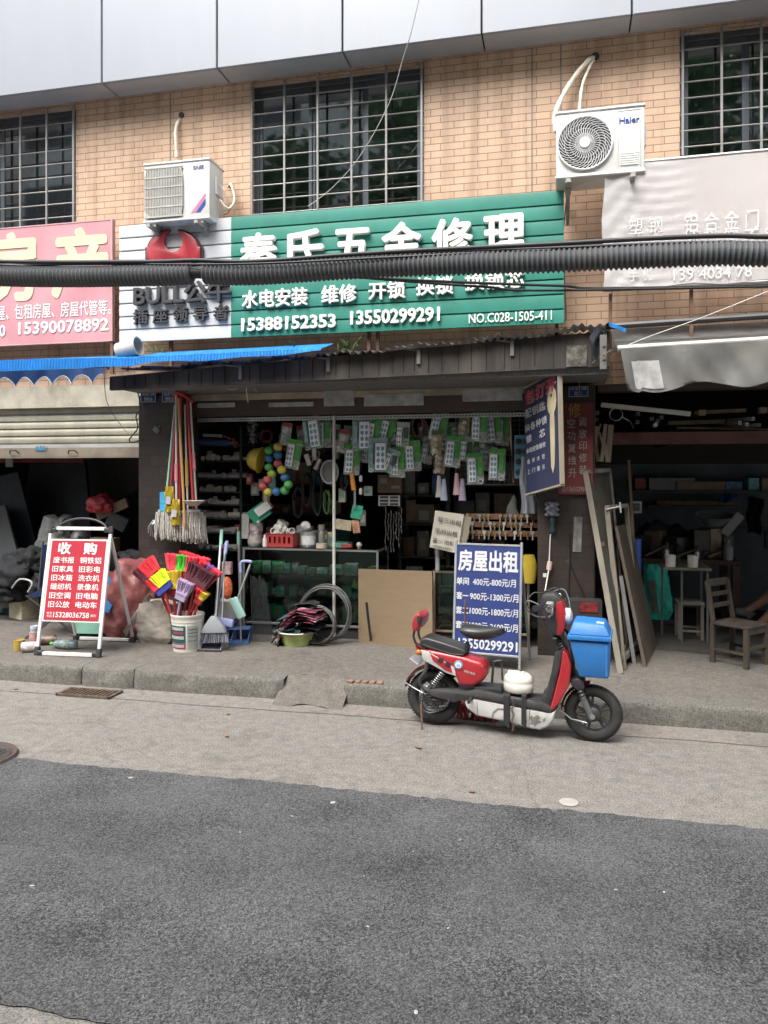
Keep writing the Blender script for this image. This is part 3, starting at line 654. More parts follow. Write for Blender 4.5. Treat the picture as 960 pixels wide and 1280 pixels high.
ac1 = ac_unit('dusty white air conditioner with square fan grille above the white part of the sign', 180, 262, 203, 276, YA, .30, False,
    [([(PX(221, 6.9), 6.9, PZ(221, 197, 6.9)), (PX(220, 6.9), 6.9, PZ(220, 160, 6.9)), (PX(227, 6.97), 6.99, PZ(227, 144, 6.95))], .017),
     ([(PX(266, 6.5) + .02, 6.6, PZ(268, 250, 6.6)), (PX(284, 6.6), 6.62, PZ(284, 260, 6.6)), (PX(293, 6.7), 6.7, PZ(293, 250, 6.7)), (PX(288, 6.9), 6.9, PZ(288, 230, 6.9)), (PX(284, 6.99), 6.99, PZ(284, 238, 6.95))], .011),
     ([(PX(266, 6.5) + .02, 6.6, PZ(268, 232, 6.6)), (PX(280, 6.6), 6.62, PZ(282, 240, 6.6)), (PX(287, 6.7), 6.7, PZ(288, 262, 6.7)), (PX(280, 6.9), 6.9, PZ(281, 268, 6.9))], .007)])
t, w, h, dep = ac1[:4]; wl = t.location
text('GREE', mat('logo_grey', (.12, .14, .3), .4), t, Matrix.Translation((wl.x + w * .33, YA - .003, wl.z + h * .88)) @ UPX, w=.11, h=.035, ext=.001, bold=.02)
b = MB(); b.prism([(w * .22, .06), (w * .28, .06), (w * .44, .20), (w * .44, .235)], .002, Matrix.Translation((0, -dep / 2 - .0025, 0))); b.build('stripe', mat('stripe_pink', (.55, .16, .3), .4), t)
b = MB(); b.prism([(w * .295, .06), (w * .36, .06), (w * .44, .125), (w * .44, .185)], .002, Matrix.Translation((0, -dep / 2 - .0025, 0))); b.build('stripe', INKB, t)
ac2 = ac_unit('white air conditioner with round spiral fan grille beside the white banner', 695, 806, 137, 219, 6.40, .30, True,
    [([(PX(696, 6.6), 6.5, PZ(696, 165, 6.5)), (PX(694, 6.7), 6.72, PZ(694, 140, 6.7)), (PX(712, 6.8), 6.85, PZ(712, 105, 6.85)), (PX(735, 6.9), 6.9, PZ(735, 76, 6.9)), (PX(744, 6.99), 6.99, PZ(744, 70, 6.95))], .021),
     ([(PX(724, 6.7), 6.7, PZ(724, 138, 6.7)), (PX(728, 6.8), 6.82, PZ(728, 105, 6.8)), (PX(739, 6.9), 6.9, PZ(739, 80, 6.9)), (PX(744, 6.99), 6.98, PZ(744, 72, 6.95))], .012)])
t, w, h, dep = ac2[:4]; wl = t.location
text('Haier', INKB, t, Matrix.Translation((wl.x + w * .33, 6.40 - .003, wl.z + h * .8)) @ UPX, w=.155, h=.052, ext=.001, bold=.02)
hole = MB(); hole.lathe([(.035, 0), (.035, .01)], 14, Matrix.Translation((PX(744, 6.95), 6.95, PZ(744, 71, 6.95))) @ Matrix.Rotation(math.pi / 2, 4, 'X')); hole.build('pipe_hole', DARK, bld, world=True)
hole = MB(); hole.lathe([(.028, 0), (.028, .01)], 14, Matrix.Translation((PX(227, 6.95), 6.95, PZ(227, 144, 6.95))) @ Matrix.Rotation(math.pi / 2, 4, 'X')); hole.build('pipe_hole', DARK, bld, world=True)
b = MB(); b.tube([(PX(712, 6.6), 6.66, PZ(712, 222, 6.6)), (PX(708, 6.7), 6.72, PZ(708, 250, 6.7)), (PX(703, 6.8), 6.8, PZ(703, 300, 6.8)), (PX(708, 6.9), 6.9, PZ(708, 400, 6.9))], .006, 5)
one(b, 'drain_hose', mat('dull_wire', (.16, .14, .13), .6), 'thin grey drain hose hanging below the round fan air conditioner', 'hose')
q = P(160, 436, 6.24)
wbk = T('white_bucket', 'small white plastic bucket lying on its side on the blue awning', 'bucket', (q.x, 6.24, q.z))
b = MB(); M = Matrix.Rotation(R(80), 4, 'Y'); b.lathe([(.07, -.1), (.085, .1), (.09, .1), (.09, .11), (.08, .11), (.066, -.09)], 20, M, cap=True); b.build('pail', mat('old_plastic', (.5, .49, .46), .5, dirt=.3), wbk)

# ------------------------------------------------------------------ cables across the street front
BLK = mat('conduit_black', (.085, .09, .096), .38, var=.1, dirt=.25, dcol='6a6660', dscale=9); WIRE = mat('black_wire', (.02, .02, .022), .5)
YC = 3.6
def spline(pts, n):
    P_ = [Vector(p) for p in pts]; out = []
    for i in range(len(P_) - 1):
        p0, p1, p2, p3 = P_[max(i - 1, 0)], P_[i], P_[i + 1], P_[min(i + 2, len(P_) - 1)]
        for k in range(n):
            f = k / n; out.append(.5 * (2 * p1 + (p2 - p0) * f + (2 * p0 - 5 * p1 + 4 * p2 - p3) * f * f + (3 * p1 - p0 - 3 * p2 + p3) * f ** 3))
    return out + [P_[-1]]
def arc_resample(pts, step):
    L_ = [0.]
    for a, c in zip(pts, pts[1:]): L_.append(L_[-1] + (c - a).length)
    out = []; i = 0; d = 0.
    while d < L_[-1]:
        while L_[i + 1] < d: i += 1
        f = (d - L_[i]) / max(1e-9, L_[i + 1] - L_[i]); out.append(pts[i].lerp(pts[i + 1], f)); d += step
    return out
def pipe_path(pp): return spline([P(x, y, YC) for x, y in pp], 12)
lp = [Vector((-3.6, YC, PZ(0, 342, YC) + .03)), Vector((-3.0, YC, PZ(0, 342, YC) + .01))] + [P(x, y, YC) for x, y in ((-100, 340), (0, 345), (80, 346), (150, 345), (200, 344), (240, 342))]
rp = [P(x, y, YC) for x, y in ((257, 342), (300, 343), (350, 341), (420, 336), (500, 332), (600, 329), (700, 326), (800, 321), (900, 317), (1000, 316))] + [Vector((1.9, YC, PZ(1000, 314, YC) + .01)), Vector((2.6, YC, PZ(1000, 314, YC) + .03))]
for pts, lab in ((lp, 'black ribbed cable conduit ending with a frayed gap in front of the emblem'), (rp, 'black ribbed cable conduit running from the gap to the white banner side')):
    path = arc_resample(spline(pts, 14), .0115 / 2)
    b = MB(); b.tube(path, [.051 + .0062 * math.sin(i * math.pi / 2 + .4) for i in range(len(path))], 12); one(b, 'cable_conduit', BLK, lab, 'conduit', 'corrugated conduits across the shop front', smooth=80)
allp = spline(lp + rp, 10)
for k, (dz, dy, lab) in enumerate(((.0, .0, 'black cable bundle core passing through the ribbed conduits'), (.066, -.02, 'thick black cable strapped along the top of the conduits'), (.061, .03, 'thinner black cable running behind the top of the conduits'))):
    b = MB(); b.tube([p + Vector((0, dy, dz + .008 * math.sin(p.x * 2 + k))) for p in allp], (.03, .011, .008)[k], 8); one(b, 'cable', WIRE, lab, 'cable', smooth=80)
def wire(pts, r, m, label, n=8): 
    b = MB(); b.tube(spline(pts, n), r, 5); return one(b, 'wire', m, label, 'wire', smooth=80)
wire([P(440, 346, 3.65), P(560, 352, 3.9), P(700, 357, 4.2), P(830, 359, 4.5), Vector((4, 5, PZ(1000, 360, 4.8)))], .008, WIRE, 'black wire crossing under the conduit below the white banner')
wire([P(430, 345, 3.68), P(600, 358, 4.0), P(760, 362, 4.3), Vector((4, 5.1, PZ(1000, 364, 4.9)))], .007, WIRE, 'lower of two black wires below the white banner')
wire([P(-60, 332, 3.66), P(120, 330, 3.6), P(300, 330, 3.55), P(480, 322, 3.55), P(640, 314, 3.6), P(800, 309, 3.7), P(1000, 303, 3.75)], .006, WIRE, 'slim black wire riding above the conduit')
PALE = mat('pale_wire', (.5, .5, .48), .5)
wire([P(528, -20, 6.2), P(514, 40, 6.3), P(504, 72, 6.4), P(486, 130, 6.55), P(450, 195, 6.7), P(415, 235, 6.85), P(385, 258, 6.88)], .004, PALE, 'thin pale wire slanting across the middle window')
wire([P(775, 438, 6.1), P(800, 425, 6.1), P(880, 396, 6.2), P(965, 362, 6.3)], .004, PALE, 'pale string tied up from the grey awning roll to the banner')
wire([P(724, 492, 6.74), P(726, 470, 6.5), P(745, 450, 6.15), P(768, 436, 5.9), P(776, 434, 5.8)], .004, mat('tan_wire', (.25, .19, .13), .6), 'tan wire hanging from the grey awning to the plate on the pillar')
wire([P(131, 455, 6.05), P(133, 500, 6.5), P(150, 530, 6.85), P(166, 548, 6.88)], .0035, mat('grey_wire', (.2, .19, .17), .6), 'thin grey wire drooping in front of the roller shutter')
wire([P(172, 490, 6.68), P(176, 510, 6.66), P(170, 520, 6.68), P(172, 535, 6.68), P(162, 549, 6.8), P(166, 553, 6.8), P(178, 549, 6.69)], .006, WIRE, 'black wire curling down the edge of the dark pillar beside the shutter')
for lab, pts in (('white cable end hanging from the canopy above the mops', [P(309, 478, 6.5), P(308, 488, 6.5), P(310, 503, 6.5)]), ('frayed white string sagging under the canopy', [P(275, 482, 6.6), P(290, 487, 6.55), P(309, 480, 6.5), P(317, 484, 6.5), P(321, 490, 6.5)])):
    wire(pts, .006 if 'end' in lab else .003, mat('white_cord', (.6, .6, .58), .6), lab)

# ------------------------------------------------------------------ awnings
BLU = mat('plastic_blue', (.035, .34, .80), .45, var=.12, scale=5); BLD = mat('valance_blue', (.012, .055, .19), .75, var=.2, scale=4, dirt=.25, dcol='1a2030')
ba = T('blue_awning', 'bright blue corrugated plastic awning with a scalloped dark blue valance', 'awning', (PX(60, 6.0), 6.0, PZ(60, 460, 6.0)))
x0, x1 = -7.0, PX(404, 6.1)
def lipz(x):
    px = 480 + F * ((x / 6.05 * c_ + s_) / (c_ - x / 6.05 * s_)) if x > -3.6 else 0
    return PZ(0, 458, 6.05) + (PZ(404, 438, 6.05) - PZ(0, 458, 6.05)) * max(0, min(1, px / 404)) ** 1.0
nn = 1400
def lip(u, v):
    x = x0 + (x1 - x0) * u; z = lipz(x); taper = 1 if x < PX(130, 6.1) else max(.16, 1 - (x - PX(130, 6.1)) / (x1 - PX(130, 6.1)) * .85)
    w = .006 * math.sin(x / .03 * 2 * math.pi)
    if v < .5: return (x, 6.04 + w, z - .05 * taper + .008 * math.sin(x * 3) + .006 * math.sin(x * 9))
    if v < .9: return (x, 6.05 + w, z + .045 * taper + .01 * math.sin(x * 2.3))
    return (x, 6.42, z + .12)
b = MB(); b.grid(lip, nn, 2, .003); b.build('corrugated_sheet', BLU, ba, world=True, smooth=60)
xv1 = PX(131, 6.0)
def val(u, v):
    x = -7 + (xv1 + 7) * u; ph = x / .2; sc = 1 - abs(math.sin(ph * math.pi)) ** .75
    zt_ = lipz(x) - .055; zb_ = zt_ - .06 - .085 * sc
    return (x, 5.99 + .015 * v * math.sin(x * 5) + .01 * math.sin(x * 26) * v, zt_ + (zb_ - zt_) * v)
b = MB(); b.grid(val, 700, 4, .003); vl = b.build('valance', BLD, ba, world=True, smooth=70)
b = MB(); b.tube([Vector(val(i / 900, 1)) + Vector((0, -.004, 0)) for i in range(901)], .004, 5); b.build('trim', mat('white_braid', (.3, .34, .38), .8), vl, world=True)
b = MB(); b.bar((-7, 6.06, lipz(-5) - .03), (xv1, 6.06, lipz(xv1) - .05), .025); b.build('front_bar', RUST, ba, world=True)
YG = 5.72
ga = T('grey_awning', 'weathered grey cloth awning with a wavy lower edge and a pale patch', 'awning', (PX(870, YG), YG, PZ(870, 480, YG)))
gx0, gx1 = PX(774, YG), PX(774, YG) + 3.0; gz = PZ(790, 435, YG); gz1 = gz + .06
b = MB(); b.tube([(gx0 - .01, YG, gz), (gx1, YG, gz1 + .02)], .021, 10); b.build('front_bar', mat('dirty_white_tube', (.5, .48, .45), .5, dirt=.4), ga, world=True)
GRY = mat('tarpaulin_grey', (.22, .218, .205), .5, var=.35, scale=3, dirt=.75, dcol='8a887c', dscale=3.6, bump=.2, bscale=9)
def gval(u, v):
    x = gx0 + .005 + (gx1 - gx0) * u; top = gz + (gz1 - gz) * u
    drop = .30 + .03 * math.sin(x * 11 + 1) - .03 * u * 2
    if x < gx0 + .1: drop += .02
    y = YG - .02 - .03 * v + .022 * math.sin(x * 13 + 2 * v) * v + .012 * math.sin(x * 31 - v * 4) * v
    return (x + .05 * v * (1 - u), y, top - .005 - drop * v)
b = MB(); b.grid(gval, 120, 14, .003); b.build('valance', GRY, ga, world=True, smooth=80)
def ptc(u, v):
    q = Vector(gval(.02 + .062 * u, .30 + .62 * v)); return q + Vector((0, -.006 + .002 * math.sin(u * 20), 0))
b = MB(); b.grid(ptc, 12, 10, .002); b.build('patch', mat('patch_white', (.55, .54, .53), .5, var=.2, scale=12, dirt=.4, dcol='8a8a88', dscale=20), ga, world=True)
b = MB(); b.grid(lambda u, v: (gx0 + (gx1 - gx0) * u, YG + .02 + (6.9 - YG) * v, gz + .02 + .02 * u + .34 * v - .05 * math.sin(v * math.pi)), 20, 6, .004); b.build('roof_cloth', mat('tarpaulin_top', (.16, .155, .15), .7, var=.3, dirt=.4), ga, world=True)
b = MB(); b.tube([(PX(758, 6.3), 6.3, PZ(758, 408, 6.3)), (PX(758, 6.3) + 3.2, 6.3, PZ(758, 408, 6.3) + .08)], .025, 8); b.build('rail', mat('rail_dark', (.06, .06, .062), .5, .4), ga, world=True)
b = MB(); q = P(754, 440, 6.05); b.box((q.x, 6.05, q.z), (.05, .02, .26)); b.box((q.x + .005, 6.036, q.z + .05), (.02, .012, .02)); b.box((q.x + .005, 6.036, q.z - .05), (.02, .012, .02)); b.build('arm_bracket', mat('pale_steel'), ga, world=True)
b = MB(); b.bar((q.x + .05, 6.0, q.z), (gx0 + .02, YG + .02, gz), .025); b.build('arm', mat('rail_dark'), ga, world=True)
# scrap of blue sheet and dark rag at the canopy corner
b = MB(); q = P(745, 424, 6.1); b.grid(lambda u, v: (q.x - .04 + .09 * u + .01 * math.sin(v * 9), 6.08 + .02 * math.sin(u * 7 + v * 5), q.z + .09 - .26 * v * (.6 + .4 * math.sin(u * 3))), 8, 10, .006); one(b, 'rag', mat('dark_rag', (.03, .035, .045), .8, var=.4), 'dark blue rag tied at the corner of the canopy', 'rag')
b = MB(); q = P(770, 411, 6.06); b.grid(lambda u, v: (q.x - .05 + .12 * u, 6.05 + .01 * math.sin(u * 9), q.z + .02 - .05 * u + .03 * v), 6, 3, .003); one(b, 'plastic_scrap', BLU, 'small scrap of blue plastic on the corner of the canopy', 'scrap')
# weeds growing on the canopy edge
LEAF = mat('weed_green', (.06, .13, .03), .6, var=.35, scale=30)
for px, py, n, lab in ((437, 430, 9, 'tallest weed growing on the canopy under the green sign'), (197, 440, 9, 'bushy weed growing on the canopy under the white sign panel'), (423, 434, 5, 'small weed growing on the canopy beside the tallest weed'), (372, 438, 4, 'tiny pale weed growing on the canopy under the phone numbers')):
    q = P(px, py, 6.35); t = T('weed', lab, 'plant', (q.x, 6.35, q.z - .1), group='weeds on the canopy')
    st = MB(); lf = MB()
    for k in range(n):
        a = rnd.uniform(0, 6.28); l = rnd.uniform(.08, .17); tip = Vector((math.cos(a) * l * .7, math.sin(a) * l * .5, .06 + l * .7))
        st.tube([(0, 0, 0), tip * .5 + Vector((0, 0, .02)), tip], .0025, 4)
        for j in range(4):
            f = .45 + .18 * j; c = tip * f; d = Vector((math.cos(a + (-1) ** j), math.sin(a + (-1) ** j) * .6, rnd.uniform(-.2, .5))).normalized() * .045; n_ = Vector((-d.y, d.x, 0)).normalized() * .011
            vs = [lf.bm.verts.new(p) for p in (c, c + d * .5 + n_, c + d, c + d * .5 - n_)]; lf.bm.faces.new(vs)
    st.build('stem', LEAF, t); lf.build('foliage', LEAF, t)
# street trees on the other side of the road, seen mirrored in the windows
def street_tree(x, y, hgt, seed, lab):
    r_ = random.Random(seed); t = T('street_tree', lab, 'tree', (x, y, 0), group='street trees across the road')
    tr = MB(); tr.tube([(0, 0, 0), (.1, .05, hgt * .3), (.05, .1, hgt * .6), (.2, .1, hgt * .85)], [.2, .16, .1, .03], 8)
    cl = []
    for k in range(11):
        a = r_.uniform(0, 6.28); rr = r_.uniform(.6, 2.6); z = hgt * r_.uniform(.42, .98); c = Vector((rr * math.cos(a), rr * math.sin(a), z)); cl.append(c)
        tr.tube([(.08, .08, z * .72), c * .6 + Vector((0, 0, z * .33)), c], [.06, .04, .015], 5)
    tr.build('trunk', mat('bark', (.07, .055, .045), .9, bump=.5), t)
    lf = MB()
    for c in cl:
        for k in range(650):
            p = c + Vector((r_.gauss(0, .62), r_.gauss(0, .62), r_.gauss(0, .5))); d = Vector((r_.gauss(0, 1), r_.gauss(0, 1), r_.gauss(0, .6))).normalized() * .16; e = d.orthogonal().normalized() * .075
            lf.bm.faces.new([lf.bm.verts.new(q) for q in (p - d, p + e, p + d, p - e)])
    lf.build('crown', mat('tree_leaf', (.08, .14, .07), .6, var=.5, scale=2), t, smooth=0)
fb_ = T('added_facing_building', 'plain grey apartment building added across the road to darken the window reflections', 'building', (0, -14, 0)); b = MB(); b.bb((-26, -14.2, 0), (24, -14, 19)); b.build('wall', mat('facing_render', (.38, .40, .40), .85, var=.2), fb_, world=True, smooth=0)  # unseen building, added to block bright sky in the window reflections
for i in range(9):
    for j in range(5): b = MB(); x = -22 + i * 5; z = 2.2 + j * 3.3; b.bb((x, -13.99, z), (x + 2.2, -13.96, z + 1.7)); b.build('window', mat('facing_window', (.03, .035, .04), .2), fb_, world=True, smooth=0)
street_tree(-4.5, -7.5, 13, 1, 'tall leafy street tree across the road facing the pink sign')
street_tree(.3, -8, 14, 2, 'tall leafy street tree across the road facing the green sign')
street_tree(5.5, -7, 13, 3, 'tall leafy street tree across the road facing the white banner')
street_tree(-10, -8, 13, 4, 'tall leafy street tree farthest along the road across from the shutter')
# ------------------------------------------------------------------ signs standing and hanging at street level
def tiltm(lean):            # upright text leaning back
    return Matrix.Rotation(-lean, 4, 'X') @ UPX
ALW = mat('frame_white', (.62, .62, .6), .4, var=.06, dirt=.25, dcol='7a7468', dscale=6); BPL = mat('black_plastic', (.03, .03, .032), .5)
GL0, GL1 = G(46, 819, PAV), G(123, 822, PAV)
rs = T('a_frame_sign', 'red and white folding pavement sign listing scrap goods with phone number', 'sandwich board', ((GL0.x + GL1.x) / 2, (GL0.y + GL1.y) / 2, PAV), math.atan2(GL1.y - GL0.y, GL1.x - GL0.x))
LW = (GL1 - GL0).length; hw = LW / 2; LN = math.atan(.2)
def A(x, s, o=0): return Vector((x, s * math.sin(LN) - o * math.cos(LN), s * math.cos(LN) + .0 - o * math.sin(LN) * 0))
b = MB()
for sx in (-1, 1): b.bar(A(sx * hw, .05), A(sx * hw, 1.06), .028, .024)
b.bar(A(-hw + .05, .018), A(hw - .05, .018), .03, .03); b.bar(A(-hw + .055, 1.105), A(hw - .055, 1.105), .03, .03)
b.build('front_frame', ALW, rs, bv=.004)
for sx in (-1, 1):
    for s, nm in ((.025, 'foot_joint'), (1.09, 'corner_joint')):
        b = MB(); b.bar(A(sx * hw, s - .025), A(sx * hw, s + .05) if s < .5 else A(sx * (hw - .005), s + .035), .042, .04); b.bar(A(sx * hw, s), A(sx * (hw - .06), s), .038, .038); b.build(nm, BPL, rs, bv=.006)
b = MB(); top = A(0, 1.0)
for sx in (-1, 1): b.bar((sx * hw * .98, top.y + .03, 1.0), (sx * hw, .62, .03), .024)
b.bar((-hw + .04, .62, .02), (hw - .04, .62, .02), .026); b.build('rear_frame', ALW, rs, bv=.003)
for sx in (-1, 1): b = MB(); b.bar((sx * hw, .62, .0), (sx * hw, .61, .06), .042, .05); b.build('foot_joint', BPL, rs, bv=.006)
b = MB(); b.tube([A(hw * .85 * math.cos(k * math.pi / 12), 1.08 + .115 * math.sin(k * math.pi / 12), -.02) for k in range(13)], .011, 8); b.build('handle', BPL, rs, smooth=80)
s0, s1 = .29, 1.01
b = MB(); b.box((0, 0, (s0 + s1) / 2), (LW - .03, .012, s1 - s0), M=Matrix.Rotation(-LN, 4, 'X')); b.build('edge_strip', ALW, rs)
b = MB(); b.box((0, -.008, (s0 + s1) / 2), (LW - .06, .006, s1 - s0 - .03), M=Matrix.Rotation(-LN, 4, 'X')); pn = b.build('panel', mat('sign_red', (.36, .026, .042), .35, var=.05), rs)
SWH = mat('sign_ink_white', (.66, .65, .64), .5, var=.03)
def at(body, x, s, w, h, bold=.012): text(body, SWH, pn, Matrix.Translation(A(x, s, .0128)) @ tiltm(LN), w=w, h=h, ext=.0006, bold=bold, world=False)
at('收', -.13, .93, .125, .105, .03); at('购', .115, .93, .125, .105, .03)
for i, (l, r_) in enumerate((('废书报', '铜铁铝'), ('旧家具', '旧彩电'), ('旧冰箱', '洗衣机'), ('缝纫机', '录像机'), ('旧空调', '旧电脑'), ('旧公放', '电动车'))):
    s = .826 - i * .077; at(l, -.125, s, .2, .056); at(r_, .13, s, .2, .056)
at('联系\n电话', -.205, .352, .05, .045, .0); at('15328036758', .0, .352, .335, .046, .012); at('(微同)', .205, .35, .05, .026, .0)
# blue room-to-let board
BLS = mat('sign_blue', (.02, .034, .135), .45, var=.12, dirt=.12, dcol='46506a'); LTW = mat('let_ink', (.5, .51, .52), .5, var=.06)
bs0, bs1 = G(566, 832, PAV), G(650, 840, PAV); rz = math.atan2(bs1.y - bs0.y, bs1.x - bs0.x)
bs = T('rental_sign', 'blue and white rooms to let board with prices standing behind the electric scooter', 'sign board', ((bs0.x + bs1.x) / 2, (bs0.y + bs1.y) / 2, PAV), rz)
bw = (bs1 - bs0).length; LB = R(5)
MB_ = Matrix.Rotation(-LB, 4, 'X')
b = MB(); b.box((0, 0, .555), (bw - .02, .01, .86), M=MB_); pn = b.build('panel', BLS, bs)
b = MB()
for sx in (-1, 1): b.box((sx * (bw / 2 - .004), 0, .52), (.018, .022, 1.0), M=MB_)
for z in (.117, .993): b.box((0, 0, z), (bw - .026, .02, .016), M=MB_)
b.build('frame', mat('frame_grey', (.4, .41, .42), .4, .5, dirt=.4), bs, bv=.002)
b = MB()
for sx in (-1, 1): b.bar((sx * (bw / 2 - .02), .09, .98), (sx * (bw / 2 - .0), .42, .01), .018)
b.build('rear_leg', mat('frame_grey'), bs)
def bt(body, x, s, w, h, bold=.02): text(body, LTW, pn, MB_ @ Matrix.Translation((x * bw, -.0065, s)) @ UPX, w=w * bw, h=h, ext=.0006, bold=bold, world=False)
bt('房屋出租', .0, .862, .90, .175, .03)
for i, (a, c) in enumerate((('单间', '400元-800元/月'), ('套一', '900元-1300元/月'), ('套二', '1000元-1800元/月'), ('套三', '1500元-2600元/月'))):
    s = .69 - i * .118; bt(a, -.375, s, .19, .062, .02); bt(c, .1, s, .72 if i > 0 else .64, .062, .015)
bt('13550299291', .02, .19, .88, .08, .025)
# blue key sign hanging across the front of the pillar
kl, kr = P(657, 487, 6.75), P(699, 464, 6.28); klb, krb = P(660, 617, 6.75), P(701, 605, 6.28)
ax = (kr - kl); W_ = ax.length; ax.normalize(); az = (kl - klb); H_ = az.length; az.normalize(); ay = az.cross(ax).normalized(); az2 = az
KM = Matrix((ax, ay, az2)).transposed().to_4x4(); KM.translation = klb
ks = T('key_cutting_sign', 'dark blue hanging sign with a big cream key and red headline characters', 'sign', klb)
b = MB(); b.box((W_ / 2, 0, H_ / 2), (W_, .03, H_), M=KM); b.build('panel', mat('key_sign_blue', (.022, .028, .07), .5, var=.1, dirt=.15), ks, world=True)
b = MB(); b.box((W_ / 2, 0, H_ + .008), (W_ + .01, .045, .014), M=KM); b.box((W_ / 2, 0, -.008), (W_ + .01, .045, .014), M=KM); b.box((W_ + .006, 0, H_ / 2), (.01, .04, H_), M=KM); b.build('frame', mat('wood_pale', (.3, .26, .19), .7, dirt=.4), ks, world=True)
yo = -.0165
b = MB(); kx, kz = W_ * .83, H_ * .78
key = [(-.005, -.60), (.022, -.54), (.034, -.36), (.034, -.2), (.03, -.12), (.058, -.085), (.07, -.03), (.06, .05), (.035, .08), (.018, .115), (-.018, .115), (-.035, .08), (-.06, .04), (-.07, -.03), (-.058, -.085), (-.03, -.12), (-.034, -.2), (-.03, -.54)]
b.prism([(kx + p[0], kz + p[1]) for p in key], .004, KM @ Matrix.Translation((0, yo - .004, 0))); b.build('key_emblem', mat('key_cream', (.42, .36, .22), .6, var=.15), ks, world=True)
b = MB(); b.lathe([(.014, 0), (.014, .003)], 12, KM @ Matrix.Translation((kx, yo - .004, kz + .03)) @ Matrix.Rotation(math.pi / 2, 4, 'X')); b.build('key_hole', DARK, ks, world=True)
KW = mat('key_ink', (.40, .40, .42), .6); KRED = mat('key_red', (.5, .03, .05), .5)
def kt(body, x, z, w, h, m=KW, bold=.02, d=0.0): text(body, m, ks, KM @ Matrix.Translation((x * W_, yo - .001 - d, z * H_)) @ UPX, w=w * W_, h=h * H_, ext=.001, bold=bold)
for i, ch in enumerate('包打开'):
    kt(ch, .19 + .31 * i, .905, .29, .135, KW, .06); kt(ch, .19 + .31 * i, .905, .27, .125, KRED, .03, .0035)
for i, ch in enumerate('配钥匙'): kt(ch, .13 + .21 * i, .755, .19, .085)
for i, ch in enumerate('换各种锁'): kt(ch, .09 + .17 * i, .62, .15, .075)
kt('锁', .13, .51, .17, .075); kt('芯', .53, .51, .17, .075)
for i, ch in enumerate('水电安装维修'): kt(ch, .08 + .1 * i, .40, .09, .05, bold=.01)
for i, ch in enumerate('维修水管'): kt(ch, .1 + .15 * i, .295, .08, .045, bold=.0)
for i, ch in enumerate('上门服务'): kt(ch, .1 + .15 * i, .20, .08, .045, bold=.0)
# red wooden sign nailed to the pillar
p0, p1 = P(697, 618, 6.77), P(741, 503, 6.77)
rd = T('red_pillar_sign', 'faded red repair sign with grey characters nailed to the brown pillar', 'sign', ((p0.x + p1.x) / 2, 6.77, p0.z))
b = MB(); b.bb((p0.x, 6.75, p0.z), (p1.x, 6.775, p1.z)); b.build('panel', mat('old_red_paint', (.15, .028, .026), .7, var=.25, dirt=.35, dcol='3a2420', dscale=7), rd, world=True, bv=.002)
OI = mat('old_ink', (.30, .28, .26), .7, var=.3, scale=20); OY = mat('old_yellow', (.32, .22, .05), .7)
def rt(ch, x, y, s, m=OI): wtext(ch, m, rd, x - s, x + s, y - s * 1.15, y + s * 1.15, 6.748, ext=.001, bold=.01)
rt('修', 718, 513, 8, OY)
for i, ch in enumerate('空功复维升'): rt(ch, 714 + i * .4, 529 + 15.5 * i, 5)
for i, ch in enumerate('调放印修装'): rt(ch, 728 + i * .2, 527 + 15 * i, 5)
wtext('话:13650298091', OI, rd, 702, 738, 607, 615, 6.748, ext=.001)
# house number plates
NPB = mat('plate_blue', (.02, .045, .16), .35, dirt=.2, dcol='5a6070'); NPW = mat('plate_ink', (.5, .52, .56), .5)
for lab, x0, x1, y0, y1, Y, n in (('small blue house number plate nearer the roller shutter on the tiled pillar', 176, 195, 490, 503, 6.70, '附6'), ('small blue house number plate half covered by mop handles', 203, 221, 490, 503, 6.70, '附5'), ('small blue house number plate above the red repair sign', 711, 735, 483, 496, 6.76, '附八')):
    q0, q1 = P(x0, y1, Y), P(x1, y0, Y); t = T('number_plate', lab, 'number plate', ((q0.x + q1.x) / 2, Y, q0.z), group='blue house number plates')
    b = MB(); b.bb((q0.x, Y - .004, q0.z), (q1.x, Y + .018, q1.z)); b.build('plate', NPB, t, world=True, bv=.002)
    b = MB(); e = .004
    b.bb((q0.x, Y - .0055, q0.z), (q1.x, Y - .0042, q0.z + e)); b.bb((q0.x, Y - .0055, q1.z - e), (q1.x, Y - .0042, q1.z)); b.bb((q0.x, Y - .0055, q0.z + e), (q0.x + e, Y - .0042, q1.z - e)); b.bb((q1.x - e, Y - .0055, q0.z + e), (q1.x, Y - .0042, q1.z - e)); b.build('border', NPW, t, world=True)
    xm = (x0 + x1) / 2; wtext(n, NPW, t, xm - 5, xm + 5, y0 + 6, y1 - 1.5, Y - .005, ext=.0008); wtext('街道门牌', NPW, t, x0 + 2, x1 - 2, y0 + 1.5, y0 + 4.5, Y - .005, ext=.0008)

# ------------------------------------------------------------------ electric scooter
BA, BB = G(541, 905), G(741, 926)
bd = (BB - BA).normalized(); bn = Vector((-bd.y, bd.x, 0))
ebk = T('electric_scooter', 'red and white electric scooter with black saddle parked at the kerb', 'electric scooter', BA, math.atan2(bd.y, bd.x))
def bp(cx, cy):              # a point of the side view (enlarged crop) as length and height in the scooter's own plane
    d = ray(490 + cx / 3.2, 720 + cy / 3.2); n = bn; o = Vector((0, 0, CAMZ)); t = (BA - o).dot(n) / d.dot(n); p = o + d * t
    return ((p - BA).dot(bd), p.z)
def B3(cx, cy, y=0.): q = bp(cx, cy); return Vector((q[0], y, q[1]))
def plate(pts, y0, y1, name, m, bv=.008, seg=2, par=ebk, **k):
    b = MB(); b.prism([bp(*q) for q in pts], y1 - y0, Matrix.Translation((0, y0, 0))); return b.build(name, m, par, bv=bv, seg=seg, **k)
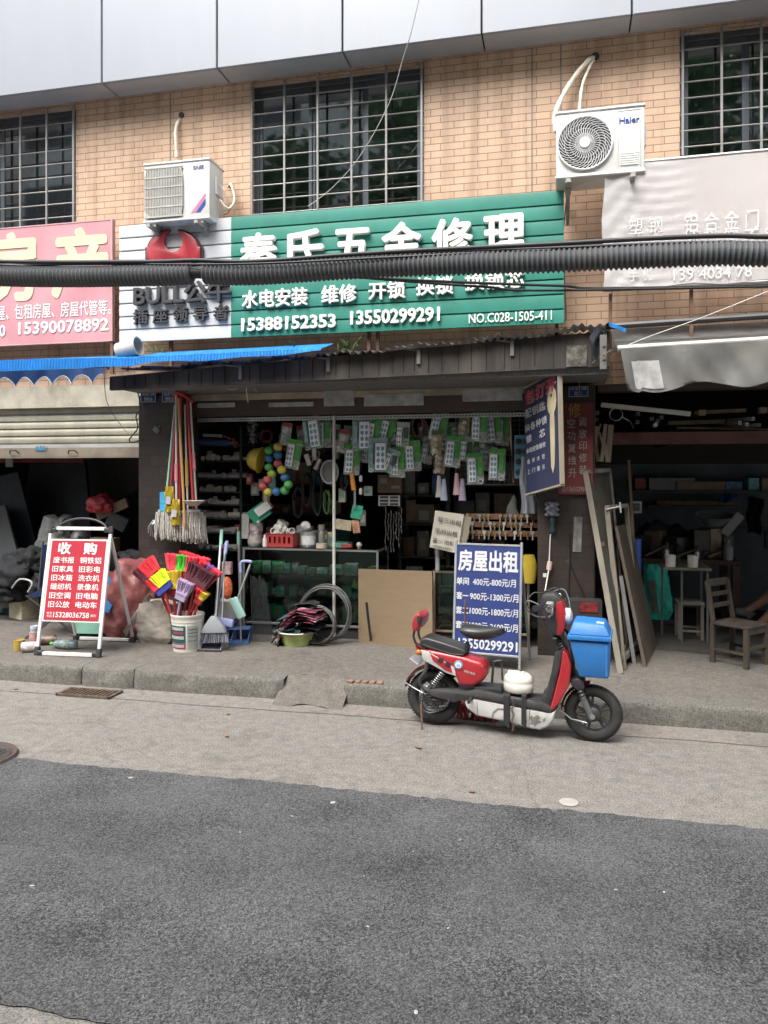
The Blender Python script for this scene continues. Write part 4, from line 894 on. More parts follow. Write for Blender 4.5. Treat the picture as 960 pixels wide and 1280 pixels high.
RED = mat('scooter_red', (.36, .018, .026), .33, var=.08, coat=.25, dirt=.3, dcol='6a4a44', dscale=11, bump=.05, bscale=30); SILV = mat('scooter_silver', (.52, .51, .49), .4, .1, dirt=.55, dcol='7a7468', dscale=9)
BKP = mat('scooter_black', (.028, .028, .03), .45, var=.2, dirt=.3, dcol='6a6560', dscale=6); TYR = mat('tyre_rubber', (.018, .018, .018), .85, var=.2, dirt=.25, dcol='5a544c', dscale=9); CHR = mat('chrome_worn', (.5, .5, .5), .25, .9)
VIN = mat('seat_vinyl', (.025, .025, .027), .38, dirt=.15, dcol='6a665f'); IRON = mat('dark_iron', (.06, .06, .062), .5, .6)
RX = Matrix.Rotation(math.pi / 2, 4, 'X')
def wheel(cx, cy, r, spokes):
    c = B3(cx, cy); r = min(r, c.z)
    w = MB(); w.tube([(c.x + (r - .036) * math.cos(k * math.pi / 20), 0, c.z + (r - .036) * math.sin(k * math.pi / 20)) for k in range(40)], .036, 10, closed=True); tw = w.build('wheel', TYR, ebk, smooth=80)
    b = MB()
    for k in range(60):
        a = k * math.pi / 30
        for y in (-.016, .016): b.box((c.x + (r - .0045) * math.cos(a + (y > 0) * .05), y, c.z + (r - .0045) * math.sin(a + (y > 0) * .05)), (.004, .02, .012), rot=(0, -a, .5 if y > 0 else -.5))
    b.build('tread', TYR, tw)
    b = MB(); rr = r - .065; b.lathe([(rr + .006, -.028), (rr, -.02), (rr - .012, 0), (rr, .02), (rr + .006, .028), (rr + .014, .028), (rr + .014, -.028), (rr + .006, -.028)], 36, Matrix.Translation(c) @ RX, cap=False); b.build('rim', IRON, tw)
    if spokes:
        b = MB()
        for k in range(spokes):
            a = k * 2 * math.pi / spokes + .5; u = Vector((math.cos(a), 0, math.sin(a)))
            for da in (-.16, .16):
                v = Vector((math.cos(a + da), 0, math.sin(a + da))); b.bar(c + u * .03, c + v * rr, .016, .022, up=(0, 1, 0))
        b.build('spokes', IRON, tw, bv=.003); hub = [(.02, -.06), (.045, -.045), (.05, 0), (.045, .045), (.02, .06)]
    else:
        b = MB()
        for k in range(18):
            a = k * 2 * math.pi / 18
            for y, da in ((-.02, .2), (.02, -.2)): b.tube([c + Vector((.05 * math.cos(a), y, .05 * math.sin(a))), c + Vector((rr * math.cos(a + da), 0, rr * math.sin(a + da)))], .002, 4)
        b.build('spokes', CHR, tw); hub = [(.02, -.07), (.055, -.055), (.078, -.03), (.078, .03), (.055, .055), (.02, .07)]
    b = MB(); b.lathe(hub, 24, Matrix.Translation(c) @ RX); b.build('hub', IRON, tw)
    return c, r
rc, rr_ = wheel(170, 480, .185, 0); fc, fr_ = wheel(805, 547, .187, 5)
def fender(c, r, a0, a1, name, m, wid=.045):
    b = MB()
    def f(u, v):
        a = R(a0 + (a1 - a0) * u); y = (v - .5) * 2; q = r - .012 * y * y
        return (c.x + q * math.cos(a), y * wid, c.z + q * math.sin(a))
    b.grid(f, 20, 8, .004); return b.build(name, m, ebk, smooth=70)
fender(rc, rr_ + .03, 45, 168, 'rear_fender', BKP, .055); fender(rc, rr_ + .036, 100, 155, 'fender_cover', mat('fender_red', (.16, .03, .035), .4, dirt=.4), .04)
fender(fc, fr_ + .024, 95, 178, 'front_fender', RED, .05)
# rear body
body = [(128, 285), (165, 283), (290, 308), (372, 333), (386, 368), (380, 405), (335, 430), (280, 428), (266, 388), (222, 360), (150, 318)]
plate(body, -.095, .095, 'rear_body', RED, bv=.03, seg=3)
for y in (-1, 1):
    plate([(131, 282), (160, 290), (205, 318), (262, 352), (270, 386), (232, 374), (140, 322)], *((-.103, -.09) if y < 0 else (.09, .103)), 'side_cover', SILV, bv=.004)
    plate([(168, 298), (205, 318), (250, 348), (256, 374), (228, 362), (180, 326)], *((-.107, -.1) if y < 0 else (.1, .107)), 'side_panel', RED, bv=.002)
b = MB(); c = B3(279, 342, -.1); b.lathe([(.030, 0), (.030, .004), (.024, .006)], 24, Matrix.Translation(c + Vector((0, .004, 0))) @ RX); dc = b.build('round_decal', mat('decal_blue', (.12, .3, .5), .4), ebk)
b = MB(); b.lathe([(.021, 0), (.021, .002)], 20, Matrix.Translation(c + Vector((0, -.003, 0))) @ RX); b.build('decal_ring', mat('decal_white', (.7, .72, .74), .4), dc)
text('山', mat('decal_blue'), dc, Matrix.Translation(c + Vector((0, -.006, 0))) @ UPX, w=.022, h=.02, ext=.0006, bold=.03, world=False)
text('绿能电动', SILV, ebk, Matrix.Translation(B3(322, 372, -.0965)) @ UPX @ Matrix.Rotation(R(-12), 4, 'Z'), w=.075, h=.016, ext=.0006, world=False)
for pts in ([(205, 310), (222, 318), (214, 336), (196, 326)], [(232, 326), (250, 336), (246, 352), (226, 344)]): plate(pts, -.11, -.1, 'vent', BKP, bv=.001)
plate([(122, 244), (150, 236), (215, 255), (292, 280), (308, 294), (300, 308), (240, 303), (170, 285), (126, 266)], -.09, .09, 'pillion_seat', VIN, bv=.014, seg=3)
sd_ = [(278, 222), (286, 207), (335, 199), (400, 194), (436, 202), (452, 215), (430, 236), (385, 254), (335, 266), (300, 256), (282, 240)]
def saddle(u, v):
    x0, z0 = bp(279, 225); x1, z1 = bp(452, 216); x = x0 + (x1 - x0) * u
    hw_ = (.105 * (1 - u) + .04 * u) * math.sin(math.pi * min(1, .12 + u * .98)) ** .5
    zt_ = bp(366, 196)[1] - .012 * math.sin(u * math.pi) + .02 * (1 - u) ** 3 + .004; zb_ = bp(366, 262)[1] + .022 * u + .02 * (abs(u - .45) * 2) ** 2
    a = v * 2 * math.pi; cy, cz = math.cos(a), math.sin(a)
    e = max(.02, math.sin(math.pi * min(1, max(0, .03 + .94 * u)))) ** .35
    return (x, hw_ * cy, (zt_ + zb_) / 2 + (zt_ - zb_) / 2 * e * (cz if cz > 0 else cz * (.4 + .6 * abs(cz))))
b = MB(); b.grid(saddle, 16, 16); b.build('saddle', VIN, ebk, smooth=80)
b = MB(); b.tube([B3(302, 262), B3(300, 320)], .014, 8); b.build('seat_post', IRON, ebk)
b = MB(); b.tube([B3(289, 98, .03), B3(290, 205, .03)], .008, 6); b.build('rusty_rod', RUST, ebk)
plate([(94, 180), (103, 150), (122, 137), (136, 156), (132, 186), (110, 214), (96, 208)], -.1, .1, 'backrest', RED, bv=.02, seg=3)
plate([(112, 152), (124, 142), (136, 158), (131, 184), (118, 196)], -.104, .104, 'backrest_pad', VIN, bv=.012, seg=2)
for y in (-.06, .06):
    b = MB(); b.tube(spline([B3(102, 205, y), B3(96, 232, y), B3(106, 262, y), B3(135, 283, y), B3(165, 290, y)], 5), .009, 8); b.build('backrest_stay', BKP, ebk, smooth=80)
plate([(99, 272), (120, 280), (134, 316), (112, 308)], -.05, .05, 'tail_light', mat('lens_red', (.45, .02, .03), .2), bv=.006)
b = MB(); b.box(B3(98, 334), (.075, .14, .008), rot=(0, R(35), 0)); b.build('licence_plate', mat('plate_silver', (.5, .5, .5), .35, .5), ebk, bv=.002)
# frame tubes, swing arm, spring
for y in (-.085, .085):
    b = MB(); b.tube(spline([B3(153, 335, y), B3(146, 370, y), B3(126, 402, y), B3(134, 432, y), B3(175, 452, y), B3(262, 470, y), B3(310, 458, y), B3(400, 462, y), B3(560, 488, y), B3(640, 512, y)], 6), .013, 8); b.build('frame_tube', BKP, ebk, smooth=80)
    b = MB(); b.tube([B3(320, 470, y * .9), B3(250, 485, y * .9), B3(175, 482, y * .9)], .014, 6); b.build('swing_arm', BKP, ebk)
    b = MB(); c0, c1 = B3(216, 372, y), B3(178, 420, y); n = 70; ax_ = (c1 - c0); u_ = ax_.normalized(); p_ = Vector((0, 1, 0)); q_ = u_.cross(p_)
    b.tube([c0 + ax_ * (k / n) + (p_ * math.cos(k * .62) + q_ * math.sin(k * .62)) * .019 for k in range(n + 1)], .0042, 5); b.build('shock_spring', CHR, ebk, smooth=80)
    b = MB(); b.tube([c0 - ax_ * .3, c1 + ax_ * .6], .009, 6); b.build('shock_rod', IRON, ebk)
b = MB(); b.tube([B3(62, 416, -.06), B3(100, 440, -.06), B3(150, 464, -.07)], .005, 6); b.build('fender_stay', CHR, ebk)
b = MB(); c = B3(165, 490, -.075)
for k in range(4): b.tube([c + Vector(((.02 + .018 * k) * math.cos(a * .52), -.004 * k, (.02 + .018 * k) * math.sin(a * .52))) for a in range(12)], .0045, 5, closed=True)
for k in range(8): b.bar(c, c + Vector((.08 * math.cos(k * .785), -.01, .08 * math.sin(k * .785))), .006)
b.build('hub_guard', IRON, ebk)
# floor deck and battery housing
plate([(155, 440), (200, 436), (300, 448), (350, 440), (470, 466), (560, 484), (612, 490), (640, 505), (652, 516), (640, 526), (470, 494), (340, 470), (260, 488), (170, 462)], -.115, .115, 'floor_deck', BKP, bv=.01, seg=2)
plate([(300, 478), (342, 472), (470, 497), (640, 529), (664, 518), (652, 560), (635, 582), (600, 598), (560, 592), (470, 566), (350, 542), (310, 512)], -.105, .105, 'battery_housing', SILV, bv=.016, seg=3)
plate([(408, 548), (414, 524), (432, 510), (470, 512), (474, 520), (436, 518), (420, 532), (416, 550)], -.107, -.1, 'panel_crease', mat('bare_grey', (.2, .185, .165), .7, var=.4, dirt=.6, dscale=15), bv=.001)
for pts in ([(556, 548), (566, 538), (574, 546), (590, 536), (602, 548), (592, 556), (606, 566), (588, 572), (580, 584), (572, 572), (560, 574), (566, 560)], [(612, 552), (622, 548), (620, 560), (610, 566)], [(540, 560), (548, 556), (550, 570)]): plate(pts, -.1068, -.1, 'scrape', mat('bare_grey'), bv=.0008)
plate([(330, 430), (440, 440), (448, 460), (340, 452)], -.07, .07, 'battery_lid', BKP)
for x0, x1 in ((458, 482), (528, 546)):
    b = MB(); pa = [bp(x0, 458), bp(x1, 460), bp(x1, 590), bp(x0, 570)]; b.prism(pa, .25, Matrix.Translation((0, -.125, 0))); b.build('strap', mat('strap_black', (.018, .018, .02), .8), ebk, bv=.003)
ch = MB()
for k in range(17):
    c = B3(495 + 4 * math.sin(k), 478 + k * 7.2, -.128); ch.tube([c + Vector((.0055 * math.cos(a * .785) * (1 if k % 2 else .35), .005 * math.cos(a * .785) * (0.2 if k % 2 else 1), .010 * math.sin(a * .785))) for a in range(8)], .0022, 4, closed=True)
ch.build('chain', mat('rusty_chain', (.12, .08, .05), .7, .4), ebk, smooth=80)
# front shield, head, handlebar
plate([(655, 300), (690, 284), (675, 370), (652, 462), (640, 516), (606, 508), (600, 474), (624, 442), (641, 380)], -.085, .085, 'inner_shield', BKP, bv=.014, seg=2)
plate([(690, 284), (708, 300), (722, 342), (716, 418), (674, 492), (648, 520), (640, 510), (654, 460), (677, 370)], -.115, .115, 'front_shield', RED, bv=.022, seg=3)
b = MB(); pts = [B3(651, 232), B3(660, 252), B3(672, 272), B3(684, 292)]
pp = spline(pts, 8); b.tube(pp, [.03 + .004 * math.sin(i * 1.7) for i in range(len(pp))], 10); b.build('steering_boot', BKP, ebk, smooth=80)
plate([(604, 70), (650, 62), (684, 92), (690, 150), (684, 230), (655, 236), (632, 214), (612, 160), (598, 110)], -.06, .06, 'head_cover', BKP, bv=.016, seg=2)
plate([(660, 96), (684, 92), (698, 140), (696, 200), (684, 232), (660, 232), (664, 190), (655, 150)], -.065, .065, 'front_cowl', RED, bv=.014, seg=2)
b = MB(); b.lathe([(.048, -.01), (.055, .0), (.05, .03), (.02, .042)], 20, Matrix.Translation(B3(696, 160)) @ Matrix.Rotation(math.pi / 2, 4, 'Y')); b.build('headlight', mat('lamp_lens', (.55, .57, .58), .1), ebk)
b = MB(); b.tube(spline([B3(600, 96, -.33), B3(625, 100, -.2), B3(650, 118, -.07), B3(650, 118, .07), B3(640, 100, .2), B3(600, 90, .3)], 5), .0115, 8); b.build('handlebar', IRON, ebk, smooth=80)
for y, yy in ((-.34, -.22), (.22, .32)):
    b = MB(); b.tube([B3(600, 96 if y < 0 else 90, y), B3(619, 99 if y < 0 else 96, yy)], [.0165, .017], 10); b.tube([B3(600, 96 if y < 0 else 90, y - .004), B3(600, 96 if y < 0 else 90, y + .006)], .021, 10); b.build('grip', VIN, ebk)
    b = MB(); b.tube(spline([B3(634, 104, yy + (.02 if y < 0 else -.02)), B3(654, 100, yy), B3(660, 120, (y + yy) / 2), B3(650, 128, y + .01)], 4), .006, 6); b.build('brake_lever', CHR, ebk, smooth=80)
b = MB(); b.box(B3(640, 104, -.12), (.05, .06, .04)); b.build('switch_box', mat('box_grey', (.2, .2, .2), .5), ebk, bv=.008)
b = MB(); b.lathe([(.022, 0), (.024, .01), (.01, .02)], 14, Matrix.Translation(B3(636, 122, -.09)) @ RX); b.build('key_lock', CHR, ebk)
for k, (pts) in enumerate(([(604, 96, -.2), (560, 80, -.2), (552, 115, -.16), (580, 150, -.1), (625, 160, -.05)], [(612, 60, -.1), (575, 58, -.12), (553, 95, -.14), (575, 140, -.1), (615, 175, -.04)], [(640, 70, .1), (680, 62, .1), (702, 100, .08), (708, 150, .05), (690, 180, .02)], [(620, 60, .0), (655, 48, .0), (688, 70, .02), (706, 120, .03)], [(598, 120, -.15), (606, 170, -.1), (640, 240, -.06), (650, 300, -.06)], [(690, 240, -.03), (720, 300, -.04), (735, 360, -.05), (745, 400, -.05)])):
    b = MB(); b.tube(spline([B3(*q) for q in pts], 6), .0042, 6); b.build('cable', mat('cable_grey', (.14, .15, .16), .5) if k in (0, 2) else BKP, ebk, smooth=80)
# fork
for y in (-.06, .06):
    b = MB(); b.tube([B3(744, 420, y), B3(772, 490, y)], .016, 10); b.tube([B3(764, 472, y), B3(803, 562, y)], .021, 10); b.build('fork_leg', mat('fork_grey', (.16, .165, .17), .35, .6), ebk, smooth=50)
    b = MB(); pp = spline([B3(746, 424, y), B3(768, 480, y)], 26); b.tube(pp, [.02 + .004 * math.sin(i * 1.1) for i in range(len(pp))], 10); b.build('fork_gaiter', BKP, ebk, smooth=80)
    b = MB(); b.tube([B3(668, 518, y), B3(720, 560, y), B3(782, 576, y)], .005, 6); b.build('fender_stay', CHR, ebk)
plate([(712, 402), (748, 396), (770, 410), (774, 440), (744, 444), (722, 426)], -.085, .085, 'fork_crown', IRON, bv=.008)
b = MB(); b.tube([B3(744, 420), B3(690, 290)], .02, 8); b.build('steering_tube', IRON, ebk)
b = MB(); b.tube([B3(805, 547, -.085), B3(805, 547, .085)], .011, 8); b.lathe([(.017, 0), (.017, .014)], 6, Matrix.Translation(B3(805, 547, -.078)) @ RX); b.build('axle', CHR, ebk)
b = MB(); b.tube([B3(130, 495, -.09), B3(138, 560, -.12), B3(145, 632, -.16)], .007, 6); b.tube([B3(146, 630, -.16), B3(116, 630, -.2)], .007, 6); b.build('kickstand', mat('rusty_steel'), ebk)
b = MB(); b.tube([B3(404, 345, .02), B3(398, 430, .02)], .009, 6); b.tube([B3(436, 340, .02), B3(440, 420, .02)], .007, 6); b.tube([B3(404, 345, .02), B3(436, 340, .02)], .007, 6); b.build('seat_bracket', IRON, ebk)
for y in (-.07, .07): b = MB(); b.ball(B3(118, 296, y), .018, 10, 8, sc=(1.3, .7, 1)); b.build('turn_signal', mat('lens_orange', (.5, .16, .02), .25), ebk, smooth=80)
b = MB(); b.box(B3(84, 395, 0), (.012, .06, .03)); b.build('rear_reflector', mat('lens_red'), ebk, bv=.003)
for cx, cy in ((318, 486), (640, 545), (505, 575), (372, 345), (168, 292), (690, 310), (668, 470)):
    b = MB(); b.lathe([(.006, 0), (.006, .003), (.002, .004)], 10, Matrix.Translation(B3(cx, cy, -.1)) @ RX); b.build('bolt', CHR, ebk)
for pts in ([(352, 484), (356, 540)], [(560, 510), (556, 590)]):
    b = MB(); b.tube([B3(*pts[0], -.1055), B3(*pts[1], -.1055)], .0018, 4); b.build('panel_seam', BKP, ebk)
b = MB(); b.tube([B3(q_[0], q_[1], -.088) for q_ in ((135, 262), (200, 284), (250, 300), (296, 304))], .003, 5); b.build('seat_piping', mat('piping_grey', (.1, .1, .1), .6), ebk, smooth=80)
for y in (-.14, .14): b = MB(); b.tube([B3(330, 470, y * .75), B3(330, 474, y * 1.35)], .012, 8); b.build('foot_peg', VIN, ebk)
b = MB(); b.tube([B3(250, 470, -.11), B3(235, 500, -.115), B3(205, 505, -.11)], .008, 6); b.build('motor_lead', BKP, ebk, smooth=80)
b = MB(); b.box(B3(655, 245, -.02), (.03, .11, .02)); b.build('fork_yoke', IRON, ebk, bv=.004)
# blue lidded box carried in front of the head
BXB = mat('box_blue', (.022, .16, .44), .5, var=.1, dirt=.3, dcol='6a84a0', dscale=9, bump=.06, bscale=25)
q0, q1 = bp(716, 250), bp(872, 390); xa_, xb_ = bp(716, 250)[0], bp(874, 250)[0]; xc_, xd_ = bp(752, 390)[0], bp(870, 390)[0]; zt_, zb_ = bp(800, 246)[1], bp(800, 391)[1]
b = MB(); vs = []
for (x, y, z) in ((xc_, -.11, zb_), (xd_, -.11, zb_), (xd_, .11, zb_), (xc_, .11, zb_), (xa_, -.14, zt_), (xb_, -.14, zt_), (xb_, .14, zt_), (xa_, .14, zt_)): vs.append(b.bm.verts.new((x, y, z)))
for f in ((0, 3, 2, 1), (4, 5, 6, 7), (0, 1, 5, 4), (1, 2, 6, 5), (2, 3, 7, 6), (3, 0, 4, 7)): b.bm.faces.new([vs[i] for i in f])
fb = b.build('front_box', BXB, ebk, bv=.014, seg=2)
b = MB(); zl = bp(800, 232)[1]; b.box(((xa_ + xb_) / 2, 0, zl), (xb_ - xa_ + .02, .31, .03)); b.build('box_rim', BXB, fb, bv=.006, seg=2)
lid = MB(); zh = bp(790, 172)[1]; xm = (xa_ + xb_) / 2; hl = (xb_ - xa_) / 2 + .004; vs = []
for (x, y, z) in ((xm - hl, -.15, zl + .0155), (xm + hl, -.15, zl + .0155), (xm + hl, .15, zl + .0155), (xm - hl, .15, zl + .0155), (xm - hl * .78, -.115, zh), (xm + hl * .72, -.115, zh - .008), (xm + hl * .72, .115, zh - .008), (xm - hl * .78, .115, zh)): vs.append(lid.bm.verts.new((x, y, z)))
for f in ((0, 3, 2, 1), (4, 5, 6, 7), (0, 1, 5, 4), (1, 2, 6, 5), (2, 3, 7, 6), (3, 0, 4, 7)): lid.bm.faces.new([vs[i] for i in f])
lid.build('lid', BXB, fb, bv=.014, seg=2)
b = MB(); b.box((xm + hl * .5, -.1, zh - .012), (.045, .05, .004), rot=(R(25), R(4), 0)); b.build('sticker', mat('sticker_pale', (.45, .5, .55), .5), fb)
b = MB(); b.box((xb_ - .02, -.137, (zt_ + zb_) / 2), (.012, .012, (zt_ - zb_) * .8), rot=(R(0), 0, 0)); b.build('rib', BXB, fb)
for y in (-.1, .1): b = MB(); b.bar(B3(690, 220, y * .4), (xa_ + .01, y, zt_ - .06), .016); b.build('box_bracket', IRON, ebk)
# white jug on the deck
q = bp(506, 470); jug = T('white_jug', 'white plastic jug lying on the deck of the scooter', 'jug', BA + bd * q[0] + Vector((0, 0, bp(506, 466)[1] + .004)), math.atan2(bd.y, bd.x))
b = MB(); x0, z0 = bp(446, 470); x1, _ = bp(566, 470); jw = (x1 - x0); jh = .125
pr = [(jw * .40, 0), (jw * .5, .012), (jw * .5, jh * .45), (jw * .48, jh * .52), (jw * .48, jh * .58), (jw * .5, jh * .66), (jw * .44, jh * .88), (jw * .34, jh)]
b.lathe(pr, 28, Matrix.Diagonal((1, .8, 1, 1))); b.build('bottle', mat('jug_plastic', (.66, .64, .57), .4, dirt=.15, dcol='8a8470'), jug, smooth=60)
b = MB(); b.box((-.03, 0, jh + .006), (.08, .035, .014)); b.box((.03, -.0, jh + .004), (.022, .05, .01)); b.build('handle', mat('jug_plastic'), jug, bv=.005)
# red broom head lying on the gutter behind the scooter
p0, p1 = G(572, 897, .01), G(614, 893, .01)
rb = T('red_broom', 'red bristled broom head with yellow ends lying by the kerb under the scooter', 'broom', ((p0.x + p1.x) / 2, 5.36, .01), R(-3))
b = MB()
for k in range(70): x = rnd.uniform(-.15, .17); b.tube([(x, rnd.uniform(-.03, .03), .085), (x + rnd.uniform(-.012, .012), rnd.uniform(-.05, .05), .003)], .005, 4)
b.build('bristles', mat('bristle_red', (.33, .03, .025), .7, var=.3), rb)
b = MB(); b.box((.01, 0, .095), (.33, .07, .03)); b.build('brush_block', mat('block_red', (.3, .03, .03), .5), rb, bv=.008)
b = MB(); b.box((-.16, 0, .1), (.05, .074, .036)); b.build('end_cap', mat('cap_yellow', (.5, .38, .04), .5), rb, bv=.006)
# ------------------------------------------------------------------ hardware shop: things along the pillar and pavement
def tmat(n, c=None, **k): return mat(n, c, **{**dict(rough=.45, var=.08), **k})
WOODH = tmat('wood_handle', (.42, .24, .09)); MINT = tmat('mint_plastic', (.28, .52, .42)); REDH = tmat('red_handle', (.34, .025, .03)); PINKW = tmat('pink_white', (.62, .5, .5)); PINK = tmat('pink_plastic', (.6, .22, .26))
COT = mat('cotton_strings', (.42, .40, .36), .9, var=.3, scale=30, dirt=.3, dcol='6a6458'); YELP = tmat('yellow_pack', (.58, .44, .03), var=.2); STEELT = mat('steel_tube', (.45, .45, .45), .3, .8, var=.2)
YM = 6.63
def mop(label, tx, ty, bx, by, m, r, head, sleeve=None, dy=0.):
    a, c = P(tx, ty, YM - dy), P(bx, by, YM - .03 - dy)
    t = T('mop', label, 'mop', c, group='mops and brooms hung on the pillar')
    b = MB(); b.tube([a, c], r, 8); b.build('handle', m, t, world=True)
    d = (c - a).normalized()
    if sleeve: b = MB(); u = a + (c - a) * sleeve[0]; v = a + (c - a) * sleeve[1]; b.tube([u, v], r * 1.7, 8); b.build('sleeve', sleeve[2], t, world=True)
    if head == 'string':
        b = MB(); b.box((0, 0, .01), (.13, .03, .025)); b.build('head_clamp', tmat('clamp_grey', (.4, .4, .4)), t)
        b = MB()
        for k in range(64):
            x = rnd.uniform(-.085, .085); y = rnd.uniform(-.02, .02); l = rnd.uniform(.2, .27); q = x * rnd.uniform(1.0, 1.35)
            b.tube([(x, y, .0), (x * 1.1 + rnd.uniform(-.006, .006), y - .012, -l * .5), (q + rnd.uniform(-.01, .01), y * 1.2, -l)], [.006, .0065, .005], 5)
        b.build('mop_strings', COT, t, smooth=80)
    elif head == 'pack':
        b = MB(); b.grid(lambda u, v: ((u - .5) * .095 * (1 - .25 * abs(v - .4)), -.02 - .02 * math.sin(u * math.pi) + .006 * math.sin(v * 13 + u * 9), .06 - .24 * v), 8, 12, .03); b.build('head_cover', YELP, t, smooth=80)
        b = MB(); b.box((0.005, -.052, -.07), (.05, .004, .07), rot=(0, .1, 0)); b.build('label', tmat('pack_label', (.35, .35, .38), var=.4), t)
    elif head == 'flat':
        b = MB(); b.box((0, 0, -.02), (.1, .04, .06)); b.build('head', m, t, bv=.008)
    elif head == 'cap':
        b = MB(); b.tube([(0, 0, .0), (0, 0, -.05)], [r * 1.5, r * .5], 8); b.build('end_cap', m, t)
    return t
mop('mop with mint green handle hung outermost on the pillar', 219, 506, 206, 640, MINT, .011, 'string')
mop('mop with pale pink and white pole hung beside the mint handle', 220, 494, 220.5, 632, PINKW, .010, 'pack', (.62, .78, PINK), .02)
mop('dark red handled mop with its yellow wrapped head beside the mint mop', 222, 492, 213, 616, REDH, .011, 'pack', None, .01)
mop('dark red handled string mop behind the orange wooden stick', 226, 492, 224, 641, REDH, .013, 'string', None, -.01)
mop('bare orange wooden stick hung in front of the string mops', 223, 498, 231, 654, WOODH, .0125, 'cap', None, .05)
mop('red handled string mop hung closest to the shop opening', 234, 498, 242, 640, REDH, .0125, 'string', None, 0)
mop('white handled string mop hung behind the red handled mop', 238, 503, 246, 644, tmat('white_pole', (.55, .54, .5)), .010, 'string', (.45, .6, PINK), -.04)
mop('string mop with white sleeve hung behind the orange stick', 231, 506, 235, 642, tmat('white_pole'), .009, 'string', (.5, .75, tmat('yellow_sleeve', (.5, .36, .12))), -.03)
b = MB(); q = P(205, 627, 6.6); b.box((q.x, 6.6, q.z), (.07, .04, .18)); b.box((q.x, 6.58, q.z + .02), (.05, .004, .08)); one(b, 'sponge_refill', tmat('sponge_blue', (.05, .3, .5), var=.3), 'blue packed sponge refill hung beside the mop heads', 'sponge', bv=.01)
b = MB(); q = P(245, 628, 6.55); b.lathe([(.04, -.03), (.1, .012), (.105, .018), (.09, .012), (.03, -.02)], 20, Matrix.Translation((q.x, 6.5, q.z))); one(b, 'plastic_dish', tmat('dish_white', (.45, .43, .38)), 'shallow off white plastic dish above the hanging string mop', 'dish')
b = MB(); q = P(226, 495, 6.62); b.tube(spline([(q.x - .08, 6.66, q.z - .02), (q.x - .03, 6.6, q.z + .03), (q.x + .05, 6.6, q.z), (q.x + .12, 6.64, q.z - .06)], 5), .018, 6); one(b, 'red_strap', mat('strap_red', (.3, .03, .03), .8, var=.3), 'red cloth strap bundling the mop handles to the pillar', 'strap')
b = MB(); q = P(192, 660, 6.68)
for k in range(26): a = rnd.uniform(0, 6.28); b.tube([(q.x, 6.68, q.z + .08), (q.x + .03 * math.cos(a), 6.67, q.z + .03 + .03 * math.sin(a)), (q.x + .05 * math.cos(a + .5), 6.66, q.z - .02 + .06 * math.sin(a + .5))], .003, 4)
one(b, 'chain_bunch', mat('chain_steel', (.35, .35, .35), .4, .7), 'bunch of steel chain hanging on the pillar beside the mint mop', 'chain')
b = MB(); q = P(195, 537, 6.7); b.grid(lambda u, v: (q.x - .03 + .06 * u + .01 * math.sin(v * 9), 6.705 + .005 * math.sin(u * 20 + v * 13), q.z - .03 + .06 * v + .01 * math.sin(u * 8)), 6, 6, .003); one(b, 'torn_notice', tmat('paper_torn', (.4, .4, .38), var=.3), 'scrap of torn white notice stuck on the tiled pillar', 'notice')
# bucket with brooms
bk = G(234.5, 812, PAV); br = .145
bt_ = T('white_paint_bucket', 'white paint bucket with green label full of upturned bright brooms', 'bucket', (bk.x, bk.y, PAV))
b = MB(); b.lathe([(br * .84, 0), (br * .86, .01), (br * .97, .26), (br, .262), (br, .30), (br * 1.03, .305), (br * 1.03, .325), (br * .96, .325), (br * .94, .28), (br * .8, .03)], 32); b.build('pail', mat('pail_white', (.62, .60, .54), .45, var=.05, dirt=.3, dcol='8a8068', dscale=7), bt_, smooth=60)
GL_ = tmat('label_green', (.03, .17, .15), var=.2); PK_ = tmat('label_pink', (.5, .1, .16), var=.3); WL_ = tmat('label_white', (.62, .62, .6))
def wrap(a0, a1, z0, z1, m, nm, o=.002):
    b = MB(); b.grid(lambda u, v: ((br * (.86 + .11 * ((z0 + (z1 - z0) * v - .01) / .25)) + o) * math.cos(R(a0 + (a1 - a0) * u)), (br * (.86 + .11 * ((z0 + (z1 - z0) * v - .01) / .25)) + o) * math.sin(R(a0 + (a1 - a0) * u)), z0 + (z1 - z0) * v), 14, 3, .001); b.build(nm, m, bt_, smooth=70)
wrap(198, 290, .085, .235, GL_, 'label'); wrap(198, 290, .03, .083, PK_, 'label'); wrap(296, 340, .03, .235, tmat('label_pale', (.52, .52, .5)), 'label')
for k, (a0, a1, z0, z1, m) in enumerate(((225, 282, .195, .222, WL_), (238, 282, .16, .184, PK_), (203, 284, .118, .146, WL_), (205, 284, .045, .07, WL_), (299, 336, .2, .206, GL_), (299, 336, .17, .175, GL_), (299, 334, .14, .145, GL_), (299, 336, .1, .105, GL_))): wrap(a0, a1, z0, z1, m, 'print', .0045)
NB = dict(pink=tmat('bristle_pink', (.75, .06, .1), rough=.8, var=.2, scale=40), green=tmat('bristle_green', (.05, .38, .03), rough=.8, var=.3, scale=40), neon=tmat('bristle_neon', (.62, .75, .02), rough=.8, var=.2, scale=40), purple=tmat('bristle_purple', (.22, .07, .25), rough=.8, var=.2, scale=40), lav=tmat('bristle_lavender', (.36, .27, .42), rough=.8, var=.2, scale=40), maroon=tmat('bristle_maroon', (.09, .02, .03), rough=.8, var=.3, scale=40), red=tmat('bristle_crimson', (.62, .03, .05), rough=.8, var=.2, scale=40), blue=tmat('bristle_blue', (.03, .04, .25), rough=.8, var=.2, scale=40), yellow=tmat('bristle_yellow', (.58, .42, .03), rough=.8, var=.2, scale=40))
def bp_(cx, cy, Y): return P(160 + cx / 5.333, 660 + cy / 5.333, Y)
